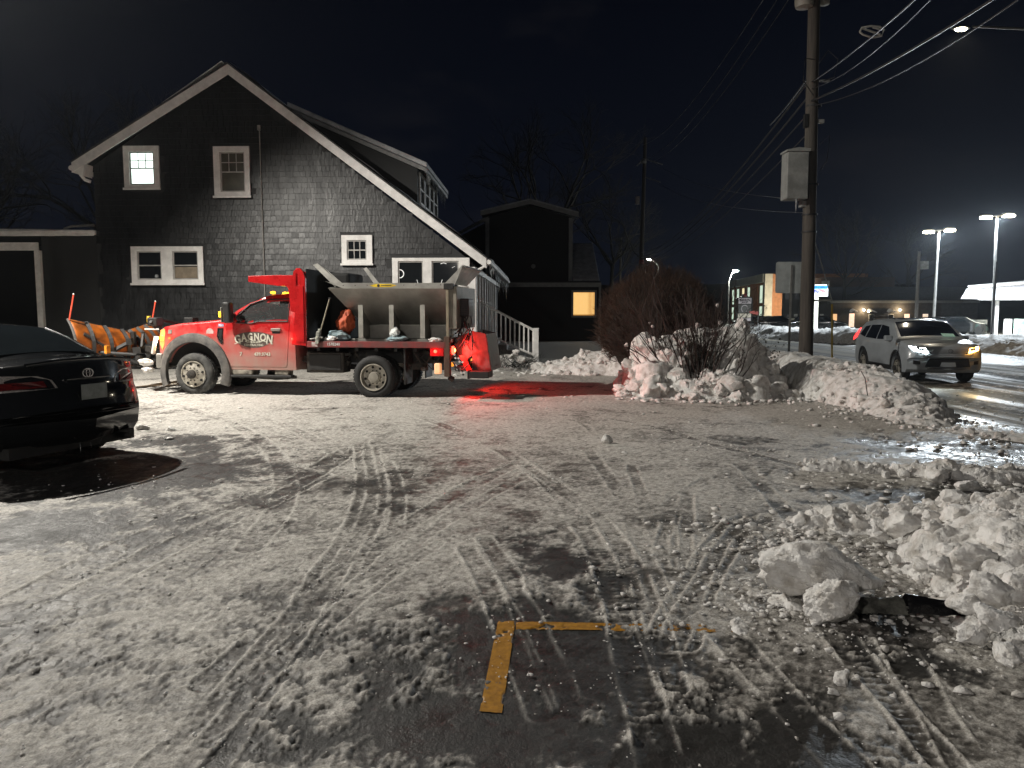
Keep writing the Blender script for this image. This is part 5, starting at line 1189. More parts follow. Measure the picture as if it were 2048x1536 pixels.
# white poly chute with spinner
CHU = mat('translucent_poly_chute', (.10, .075, .07), .5, var=.5, bump=.1)
MB().slab((5.50, .35, 1.26), (5.78, .35, 1.20), (5.88, .35, .50), (5.52, .35, .46), .012).slab((5.50, 1.45, 1.26), (5.78, 1.45, 1.20), (5.88, 1.45, .50), (5.52, 1.45, .46), .012).slab((5.78, .35, 1.20), (5.78, 1.45, 1.20), (5.88, 1.45, .50), (5.88, .35, .50), .012).build('spinner_shield', CHU, sp)
MB().prism([(5.14, 1.02), (5.20, 1.15), (5.42, 1.22), (5.52, 1.18), (5.56, .95), (5.50, .78), (5.40, .70), (5.20, .74)], .40, 1.4).build('chute', CHU, sp, bevel=.03)
MB().lathe([(0, .0), (.25, .0), (.25, .02), (0, .03)], (5.65, .95, .56), 'z', 24).build('spinner', BSTL, sp)
MB().slab((5.30, .2, .80), (5.40, .2, .80), (5.62, .2, .38), (5.50, .2, .38), .012).build('chute_strut', mat('red_strut', (.45, .05, .04), .5), sp)
cw = MB(); cbk = MB()
for (x0, z0) in ((5.24, .80), (5.27, .60)):
    for i in range(5):
        for j in range(2):
            x = x0+i*.038+j*.02; z = z0-i*.034+j*.03; (cw if (i+j) % 2 else cbk).cbox((x, -.035, z), (.034, .004, .034), Matrix.Rotation(R(42), 3, 'Y'))
cw.build('checker_tape', WPL, sp); cbk.build('checker_tape', BLK, sp)
MB().box(5.52, 5.90, -.05, .40, .40, .52).box(5.50, 5.53, -.055, .41, .38, .54).build('rear_step', BLK, sp, bevel=.012)
# loose things in the bed
def bag(name, c, d, m, label, seed, rz_=0, cat='bag'):
    me = chunk_mesh(name, seed, d, m, 4, 4, .16, .07); p = T.o+T.ex*c[0]+T.ey*c[1]; return put(me, name, (p.x, p.y, c[2]), (0, 0, rz_), label, cat)
BLUB = mat('pale_blue_bag', (.30, .38, .40), .6, col2=(.16, .24, .28), scale=5, bump=.3); WBG = mat('white_salt_bag', (.60, .62, .60), .55, scale=5, bump=.3, col2=(.42, .45, .46))
bag('salt_bag', (4.14, .12, 1.10), (.20, .14, .07), BLUB, 'flat pale blue salt bag lying on the bed rail under the spreader', 51)
bag('salt_bag', (4.08, .14, 1.23), (.10, .10, .10), WBG, 'open white salt bag with a torn top standing on the blue bag', 52)
bag('salt_bag', (2.95, .22, 1.16), (.22, .15, .11), BLUB, 'blue grey bag slumped beneath the orange bag at the front of the bed', 53)
bag('orange_bag', (3.02, .40, 1.42), (.17, .15, .24), mat('orange_sack', (.42, .07, .02), .7, scale=5, bump=.4), 'dull orange sack standing at the front of the truck bed', 54)
bag('jug', (2.86, .05, 1.10), (.12, .07, .055), WPL, 'white plastic jug lying on the bed rail beside the shovel blade', 55, cat='jug')
bag('snow_lump', (4.88, .05, 1.09), (.13, .08, .05), SNOW, 'small heap of snow on the bed rail by the rear post', 56, cat='snow lump')
sh = thing_at(S, 'shovel', 'shovel with a long handle leaning against the spreader at the front of the bed', 'shovel')
MB().tube([(2.66, .0, 1.22), (2.84, .06, 1.86)], .014, 8).build('handle', mat('worn_wood', (.30, .27, .2), .6), sh); MB().box(2.82, 2.87, .04, .09, 1.86, 1.88).build('grip', BLK, sh)
MB().cbox((2.63, -.02, 1.13), (.07, .10, .24), Matrix.Rotation(.15, 3, 'Y')).cbox((2.66, -.02, 1.27), (.05, .06, .05)).build('socket', mat('scuffed_blade', (.45, .47, .40), .5, col2=(.1, .1, .1), scale=20), sh, bevel=.01)
MB().slab((2.47, -.05, 1.10), (2.72, -.05, 1.14), (2.70, .12, 1.08), (2.47, .12, 1.07), .01).build('blade', WPL, sh)
# ------------------------------------------------------------------ black saloon at the left
CARB = mat('black_car_paint', (.010, .011, .012), .14, var=.3, scale=3, bump=.03, coat=.8)
CG = mat('car_window_glass', (.01, .013, .015), .05, var=.1, bump=0)
c0 = gp(182, 935)
B = Frame((-4.30, 7.85, 0), 160.5)
car = thing_at(B, 'parked_car', 'black saloon car parked at the left edge with its tail towards the lot', 'car')
def f_round(L, W, rx, fx, px=2.6):
    def d(p):
        u = min(1, abs(p.y)/(W/2)); k = u**px*rx
        if p.x < 1.1: p.x += k*max(0, 1-p.x/1.1)
        if p.x > L-1.2: p.x -= u**px*fx*max(0, 1-(L-p.x)/1.2)
        return p
    return d
bl = 4.78
bzt = interp([(-.04, .60), (-.02, .72), (.04, .80), (.07, .93), (.10, 1.045), (.14, 1.07), (.34, 1.085), (.62, 1.10), (.86, 1.20), (1.15, 1.335), (1.40, 1.42), (1.8, 1.455), (2.3, 1.45), (2.7, 1.39), (3.2, 1.17), (3.5, 1.03), (4.1, .95), (4.5, .80), (4.72, .62), (4.76, .5)])
def bzb(x):
    h = interp([(-.04, .52), (0, .36), (.10, .27), (.5, .22), (4.2, .2), (4.7, .3), (4.78, .42)])(x)
    for ax_ in (1.02, 3.80):
        d = abs(x-ax_)
        if d < .36: h = max(h, .32+math.sqrt(.36**2-d*d))
    return h
def bhw(x, z):
    h = .90 - .03*max(0, .5-z) - (0 if z < .95 else (z-.95)*.42)
    h -= .12*max(0, (x-3.9)/.8)**2
    h -= .05*max(0, (.6-z))**1
    return h
bx = sorted(set([round(v, 3) for v in lin(-.04, 4.78, 100)]+[0, .02, .04, .06, .08, .1, .12, .14, .66, .68, 1.36, 1.38]))
bb = MB(); loft(bb, bx, bzb, bzt, bhw, 0, rows=12, rt=.07, crown=.05, deform=f_round(4.78, 1.8, .34, .5))
bb.build('body', CARB, car, smooth=40)
bd = f_round(4.78, 1.8, .34, .5)
def patch(name, xa, xb, ya, yb, ztf, m, par, off=.006, crown=.05, rt=.07, hwf=None, nx=10, ny=12, dfm=None, dz=0.0):
    vs = []; fs = []
    for i in range(nx+1):
        x = xa+(xb-xa)*i/nx; b = ztf(x); h = hwf(x, b-rt)-rt
        for j in range(ny+1):
            t = j/ny; y = (ya(x) if callable(ya) else ya)+((yb(x) if callable(yb) else yb)-(ya(x) if callable(ya) else ya))*t
            z = b+crown*(1-(abs(y)/h)**2)+off+dz; p = Vector((x, y, z)); vs.append(tuple(dfm(p)) if dfm else tuple(p))
    for i in range(nx):
        for j in range(ny): fs.append((i*(ny+1)+j, i*(ny+1)+j+1, (i+1)*(ny+1)+j+1, (i+1)*(ny+1)+j))
    o = MB().add(vs, fs).build(name, m, par, smooth=180)
    if dfm is None: pass
    return o
patch('rear_window', .70, 1.36, lambda x: -.66+.10*(x-.7), lambda x: .66-.10*(x-.7), bzt, CG, car, hwf=bhw)
patch('windscreen', 2.74, 3.42, lambda x: -.60-.12*(x-2.74), lambda x: .60+.12*(x-2.74), bzt, CG, car, hwf=bhw)
for s in (-1, 1):
    MB().tube([(.70+.66*i/8, s*(.685-.07*i/8), bzt(.70+.66*i/8)+.012) for i in range(9)], .014, 6).build('window_trim', mat('bright_trim', (.35, .36, .36), .25, metal=.9, bump=0), car, smooth=60)
    sd = MB().prism([(1.05, 1.02), (1.45, 1.33), (2.35, 1.37), (3.0, 1.05)], -.002, .002)
    vs = [(p[0], s*(bhw(p[0], p[2])+.006), p[2]) for p in sd.v]; MB().add(vs, sd.f).build('side_window', CG, car)
def face_x(y, z):  # rear face x at height
    xs_ = np.interp(z, [.40, .60, .72, .80, .93, 1.045], [-.02, -.04, -.02, .04, .07, .10]); p = bd(Vector((xs_, y, z))); return p.x
def rear_patch(name, poly, m, off=.012, thick=.02, par=None):
    """poly in (y,z); follows the rounded tail"""
    def dens(lp):
        out = []
        for i in range(len(lp)):
            a, b = lp[i], lp[(i+1) % len(lp)]; n = max(1, int(math.hypot(b[0]-a[0], b[1]-a[1])/.05)); out += [(a[0]+(b[0]-a[0])*k/n, a[1]+(b[1]-a[1])*k/n) for k in range(n)]
        return out
    lp = dens(poly); n = len(lp); tr = tessellate_polygon([[Vector((p[0], p[1], 0)) for p in lp]])
    vs = [(face_x(*p)-off, p[0], p[1]) for p in lp]+[(face_x(*p)-off+thick, p[0], p[1]) for p in lp]
    return MB().add(vs, [tuple(t) for t in tr]+[(i, (i+1) % n, (i+1) % n+n, i+n) for i in range(n)]).build(name, m, par or car)
LR = mat('dark_red_lens', (.10, .008, .008), .12, var=.4, scale=30, bump=.1, coat=.5); LC = mat('clear_lens', (.30, .28, .27), .15, var=.5, scale=60, bump=.3, coat=.5)
for s in (1, -1):
    rear_patch('tail_lamp', [(s*.34, .86), (s*.80, .84), (s*.80, 1.0), (s*.50, .985), (s*.38, .94)][::s], LC)
    rear_patch('tail_lens', [(s*.44, .875), (s*.79, .86), (s*.79, .93), (s*.46, .935)][::s], LR, off=.018)
    rear_patch('bumper_crease', [(s*.05, .60), (s*.75, .60), (s*.75, .612), (s*.05, .612)][::s], CARB, off=.014)
rear_patch('plate_recess', [(-.30, .70), (.30, .70), (.27, .915), (-.27, .915)], mat('plate_recess', (.012, .012, .012), .4), off=.002, thick=.03)
MB().cbox((-.025, 0, .80), (.008, .31, .155)).build('number_plate', mat('grimy_plate', (.24, .25, .23), .5, col2=(.15, .16, .14), scale=12), car, bevel=.008)
lr = MB(); lr.tube([(-.0+.055, .062*math.cos(t), .985+.044*math.sin(t)) for t in lin(0, 2*PI, 24)], .007, 6); lr.tube([(.052, .022*math.cos(t), .985+.040*math.sin(t)) for t in lin(0, 2*PI, 18)], .006, 6); lr.tube([(.052, .048*math.cos(t), 1.003+.016*math.sin(t)) for t in lin(0, 2*PI, 18)], .006, 6)
lr.build('emblem', CHR, car, smooth=60)
MB().cbox((.045, 0, .935), (.02, .52, .018)).build('plate_lamp_bar', CARB, car, bevel=.005)
MB().tube([(.14, -.62, 1.095), (.10, -.3, 1.125), (.09, 0, 1.13), (.10, .3, 1.125), (.14, .62, 1.095)], .018, 6).build('boot_lip', CARB, car, smooth=60)
for y in (-.55,): MB().tube([(.10, y, .25), (.4, y, .25)], .035, 10).build('exhaust_pipe', MUD, car)
for ax_ in (1.02, 3.80):
    for s in (-1, 1): wheel('wheel', car, (ax_, s*.80, .325), .325, .21, 'front', s, 5)
    MB().box(ax_-.37, ax_+.37, -.68, .68, .3, .66).build('wheel_well', HOLE, car)
MB().box(.25, 4.5, -.75, .75, .19, .30).build('underbody', BLK, car)
for k in range(3): icicle(.14+.01*k, -.2+.12*k, .27, .05+.03*k, .006, car)
# ------------------------------------------------------------------ pale suv on the road
V_ = Frame((11.20, 19.7, -.235), 84)
suv = empty('suv', (11.20, 19.7, -.235), 84, 'pale grey suv driving towards the viewer with its headlamps on', 'car')
SP = mat('pale_silver_paint', (.38, .41, .44), .30, var=.12, scale=3, bump=.03, coat=.5)
DK = mat('dark_suv_trim', (.02, .02, .022), .5)
szt = interp([(-.04, .66), (-.02, .80), (.06, .92), (.22, 1.0), (.6, 1.07), (1.02, 1.12), (1.16, 1.17), (1.5, 1.38), (1.8, 1.545), (2.0, 1.60), (2.6, 1.64), (3.4, 1.62), (4.0, 1.56), (4.2, 1.45), (4.42, 1.12), (4.5, .9), (4.52, .7)])
def szb(x):
    h = interp([(-.04, .56), (.0, .36), (.15, .27), (4.3, .27), (4.5, .4), (4.52, .6)])(x)
    for ax_ in (.90, 3.56):
        d = abs(x-ax_)
        if d < .41: h = max(h, .36+math.sqrt(.41**2-d*d))
    return h
def shw(x, z):
    h = .925 - (0 if z < 1.05 else (z-1.05)*.36) - .05*max(0, .55-z)
    h += .03*math.exp(-((x-.9)/.45)**2-((z-.8)/.25)**2)+.03*math.exp(-((x-3.56)/.45)**2-((z-.8)/.25)**2)
    return h
sb = MB(); loft(sb, sorted(set([round(v, 3) for v in lin(-.04, 4.52, 100)]+[0, .02, .04, .08])), szb, szt, shw, 0, rows=14, rt=.08, crown=.04, deform=f_round(4.52, 1.85, .30, .25))
sb.build('body', SP, suv, smooth=40)
SG = mat('suv_glass', (.015, .02, .035), .06, var=.2, bump=0)
patch('windscreen', 1.17, 1.86, lambda x: -.76+.12*(x-1.17), lambda x: .76-.12*(x-1.17), szt, SG, suv, crown=.04, rt=.08, hwf=shw)
patch('sun_roof', 2.15, 3.0, -.40, .40, szt, SG, suv, crown=.04, rt=.08, hwf=shw, off=.004)
for s in (-1, 1):
    for poly in ([(1.50, 1.10), (1.95, 1.44), (2.50, 1.49), (2.50, 1.08)], [(2.56, 1.08), (2.56, 1.49), (3.30, 1.47), (3.42, 1.10)], [(3.50, 1.11), (3.40, 1.46), (3.78, 1.42), (4.0, 1.18)]):
        q = MB().prism(poly, -.002, .002); MB().add([(p[0], s*(shw(p[0], p[2])+.005), p[2]) for p in q.v], q.f).build('side_window', SG, suv)
    MB().tube([(1.9, s*.66, 1.66), (2.2, s*.66, 1.70), (3.6, s*.66, 1.69), (3.9, s*.66, 1.62)], .018, 6).build('roof_rail', DK, suv, smooth=60)
    mr = MB().box(1.36, 1.50, s*1.00-.10, s*1.00+.10, 1.06, 1.21).build('side_mirror', SP, suv, bevel=.04, seg=3)
    MB().box(1.38, 1.48, min(s*.86, s*.93), max(s*.86, s*.93), 1.08, 1.12).build('mirror_arm', DK, mr)
    # lower cladding round the arches
    cl = MB()
    for ax_ in (.90, 3.56):
        n = 20; vs = []
        for i in range(n+1):
            t = PI*i/n
            for r, o in ((.405, .01), (.41, .03), (.475, .03), (.48, .005)):
                x = ax_+r*math.cos(t); z = .36+r*math.sin(t); vs.append(tuple(f_round(4.52, 1.85, .30, .25)(Vector((x, s*(shw(x, z)+o), z)))))
        cl.add(vs, [(i*4+j, i*4+j+1, (i+1)*4+j+1, (i+1)*4+j) for i in range(n) for j in range(3)])
    cl.build('wheel_arch', DK, suv, smooth=50)
    MB().box(1.35, 3.1, min(s*.88, s*.935), max(s*.88, s*.935), .27, .40).build('sill', DK, suv, bevel=.02)
    for ax_ in (.90, 3.56): wheel('wheel', suv, (ax_, s*.80, .35), .35, .22, 'front', s, 5)
    rl = MB().prism([(4.18, 1.06), (4.46, .98), (4.44, 1.10), (4.20, 1.36), (4.10, 1.38)], -.002, .002); MB().add([(p[0], s*(shw(p[0], p[2])+.012), p[2]) for p in rl.v], rl.f).build('tail_lamp', mat('lit_tail_strip', (.8, .05, .05), .3, emis=(1, .04, .04), estr=2.5, bump=0), suv)
sd_ = f_round(4.52, 1.85, .30, .25)
def sfx(y, z): x = np.interp(z, [.36, .56, .66, .80, .92, 1.0], [0, -.04, -.04, -.02, .06, .22]); return sd_(Vector((x, y, z))).x
def sfront(name, poly, m, off=.012, thick=.03, par=None):
    def dens(lp):
        out = []
        for i in range(len(lp)):
            a, b = lp[i], lp[(i+1) % len(lp)]; n = max(1, int(math.hypot(b[0]-a[0], b[1]-a[1])/.05)); out += [(a[0]+(b[0]-a[0])*k/n, a[1]+(b[1]-a[1])*k/n) for k in range(n)]
        return out
    lp = dens(poly); n = len(lp); tr = tessellate_polygon([[Vector((p[0], p[1], 0)) for p in lp]])
    vs = [(sfx(*p)-off, p[0], p[1]) for p in lp]+[(sfx(*p)-off+thick, p[0], p[1]) for p in lp]
    return MB().add(vs, [tuple(t) for t in tr]+[(i, (i+1) % n, (i+1) % n+n, i+n) for i in range(n)]).build(name, m, par or suv)
gr_ = sfront('grille', [(-.46, .78), (.46, .78), (.50, .92), (-.50, .92)], DK); sfront('lower_grille', [(-.55, .44), (.55, .44), (.48, .66), (-.48, .66)], DK)
for k in range(4): MB().cbox((sfx(0, .8)-.018, 0, .805+.03*k), (.01, .84, .006)).build('grille_bar', BSTL, gr_)
MB().tube([(-.07, .06*math.cos(t), .85+.04*math.sin(t)) for t in lin(0, 2*PI, 20)], .008, 6).build('emblem', CHR, suv)
sfront('bumper_strip', [(-.62, .67), (.62, .67), (.60, .745), (-.60, .745)], SP, off=.03)
sfront('skid_plate', [(-.50, .38), (.50, .38), (.50, .43), (-.50, .43)], mat('silver_skid', (.4, .4, .42), .3, metal=.6), off=.02)
HLM = mat('lit_headlamp', (.9, .9, .9), .2, emis=(.88, 1.0, .97), estr=70, bump=0); HLA = mat('lit_turn_headlamp', (.9, .6, .3), .2, emis=(1, .48, .10), estr=40, bump=0)
for s, mm in ((1, HLM), (-1, HLA)):
    h = sfront('headlamp', [(s*.50, .80), (s*.80, .86), (s*.86, .96), (s*.54, .915)][::s], mm, off=.016)
    sfront('fog_lamp', [(s*.66, .50), (s*.80, .50), (s*.80, .60), (s*.66, .58)][::s], DK)
lamp('SPOT', 'headlamp_beam', (-.10, .66, .87), 150, (.9, 1, 1), .08, suv, spot_size=R(75), spot_blend=.7).rotation_euler = (0, R(78), 0)
lamp('SPOT', 'headlamp_beam', (-.10, -.66, .87), 110, (1, .75, .4), .08, suv, spot_size=R(75), spot_blend=.7).rotation_euler = (0, R(78), 0)
lamp('POINT', 'turn_lamp_light', (-.14, -.72, .9), 2.5, (1, .45, .08), .06, suv)
# driver seen dimly behind the windscreen: pane is dark, papers on the dash
MB().slab((1.10, -.30, 1.195), (1.10, -.62, 1.185), (1.25, -.62, 1.26), (1.25, -.30, 1.27), .004).build('dashboard_paper', mat('pale_green_paper', (.35, .55, .45), .6, emis=(.5, .9, .7), estr=.12, bump=0), suv)
# ------------------------------------------------------------------ poles, cables, signs
WOODP = mat('utility_pole_wood', (.085, .075, .062), .85, col2=(.04, .035, .03), scale=3, bump=.5, stretch=(6, 6, .35))
GREY = mat('painted_grey_metal', (.24, .25, .24), .5, var=.3, scale=4)
ALU = mat('bare_aluminium_sheet', (.50, .54, .54), .38, metal=.35, var=.35, scale=2, bump=.05)
GALV = mat('galvanized_pole', (.30, .30, .29), .45, metal=.6)
pz = gz(7.07, 18.5)
pole = empty('utility_pole', (7.07, 18.5, pz), 0, 'thick wooden utility pole with a grey cabinet standing in the snow bank', 'utility pole')
MB().tube([(0, 0, -.3), (0, 0, 0), (-.02, 0, 3), (-.06, 0, 6), (-.13, 0, 11.5), (-.14, 0, 12.2)], [.175, .170, .155, .142, .122, .118], 20).build('shaft', WOODP, pole, smooth=60)
cab = MB().box(-.70, -.20, -.32, .10, 4.33, 5.40).build('cabinet', GREY, pole, bevel=.02)
MB().prism([(-.72, 5.41), (-.18, 5.41), (-.18, 5.47), (-.45, 5.50), (-.72, 5.45)], -.34, .12).build('cabinet_roof', GREY, cab)
MB().tube([(-.46, -.30, 4.33), (-.46, -.30, 4.16), (-.47, -.30, 4.02)], [.03, .02, .002], 6).build('icicle', ICE, cab, smooth=60)
MB().box(-.26, -.15, -.1, .1, 4.18, 4.32).build('bracket', GREY, pole); MB().box(-.26, -.18, -.12, .0, 6.0, 6.3).build('small_box', BLK, pole)
for z_ in (3.6, 4.0, 4.7, 6.5): MB().lathe([(.175, z_-.02), (.178, z_), (.175, z_+.02)], (-.03, 0, 0), 'z', 20).build('band', BLK, pole)
MB().lathe([(0, 8.66), (.19, 8.68), (.21, 8.75), (.21, 9.6), (.18, 9.68), (0, 9.7)], (-.36, -.1, 0), 'z', 22).build('transformer', mat('grey_transformer', (.30, .29, .25), .5), pole, smooth=40)
MB().lathe([(0, 8.8), (.12, 8.82), (.13, 9.4), (0, 9.45)], (.17, .1, 0), 'z', 16).build('transformer', mat('grey_transformer', (.3, .29, .25), .5), pole, smooth=40)
MB().tube([(.05, -.15, 7.0), (.35, -.2, 7.1), (.42, -.2, 7.5), (.2, -.18, 7.7), (.0, -.15, 7.4)], .012, 6).build('cable_loop', BLK, pole, smooth=60); MB().tube([(-.1, -.17, 6.7), (-.4, -.3, 7.0), (-.35, -.25, 7.5), (-.1, -.18, 7.5)], .012, 6).build('cable_loop', BLK, pole, smooth=60); MB().tube([(.1, -.15, 5.6), (.3, -.2, 5.8), (.25, -.2, 5.2), (.12, -.15, 5.0)], .010, 6).build('cable_loop', BLK, pole, smooth=60)
MB().box(.05, .28, -.14, -.08, 7.02, 7.06).build('insulator_bracket', GREY, pole); MB().box(.06, .2, -.1, 0, 6.1, 6.18).build('insulator_bracket', GREY, pole)
# guy wire with its strut and yellow guard, anchored over the pavement
guy = empty('guy_wire', (8.3, 18.6, gz(8.3, 18.6)), 0, 'pale guy wire with a horizontal strut and a yellow guard right of the utility pole', 'guy wire')
def gl(p): return Vector(p)-Vector(guy.location)
ga = at(1622, 455, 18.5); gb = at(1664, 601, 18.7); gc = at(1619, 601, 18.6); gd = at(1666, 668, 18.7)
WPNT = mat('pale_painted_pipe', (.55, .55, .52), .5)
MB().tube([gl(ga), gl(gb)], .013, 6).build('wire', mat('pale_wire', (.45, .45, .43), .4, metal=.5), guy); MB().tube([gl(gc), gl(gb)], .020, 8).build('strut', WPNT, guy)
MB().tube([gl(gb), gl(at(1664, 607, 18.7))], .020, 8).build('elbow', WPNT, guy); MB().tube([gl(at(1664, 608, 18.7)), gl(gd)-Vector((0, 0, .6))], .024, 8).build('yellow_guard', mat('yellow_guard', (.70, .48, .06), .5), guy, smooth=60)
# road sign from behind
sgx, sgy = 6.90, 19.2; sg = empty('road_sign', (sgx, sgy, gz(sgx, sgy)), 0, 'square road sign seen from its bare metal back beside the utility pole', 'road sign')
def rrect(cx, cz, w, h, r, n=5):
    out = []
    for (sx, sz, a0) in ((1, 1, 0), (-1, 1, 90), (-1, -1, 180), (1, -1, 270)):
        for i in range(n+1): a = R(a0+90*i/n); out.append((cx+sx*(w/2-r)+r*math.cos(a), cz+sz*(h/2-r)+r*math.sin(a)))
    return out
MB().prism(rrect(0, 2.545, .76, .77, .06), -.004, 0).build('sign_plate', ALU, sg)
MB().prism([(-.025, -.6), (.025, -.6), (.035, 2.85), (-.015, 2.85)], -.03, -.006).build('post', GALV, sg)
# far pole left, with a street lamp arm
fp = at(1281, 640, 52); fz = gz(fp.x, 52)
farp = empty('utility_pole', (fp.x, 52, fz), 0, 'slim distant utility pole rising behind the dark round hedge', 'utility pole')
ztp = at(1285, 275, 52).z-fz
MB().tube([(0, 0, 0), (.0, 0, 6), (.13, 0, ztp)], [.16, .15, .11], 10).build('shaft', WOODP, farp, smooth=60)
za = at(1285, 318, 52).z-fz; MB().tube([(.12, 0, za), (1.3, 0, za-.35)], .035, 6).tube([(.1, 0, za-1.15), (1.2, 0, za-1.5)], .03, 6).tube([(-.05, 0, za-.1), (-.42, 0, za-.45)], .045, 6).ell((0.05, 0, za-.15), (.2, .2, .2)).build('cross_arm', mat('grey_arm', (.22, .22, .21), .6), farp)
MB().box(-.45, -.2, -.12, .12, at(1275, 408, 52).z-fz, at(1275, 393, 52).z-fz).build('small_box', mat('pinkish_box', (.35, .30, .28), .6), farp); MB().lathe([(.0, 5.1), (.165, 5.1), (.165, 5.35), (0, 5.35)], (.0, 0, 0), 'z', 12).build('band', mat('dull_red_band', (.2, .03, .03), .7), farp)
f3 = at(1238, 640, 80); fp3 = empty('utility_pole', (f3.x, 80, gz(f3.x, 80)), 0, 'faint furthest utility pole just right of the annex roof', 'utility pole')
MB().tube([(0, 0, 0), (.1, 0, at(1240, 470, 80).z)], [.15, .1], 8).tube([(-1, 0, at(1240, 468, 80).z-.4), (2.2, 0, at(1240, 458, 80).z-.2)], .06, 6).build('shaft', WOODP, fp3)
LED = mat('lit_white_luminaire', (.9, .9, .9), .3, emis=(.95, 1.0, .92), estr=90, bump=0); LEDW = mat('lit_warm_luminaire', (.9, .9, .9), .3, emis=(1, .88, .62), estr=60, bump=0)
# distant street lamps
def streetlamp(px, py, Y, base_px, label, p, arm, col=(.95, 1, .9), group=None, r=.22):
    q = at(px, py, Y); b = at(base_px, 660, Y); z0 = gz(b.x, Y)
    o = empty('street_lamp', (b.x, Y, z0), 0, label, 'street lamp', group); h = q.z-z0
    MB().tube([(0, 0, 0), (0, 0, h-.5), (0, 0, h)] if arm == 0 else [(0, 0, 0), (0, 0, h-.9), ((q.x-b.x)*.4, 0, h-.2), (q.x-b.x, 0, h)], .07, 8).build('pole', GALV, o, smooth=60)
    MB().ell((q.x-b.x, 0, h), (r*1.2, r*.8, r*.5)).build('luminaire', LED, o, smooth=60)
    if p: lamp('POINT', 'lamp_light', (q.x-b.x, -.2, h-.5), p, col, .2, o)
    return o
streetlamp(1471, 542, 70, 1455, 'small street lamp on a bent arm in front of the long lit building', 1400, 1); streetlamp(1297, 519, 90, 1315, 'tiny distant street lamp above the dark hedge', 500, 1)
# twin headed parking lot lamps
def twin(px, py, Y, bpx, label):
    q = at(px, py, Y); b = at(bpx, 660, Y); z0 = gz(b.x, Y); h = q.z-z0; lx = q.x-b.x
    o = empty('lot_lamp', (b.x, Y, z0), 0, label, 'lot lamp', 'tall lot lamps across the street')
    MB().tube([(0, 0, 0), (lx, 0, h)], [.11, .07], 10).build('pole', GALV, o, smooth=60); MB().tube([(lx-.75, 0, h), (lx+.75, 0, h+.1)], .05, 8).build('arm', GALV, o)
    for s in (-1, 1):
        hd_ = MB().box(lx+s*.75-.32, lx+s*.75+.32, -.2, .2, h+.05+s*.06, h+.17+s*.06).build('lamp_head', GALV, o, bevel=.03)
        MB().box(lx+s*.75-.30, lx+s*.75+.30, -.26, .18, h-.10+s*.06, h+.045+s*.06).build('luminaire', LEDW, hd_, bevel=.03)
    lamp('SPOT', 'lamp_light', (lx, -.3, h-.15), L_STREET, (.82, .92, 1.0), .12, o, spot_size=R(172), spot_blend=.35).rotation_euler = (R(-18), 0, 0)
    return o
twin(1878, 462, 56, 1866, 'left of the two bright twin headed lamps on tall poles'); twin(1994, 433, 52, 1985, 'right hand and higher of the two bright twin headed lamps')
# cobra head over the road, arm from a pole beyond the right edge
q3 = at(1921, 56, 27); ol = empty('street_lamp', (19.0, 27, gz(19, 27)), 0, 'street lamp glowing at the top right above the cables', 'street lamp'); l3 = q3-Vector(ol.location)
MB().tube([(.8, 0, -.1), (.8, 0, l3.z-1.2), (0, 0, l3.z-.1), (l3.x+.4, 0, l3.z+.05)], [.13, .1, .05, .04], 10).build('pole', GALV, ol, smooth=60)
MB().ell((l3.x, 0, l3.z), (.34, .15, .06)).build('lamp_head', GALV, ol, smooth=60); MB().ell((l3.x, -.03, l3.z-.05), (.2, .12, .06)).build('luminaire', LEDW, ol, smooth=60)
lamp('SPOT', 'lamp_light', (l3.x, -.05, l3.z-.15), 1000, (1, .88, .68), .1, ol, spot_size=R(150), spot_blend=.5)
# cables
CABM = mat('black_cable', (.05, .05, .05), .45, bump=0); CABL = mat('frosted_cable', (.022, .022, .022), .5, bump=0)
def cable(a, b, sag, r, label, m=CABM, group=None):
    a = Vector(a); b = Vector(b); pts = []
    for i in range(25):
        t = i/24; p = a.lerp(b, t); p.z -= 4*sag*t*(1-t); pts.append(p)
    return tag(MB().tube(pts, r, 5).build('overhead_cable', m, smooth=60), label, 'cable', group)
N = Vector((6.96, 18.5, 0)); Fx = Vector((fp.x+.1, 52, 0))
# heavy bundle: from far pole, past the near pole, on to a pole behind the viewer at the right
g1 = 'cables strung between the near and the far utility pole'; lb1 = '%s of four dark cables strung from the near pole to the slim far pole'
for z0, z1, r, sg_ in ((6.95, at(1281, 505, 52).z, .022, .9), (6.6, at(1281, 515, 52).z, .022, .8), (6.2, at(1281, 525, 52).z, .016, .7), (5.75, at(1281, 532, 52).z, .014, .7)):
    cable((6.90, 18.5, z0), (fp.x, 52, z1), sg_, r, lb1 % {6.95: 'uppermost', 6.6: 'second', 6.2: 'third', 5.75: 'lowest'}[z0], CABM, g1)
cable(at(1560, -10, 20), at(1290, 318, 52), .8, .011, 'thin power line from far pole to the top edge, leftmost of three', CABM); cable(at(1545, -30, 20), at(1284, 290, 52), .8, .011, 'thin power line from far pole to the top edge, middle of three', CABM)
cable(at(1590, -20, 20), at(1300, 325, 52), .8, .011, 'thin power line from far pole to the top edge, rightmost of three', CABM)
cable(at(1620, 203, 18.5), at(2030, -30, 10), .10, .020, 'thick bundled cable rising from the near pole to the upper right corner', CABL)
cable(at(1622, 212, 18.5), at(2070, -25, 10), .25, .010, 'thin cable just beneath the thick bundled one at the upper right', CABL)
cable(at(1622, 165, 18.5), at(1840, -10, 11), .06, .013, 'cable rising from the pole past the looped snowshoe shaped coil', CABL)
cable(at(1622, 178, 18.5), at(1870, -10, 11), .20, .008, 'thin cable beside the one with the looped coil', CABL)
cable(at(1540, 250, 24), at(1612, 160, 18.5), .05, .02, 'short lit stretch of cable reaching the pole from the left', CABL)
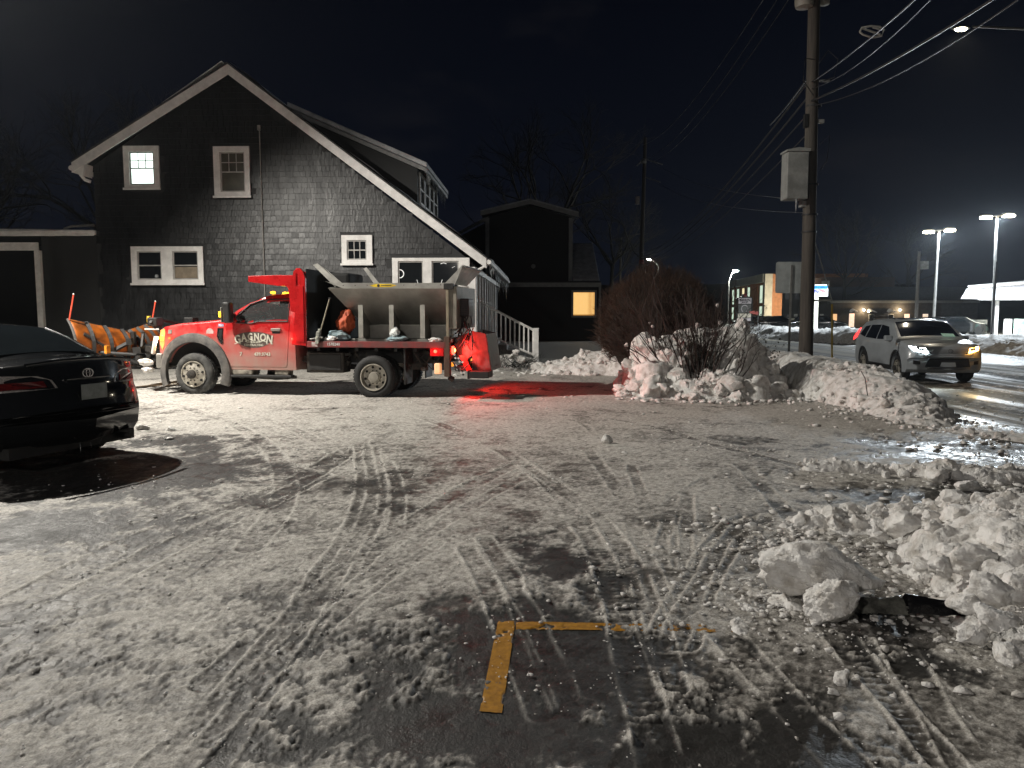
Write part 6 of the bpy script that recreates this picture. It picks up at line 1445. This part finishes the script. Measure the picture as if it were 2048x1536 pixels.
cable((6.9, 18.5, 4.35-.1), at(1300, 318, 52), .5, .008, 'thin wire sloping from the cabinet to the far pole, upper of two', CABM); cable((6.9, 18.5, 3.95), at(1300, 355, 52), .5, .008, 'thin wire sloping from the cabinet to the far pole, lower of two', CABM)
cable(at(1275, 412, 52), at(1200, 530, 60), .3, .02, 'slack service wire hanging left of the slim far pole', CABL)
# the looped coil on the cable (slack store)
cz_ = at(1745, 62, 14.2); tt = MB()
lp = [(-.30, -.02), (-.22, -.08), (.0, -.15), (.22, -.11), (.27, .02), (.17, .10), (-.05, .11), (-.26, .07), (-.30, -.02)]
tt.tube([(cz_.x+p[0]*.75, cz_.y, cz_.z+p[1]*.75) for p in lp], .018, 7).tube([(cz_.x-.2, cz_.y, cz_.z+.05), (cz_.x+.14, cz_.y, cz_.z-.06)], .018, 6).tube([(cz_.x+.0, cz_.y, cz_.z+.06), (cz_.x+.17, cz_.y, cz_.z+.02)], .014, 6)
tag(tt.build('cable_coil', mat('pale_coil', (.30, .29, .26), .5), smooth=60), 'looped cable storage coil hanging on the line right of the utility pole', 'cable coil')
# ------------------------------------------------------------------ across the street
BR = mat('orange_brick', (.42, .19, .09), .8, var=.25, scale=3, bump=.3, bscale=20)
CON = mat('pale_concrete', (.42, .41, .36), .7, var=.2, scale=2); FROST = mat('lit_office_glass', (.5, .6, .5), .4, emis=(.80, 1.0, .78), estr=.75, bump=0, var=.3, scale=.8); FROSTW = mat('lit_office_glass_warm', (.5, .5, .4), .4, emis=(1, .85, .5), estr=1.0, bump=0)
DKB = mat('dark_brick', (.055, .048, .042), .8, var=.4, scale=3, bump=.3)
pc = at(1534, 548, 96)
# lit office: long facade receding left, brick end facing us
lx = at(1461, 620, 120).x
ofo = Vector((pc.x, 96, 0)); d_ = Vector((lx, 120, 0))-ofo; oa = math.degrees(math.atan2(d_.y, d_.x)); OL = d_.length
ofc = empty('office_building', (pc.x, 96, -.15), oa, 'two storey brick office with tall lit windows across the street', 'building')
OHt = pc.z+.15
MB().box(0, OL, -12, .0, 0, OHt).build('wall', BR, ofc); MB().box(-.1, OL, .003, .5, OHt-1.0, OHt+.02).build('cornice', CON, ofc)
# which side faces us: local +y is to the left of the heading; facade on the +y side
for k in range(6):
    x = .8+k*(OL-1)/6
    MB().box(x-.12, x+.12, .003, .14, 0, OHt-1.02).build('pier', BR, ofc)
    for z0, z1 in ((.5, 2.6), (2.9, OHt-1.25)):
        if k < 6:
            w_ = MB().box(x+1.0, x+(OL-1)/6-1.2, .003, .06, z0, z1).build('window', CON, ofc)
            MB().box(x+1.1, x+(OL-1)/6-1.3, .062, .07, z0+.08, z1-.08).build('pane', FROSTW if (k == 3 and z0 > 2) else FROST, w_)
MB().box(-.9, -.003, -.5, .4, 0, OHt-.02).build('corner_pier', CON, ofc)
e2 = at(1662, 549, 98)
br2 = tag(MB().box(pc.x+.4, e2.x, 96.2, 104, -.3, OHt-.12).build('brick_building', BR), 'plain orange brick block between the lit office and the dark shops', 'building')
MB().box(pc.x+.4, e2.x, 95.9, 96.19, -.3, .3).build('plinth', CON, br2)
wallw = lamp('AREA', 'facade_fill', (pc.x+2.0, 88, 1.0), 1800, (1, .86, .62)); wallw.rotation_euler = (R(105), 0, 0); wallw.data.shape = 'RECTANGLE'; wallw.data.size = 8; wallw.data.size_y = 1  # unseen area light added to brighten the brick fronts, no fixture built
wallw.name = 'facade_light'
# dark shop row
rw = [at(1568, 585, 80), at(1660, 575, 80), at(1975, 600, 80)]
row = empty('shop_row', (at(1562, 600, 80).x, 80, -.3), 0, 'long dark brick row of shops with white awnings and lit doors across the street', 'building')
ox = row.location.x
def rx(px): return at(px, 600, 80).x-ox
def rzz(py): return at(1700, py, 80).z+.3
MB().box(rx(1568), rx(1660), 0, .6, 0, rzz(578)).build('wall', mat('black_shop_wall', (.022, .022, .022), .6), row)
MB().box(rx(1661), rx(1960), .3, 1.5, 0, rzz(602)).build('wall', DKB, row); MB().box(rx(1672), rx(1975), 4, 5, 0, rzz(571)).build('upper_wall', mat('slate_blue_wall', (.07, .075, .09), .8), row)
MB().box(rx(1655), rx(1960), .0, .29, rzz(606), rzz(602)+.05).build('cornice', GT, row)
MB().box(rx(1695), rx(1845), 6, 13, 0, rzz(549)).build('rear_block', mat('brown_rear_block', (.10, .07, .06), .8), row); MB().box(rx(1672), rx(1682), 3.0, 3.9, rzz(570.8), rzz(559)).build('roof_unit', mat('roof_unit', (.4, .42, .42), .5), row)
LITD = mat('lit_doorway', (.8, .6, .4), .6, emis=(1.0, .55, .25), estr=.9, bump=0, var=.2, scale=3); LITS = mat('lit_shop_poster', (.8, .6, .5), .6, emis=(1.0, .80, .62), estr=.9, bump=0, var=.3, scale=4, col2=(.6, .2, .1))
for a, b, c, d, mm, nm in ((1667, 677, 628, 646, LITD, 'door'), (1702, 714, 627, 654, LITS, 'window'), (1813, 824, 628, 640, LITS, 'window'), (1850, 862, 628, 640, LITS, 'window')):
    MB().box(rx(a), rx(b) if b > 1000 else rx(1600+b-600+0), .22, .29, rzz(d), rzz(c)).build(nm, mm, row) if b > 1000 else MB().box(rx(a), rx(a+10), .22, .29, rzz(d), rzz(c)).build(nm, mm, row)
for a in (1742, 1781): 
    f_ = MB().box(rx(a-1), rx(a+10), .22, .29, rzz(647), rzz(628)).build('door', GT, row); MB().box(rx(a), rx(a+9), .20, .219, rzz(647), rzz(629.5)).build('pane', GLS, f_)
AWN = mat('white_awning', (.6, .6, .6), .6, emis=(1, 1, 1), estr=.05)
for a in (1708, 1743, 1783):
    aw_ = MB(); vs = []; n = 8
    for i in range(n+1):
        t = PI*i/n
        vs += [(rx(a)+.32*math.cos(t), .25, rzz(624)+.36*math.sin(t)), (rx(a)+.42*math.cos(t), -.5, rzz(624)+.12*math.sin(t)-.05)]
    aw_.add(vs, [(2*i, 2*i+2, 2*i+3, 2*i+1) for i in range(n)]).build('awning', AWN, row)
for a in (1729, 1802):
    sc_ = MB().ell((rx(a), .1, rzz(620)), (.12, .1, .08)).build('wall_lamp', LEDW, row, smooth=60)
    lamp('POINT', 'wall_lamp_light', (rx(a), -.25, rzz(621)), 110, (1, .75, .45), .08, row)
# lettering band and lamps on the black shop, low windows
for a in range(6): MB().box(rx(1576+a*13), rx(1576+a*13+7), -.03, -.003, rzz(633), rzz(628) if a % 2 else rzz(629)).build('shop_sign', mat('grey_letters', (.4, .4, .38), .6, emis=(1, 1, .9), estr=.06, col2=(.05, .05, .05), scale=14), row)
for a, c in ((1571, 583), (1590, 583), (1573, 628), (1590, 630)): MB().box(rx(a), rx(a+6), -.03, -.003, rzz(c+16), rzz(c)).build('window', mat('dim_window', (.05, .05, .06), .2), row)
# bank monument sign
bk = empty('bank_sign', (at(1637, 600, 60).x, 60, -.1), 0, 'lit bank sign with blue band and striped emblem on a pale pylon', 'sign')
bx0 = bk.location.x
def kx(px): return at(px, 600, 60).x-bx0
def kz(py): return at(1637, py, 60).z+.1
BOX = mat('lit_cream_sign', (.8, .8, .7), .5, emis=(.96, .98, .80), estr=.85, bump=0, var=.03); BBL = mat('lit_blue_band', (.05, .4, .8), .5, emis=(.03, .38, .95), estr=.9, bump=0)
MB().box(kx(1624), kx(1637), 0, .5, 0, kz(593)).build('pylon', BOX, bk); MB().box(kx(1619.5), kx(1654.5), -.1, .6, kz(592.8), kz(569)).build('sign_box', mat('lit_white_sign', (.85, .85, .85), .5, emis=(.9, .97, 1), estr=1.0, bump=0), bk)
MB().box(kx(1622), kx(1653), -.12, -.103, kz(578), kz(571.5)).build('blue_band', BBL, bk)
text('BANK OF AMERICA', .17, mat('dark_blue_letters', (.01, .05, .3), .5, emis=(.0, .08, .5), estr=.3, bump=0), bk, (kx(1637.5), -.123, kz(574.8)), sx=.78, bold=.004)
rdm = mat('lit_red_stripe', (.8, .05, .08), .5, emis=(1, .06, .10), estr=.8, bump=0); blm = mat('lit_blue_stripe', (.1, .1, .7), .5, emis=(.1, .15, .9), estr=.8, bump=0)
for i in range(4):
    o_ = i*.12; c_ = kx(1623)+.05+o_*.9; z_ = kz(584)-o_*.55+.02
    MB().prism([(c_+.30, z_+.22), (c_+.38, z_+.18), (c_+.78, z_+.00+.18), (c_+.70, z_+.22)][:2]+[(c_+.86, z_+.12), (c_+.78, z_+.16)], -.12, -.103).build('stripe', rdm, bk)
for i in range(3):
    o_ = i*.12; c_ = kx(1623)+.05+o_; z_ = kz(584)-o_*.5
    MB().prism([(c_, z_+.04), (c_+.10, z_), (c_+.30, z_+.14), (c_+.20, z_+.19)], -.12, -.103).build('stripe', blm, bk)
# plaza sign board
pz_ = empty('plaza_sign', (at(1490, 620, 66).x, 66, -.1), 0, 'black framed plaza sign board with stacked name panels before the lit office', 'sign')
px0 = pz_.location.x
def qx(p_): return at(p_, 600, 66).x-px0
def qz(p_): return at(1490, p_, 66).z+.1
MB().prism([(qx(1473), 0), (qx(1475.5), 0), (qx(1475.5), qz(643)), (qx(1503), qz(643)), (qx(1503), 0), (qx(1506), 0), (qx(1506), qz(597)), (qx(1503.5), qz(594)), (qx(1496), qz(593)), (qx(1493.5), qz(588)), (qx(1486), qz(588)), (qx(1484), qz(593)), (qx(1476), qz(595)), (qx(1473), qz(597))], 0, .3).build('frame', BLK, pz_)
PNL = mat('lit_pink_grey_panel', (.4, .38, .38), .5, emis=(.9, .85, .9), estr=.22, bump=0); PND = mat('dim_grey_panel', (.12, .12, .12), .5, emis=(.5, .55, .5), estr=.06, bump=0); PNW = mat('cream_panel', (.5, .48, .4), .5, emis=(.95, .9, .75), estr=.25, bump=0)
MB().box(qx(1477), qx(1502.5), -.03, -.003, qz(607.5), qz(596)).build('panel', PNL, pz_); MB().box(qx(1477), qx(1502.5), -.03, -.003, qz(626), qz(609)).build('panel', PND, pz_); MB().box(qx(1476.5), qx(1502.5), -.03, -.003, qz(635), qz(627)).build('panel', PNW, pz_); MB().box(qx(1476.5), qx(1502.5), -.03, -.003, qz(642), qz(636)).build('panel', PNL, pz_)
text('BARREN', .30, BLK, pz_, (qx(1489.7), -.034, qz(600.5)), bold=.012, sx=.8); text('SHOP', .18, BLK, pz_, (qx(1489.7), -.034, qz(605)), bold=.008, sx=1.1)
MB().tube([(qx(1489.5)+.27*math.cos(t), -.035, qz(617.5)+.30*math.sin(t)) for t in lin(-1.0, 4.14, 18)], .03, 5).build('round_emblem', PNL, pz_)
MB().ell((qx(1490), -.05, qz(590)), (.16, .05, .14)).build('crest', mat('dull_red_crest', (.3, .05, .05), .6), pz_, smooth=60)
# small red road sign before the office
rs2 = empty('small_sign', (at(1516, 640, 62).x, 62, -.1), 0, 'small red sign on a thin post right of the plaza sign board', 'sign'); MB().box(-.02, .02, 0, .04, 0, 1.9).build('post', GALV, rs2); MB().prism([(-.75, 1.78), (-.25, 1.84), (.02, 1.76), (.0, 1.52), (-.6, 1.62)], -.01, -.003).build('sign_plate', mat('faded_red_sign', (.5, .12, .1), .5, emis=(1, .2, .15), estr=.08), rs2)
# parked dark cars across the street (far: body, glass, wheels)
def farcar(px, py, Y, L, deg, label, paint=None):
    b = at(px, py, Y); o = empty('parked_car', (b.x, Y, -.12), deg, label, 'car', 'dark cars parked across the street')
    zt_ = interp([(0, .7), (.1, .95), (.8, 1.0), (1.3, 1.38), (2.6, 1.42), (3.3, 1.0), (4.3, .85), (4.5, .55)]); zb__ = interp([(0, .4), (.3, .25), (4.2, .25), (4.5, .4)])
    m_ = MB(); loft(m_, lin(0, 4.5, 26), zb__, zt_, lambda x, z: .88-(0 if z < .9 else (z-.9)*.35), 0, rows=6, rt=.08); m_.build('body', paint or CARB, o, smooth=40)
    for s in (-1, 1):
        q = MB().prism([(1.0, .98), (1.5, 1.30), (2.6, 1.33), (3.1, .98)], -.002, .002); MB().add([(p[0], s*(.88-max(0, (p[2]-.9)*.35)+.01), p[2]) for p in q.v], q.f).build('side_window', CG, o)
        for ax_ in (.9, 3.6): MB().lathe([(0, -.1), (.33, -.1), (.33, .1), (0, .1)], (ax_, s*.8, .33), 'y', 16).build('wheel', TYR, o)
    MB().box(-.02, .03, -.7, -.5, .75, .85).box(-.02, .03, .5, .7, .75, .85).build('tail_lamp', LR, o)
    return o
farcar(1467, 650, 72, 4.5, 5, 'dark car with frosted glass left of the plaza sign board'); farcar(1505, 655, 69, 4.5, 12, 'black car parked right behind the plaza sign board'); farcar(1590, 655, 71, 4.5, 0, 'dark snow topped car before the black shop front'); farcar(1662, 650, 68, 4.5, 185, 'black car nose showing right of the bank sign pylon'); farcar(1858, 632, 60, 4.5, 8, 'dark pickup like car left of the lit canopy')
tag(MB().box(at(1541, 650, 76).x, at(1603, 650, 76).x, 76, 78, -.2, at(1560, 637, 76).z).build('low_wall', CON), 'low pale wall in front of the brick block', 'wall')
# canopy at the right edge
cn = empty('lit_canopy', (at(2000, 620, 58).x, 58, -.1), 0, 'white canopy with a snowy sloping roof on pale columns at the right edge', 'canopy'); cx0 = cn.location.x
def ux(p_): return at(p_, 600, 58).x-cx0
def uz(p_): return at(2000, p_, 58).z+.1
WC = mat('floodlit_white_canopy', (.75, .74, .72), .6)
MB().prism([(ux(1946), uz(597)), (ux(1957), uz(576)), (ux(2048), uz(566)), (ux(2150), uz(560)), (ux(2150), uz(600)), (ux(1989), uz(600))], 0, 1.6).build('roof', mat('ribbed_white_roof', (.55, .55, .58), .6), cn)
MB().box(ux(1957), ux(2150), -.12, -.003, uz(600), uz(597)).build('fascia', WC, cn); MB().slab((ux(1957), -.1, uz(577)), (ux(2150), -.1, uz(560)), (ux(2150), 1.5, uz(558)), (ux(1957), 1.5, uz(575)), .2).build('roof_snow', SNOW, cn, bevel=.06)
for p_ in (1999, 2021, 2029, 2120): MB().box(ux(p_), ux(p_)+.25 if p_ == 1999 else ux(p_)+.18, .4, .65, 0, uz(601) if p_ in (1999, 2120) else uz(638)).build('column', WC, cn)
ub = MB().box(ux(2034), ux(2052), -.3, .2, 0, uz(638)).build('atm', mat('lit_atm', (.6, .7, .65), .4, emis=(.7, 1, .85), estr=.5, bump=0, var=.5, scale=3, col2=(.1, .5, .35)), cn); MB().box(ux(1976), ux(2010), 2, 2.2, 0, uz(640)).build('back_wall', GREY, cn)
lamp('AREA', 'canopy_light', (ux(2030), 1.5, uz(603)), 260, (1, 1, .85), parent=cn).data.size = 2
lamp('POINT', 'canopy_light', (ux(1985), -4.5, 3.6), 260, (1, .97, .9), .2, cn)
fz_ = at(1832, 640, 66); o5 = empty('utility_pole', (fz_.x, 66, -.1), 0, 'grey distant utility pole behind the pale suv', 'utility pole'); MB().tube([(0, 0, 0), (0, 0, at(1832, 500, 66).z)], [.16, .12], 8).build('shaft', mat('grey_wood', (.14, .13, .12), .8), o5); MB().box(.1, .75, -.2, .2, at(1832, 536, 66).z, at(1832, 520, 66).z).build('transformer', GREY, o5)
o6 = empty('flag_pole', (at(1984, 640, 46).x, 46, -.1), 0, 'dark slim pole in front of the lit canopy', 'pole'); MB().tube([(0, 0, 0), (0.1, 0, at(1984, 520, 46).z)], .06, 8).build('shaft', mat('dark_pole', (.04, .04, .045), .5), o6)
# wooded hill line behind everything
hx = np.linspace(-260, 300, 180); hy = np.linspace(190, 260, 10); HX, HY = np.meshgrid(hx, hy, indexing='ij')
HZ = np.sin((HY-190)/70*PI)*(5+7*fbm(HX*.02, HY*.0, 4, 90)+3*fbm(HX*.15, HY*.1, 3, 91))-1
tag(npmesh('hills', np.stack([HX, HY, HZ], -1).reshape(-1, 3), gridfaces(*HX.shape), mat('night_woods', (.010, .010, .010), .95)), 'low dark wooded rise on the horizon', kind='structure')
# ------------------------------------------------------------------ vegetation
BARK = mat('dark_twig_bark', (.035, .024, .019), .8, var=.4, scale=6, bump=.2); BARKT = mat('grey_bark', (.035, .032, .028), .85, var=.4, scale=4, bump=.3)
def fast_tubes(name, segs, m, parent=None, n=4):
    """segs: list of (a, b, ra, rb) numpy-joined thin prisms"""
    A = np.array([s[0] for s in segs], float); B = np.array([s[1] for s in segs], float); ra = np.array([s[2] for s in segs]); rb = np.array([s[3] for s in segs])
    d = B-A; L = np.linalg.norm(d, axis=1, keepdims=True)+1e-9; d = d/L; up = np.where(np.abs(d[:, 2:3]) < .9, np.array([[0, 0, 1.]]), np.array([[1., 0, 0]]))
    u = np.cross(d, up); u /= np.linalg.norm(u, axis=1, keepdims=True); v = np.cross(d, u); k = len(A); V = np.zeros((k, 2*n, 3))
    for j in range(n):
        c, s = math.cos(2*PI*j/n), math.sin(2*PI*j/n); V[:, j] = A+(u*c+v*s)*ra[:, None]; V[:, n+j] = B+(u*c+v*s)*rb[:, None]
    f = np.array([(j, (j+1) % n, n+(j+1) % n, n+j) for j in range(n)]); F = (f[None]+np.arange(k)[:, None, None]*2*n).reshape(-1, 4)
    return npmesh(name, V.reshape(-1, 3), F, m, parent)
def grow(rs, p, d, L, r, lvl, segs, split=(2, 3), spread=.6, shrink=.72, wob=.18, up=.1):
    n = 4; q = Vector(p); dd = Vector(d)
    for i in range(n):
        dd = (dd+Vector((rs.gauss(0, wob), rs.gauss(0, wob), rs.gauss(0, wob)+up*.3))).normalized(); q2 = q+dd*(L/n); r2 = r*(1-.35/n*(1)); segs.append((tuple(q), tuple(q2), r, r2))
        if lvl > 0 and i >= 1 and rs.random() < .55:
            sd = (dd+Vector((rs.gauss(0, spread), rs.gauss(0, spread), rs.gauss(0, spread*.7)))).normalized(); grow(rs, q2, sd, L*shrink*rs.uniform(.6, 1), r2*.6, lvl-1, segs, split, spread, shrink, wob, up)
        q = q2; r = r2
    if lvl > 0:
        for _ in range(rs.randint(*split)):
            sd = (dd+Vector((rs.gauss(0, spread), rs.gauss(0, spread), rs.gauss(0, spread*.6)))).normalized(); grow(rs, q, sd, L*shrink*rs.uniform(.75, 1.1), r*.72, lvl-1, segs, split, spread, shrink, wob, up)
# bare bush standing in the heap
bo = Vector((3.75, 14.85, .25)); bush = empty('bare_bush', tuple(bo), 0, 'bare twiggy bush sticking out of the tall snow heap', 'bush')
rs = random.Random(8); segs = []
for i in range(96):
    t = rs.gauss(0, .5) if i > 50 else rs.uniform(-1, 1); base = Vector((t*.55+rs.gauss(0, .12)-.12, rs.gauss(0, .22), -.05)); an = t*.62+rs.gauss(0, .14)
    d = Vector((math.sin(an), rs.gauss(0, .22), math.cos(an)))
    grow(rs, base, d, rs.uniform(.55, 1.35), rs.uniform(.007, .014), 2, segs, (1, 2), .30, .55, .09, .12)
fast_tubes('stem', segs, BARK, bush, 4)
lv = MB(); lrs = random.Random(2)
for i in range(420):
    s = segs[lrs.randrange(len(segs))]; p = Vector(s[1]); lv.cbox(p+Vector((lrs.gauss(0, .02), lrs.gauss(0, .02), lrs.gauss(0, .02))), (.025, .006, .018), Matrix.Rotation(lrs.uniform(0, 3), 3, 'Y'))
lo_ = lv.build('withered_leaves', mat('withered_leaf', (.04, .035, .02), .8), bush, kind='stuff')
sn_ = random.Random(5)
for i in range(9):
    s = segs[sn_.randrange(len(segs)//3)]; o = bpy.data.objects.new('snow_clump', CH[i % 8]); COL.objects.link(o); o.parent = bush; o.location = s[1]; k = sn_.uniform(.02, .06); o.scale = (k, k, k*sn_.uniform(.8, 1.6))
# second smaller twiggy plant to the right behind the heap
b2 = Vector((5.05, 17.3, .1)); bush2 = empty('bare_bush', tuple(b2), 0, 'small leafy twig bush behind the right shoulder of the snow heap', 'bush'); segs = []
for i in range(26): an = rs.uniform(-.9, .9); grow(rs, Vector((rs.gauss(0, .1), 0, 0)), Vector((math.sin(an), rs.gauss(0, .3), math.cos(an))), rs.uniform(.45, .8), .008, 2, segs, (1, 2), .4, .6, .12, .05)
fast_tubes('stem', segs, BARK, bush2, 4)
lv = MB()
for i in range(300): s = segs[lrs.randrange(len(segs))]; lv.cbox(Vector(s[1])+Vector((lrs.gauss(0, .03), lrs.gauss(0, .03), lrs.gauss(0, .03))), (.035, .008, .025), Matrix.Rotation(lrs.uniform(0, 3), 3, 'Y'))
lv.build('withered_leaves', MATS['withered_leaf'], bush2, kind='stuff')
# big rounded hedge of fine twigs
ho_ = Vector((3.55, 18.9, 0)); hedge = empty('hedge', tuple(ho_), 0, 'large dark rounded hedge of fine brown twigs behind the snow heap', 'hedge'); rs = random.Random(3); segs = []
HB = mat('reddish_brown_twigs', (.055, .030, .018), .85, var=.5, scale=1.5)
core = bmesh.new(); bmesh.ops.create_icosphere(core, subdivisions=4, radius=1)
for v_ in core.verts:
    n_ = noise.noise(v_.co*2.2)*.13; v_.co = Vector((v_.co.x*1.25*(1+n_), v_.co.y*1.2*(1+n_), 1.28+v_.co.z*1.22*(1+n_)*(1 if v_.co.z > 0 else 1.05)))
cme = bpy.data.meshes.new('dark_core'); core.to_mesh(cme); core.free(); cme.materials.append(mat('core_shade', (.022, .013, .009), .95, bump=1.0, bscale=30, bdist=.05)); co_ = bpy.data.objects.new('dark_core', cme); COL.objects.link(co_); co_.parent = hedge  # solid dark core painted as the shade between the twigs
nr_ = np.random.RandomState(4)
for i in range(15000):
    v = nr_.normal(size=3); v /= np.linalg.norm(v)
    if v[2] < -.6: continue
    rr_q = nr_.uniform(.93, 1.06)*(1+.15*noise.noise(Vector(v*2.2))+.06*noise.noise(Vector(v*6)))*(1.0 if nr_.rand() > .06 else nr_.uniform(1.0, 1.12)); p = np.array([v[0]*1.33*rr_q, v[1]*1.25*rr_q, 1.28+v[2]*1.30*rr_q])
    d = v*.6+np.array([0, 0, .65])+nr_.normal(size=3)*.35; d /= np.linalg.norm(d); L = nr_.uniform(.08, .24); segs.append((p, p+d*L, .0045, .002))
fast_tubes('twigs', segs, HB, hedge, 3)['kind'] = 'stuff'
# low shrubs by the stairs
sb_ = empty('shrub', (-.05, 21.0, .1), 0, 'dark low shrub with clumps of snow at the foot of the porch stairs', 'shrub'); segs = []; rs = random.Random(31)
for i in range(60): an = rs.uniform(0, 6.28); grow(rs, Vector((rs.gauss(0, .3), rs.gauss(0, .15), 0)), Vector((math.cos(an), math.sin(an), .7)), rs.uniform(.25, .4), .008, 2, segs, (2, 3), .5, .6, .2, .0)
fast_tubes('stem', segs, mat('black_green_twig', (.015, .018, .014), .8), sb_, 3)
for i in range(5): o = bpy.data.objects.new('snow_clump', CH[i]); COL.objects.link(o); o.parent = sb_; o.location = (rs.gauss(0, .35), -.1, rs.uniform(.15, .45)); o.scale = (.11, .1, .08)
# bare trees
def tree(x, y, h, r, seed, label, group=None, lvl=4, spread=.42, m=BARKT):
    o = empty('bare_tree', (x, y, gz(x, y)-.05), 0, label, 'tree', group); rs = random.Random(seed); tr = []
    q = Vector((0, 0, 0)); d = Vector((rs.gauss(0, .04), 0, 1)); n = 5; cr_ = []
    for i in range(n):
        q2 = q+d*(h*.42/n); tr.append((tuple(q), tuple(q2), r*(1-.09*i), r*(1-.09*(i+1)))); d = (d+Vector((rs.gauss(0, .06), rs.gauss(0, .06), .1))).normalized()
        if i >= 2:
            for _ in range(2): a = rs.uniform(0, 6.28); grow(rs, q2, Vector((math.cos(a), math.sin(a), .6)).normalized(), h*.22, r*.35, lvl-1, cr_, (2, 3), spread, .72, .16, .12)
        q = q2
    for _ in range(4): a = rs.uniform(0, 6.28); grow(rs, q, Vector((math.cos(a)*.5, math.sin(a)*.5, .9)).normalized(), h*.24, r*.5, lvl, cr_, (2, 3), spread, .74, .16, .12)
    fast_tubes('trunk', tr, m, o, 10); fast_tubes('crown', cr_, m, o, 3)['kind'] = 'stuff'
    return o
tree(-15.5, 31, 9.5, .20, 1, 'bare tree behind the porch roof, nearest the gable eave'); tree(-20.5, 29, 9, .18, 2, 'bare tree behind the porch at the far left edge'); tree(-18.2, 36, 12, .22, 6, 'tall bare tree further back behind the porch')
tree(2.2, 62, 17, .35, 3, 'tall faint bare tree behind the annex roof'); tree(9.5, 75, 15, .3, 4, 'faint bare tree behind the slim far pole'); tree(46, 88, 12, .25, 5, 'bare tree behind the lit canopy', lvl=4)
tree(36, 84, 13, .25, 7, 'bare tree between the lamp poles across the street', lvl=4)
# ------------------------------------------------------------------ the lot's own lamps, outside the frame
fl_ = empty('flood_lamp', (P_FLOOD[0], P_FLOOD[1], 0), 0, 'flood lamp on a pole at the left of the lot', 'lamp')
MB().tube([(-.35, .3, 0), (-.35, .3, P_FLOOD[2]+.2)], .08, 10).build('pole', GALV, fl_); MB().box(-.30, .15, -.16, .16, P_FLOOD[2]+.06, P_FLOOD[2]+.2).build('lamp_head', GALV, fl_, bevel=.03); MB().box(-.22, .12, -.12, .12, P_FLOOD[2]+.02, P_FLOOD[2]+.055).build('luminaire', LEDW, fl_)
s_ = lamp('SPOT', 'flood_light', (0, 0, P_FLOOD[2]), L_FLOOD, (1, .95, .86), .09, fl_, spot_size=R(160), spot_blend=.5)
s_.rotation_euler = Vector((.55, -.16, -1)).to_track_quat('-Z', 'Y').to_euler()
bl_ = empty('wall_lamp', (P_BACK[0], P_BACK[1], 0), 0, 'lamp on a short pole behind the photographer', 'lamp')
MB().tube([(0, -.3, 0), (0, -.3, P_BACK[2]+.1), (0, 0, P_BACK[2]+.15)], .07, 10).build('pole', GALV, bl_); MB().box(-.2, .2, -.14, .14, P_BACK[2]+.06, P_BACK[2]+.16).build('luminaire', LEDW, bl_)
lamp('SPOT', 'rear_light', (0, .1, P_BACK[2]-.02), L_BACK, (1, .94, .88), .2, bl_, spot_size=R(165), spot_blend=.6).rotation_euler = Vector((.35, .9, -.45)).to_track_quat('-Z', 'Y').to_euler()
# ------------------------------------------------------------------ thin volume added to give the lamps a glow
hzb = MB().box(-330, 330, -125, 330, -2.2, 20).build('haze', bpy.data.materials.new('haze'))
hm = hzb.data.materials[0]; hm.use_nodes = True; hn = hm.node_tree.nodes; hl_ = hm.node_tree.links; hn.clear()
hout = hn.new('ShaderNodeOutputMaterial'); pv = hn.new('ShaderNodeVolumePrincipled'); pv.inputs['Color'].default_value = (.85, .92, 1, 1); pv.inputs['Density'].default_value = .0002; pv.inputs['Anisotropy'].default_value = .7
hl_.new(pv.outputs[0], hout.inputs['Volume']); tag(hzb, 'thin volume added over the lot and the street for the glow round the lamps', kind='stuff')
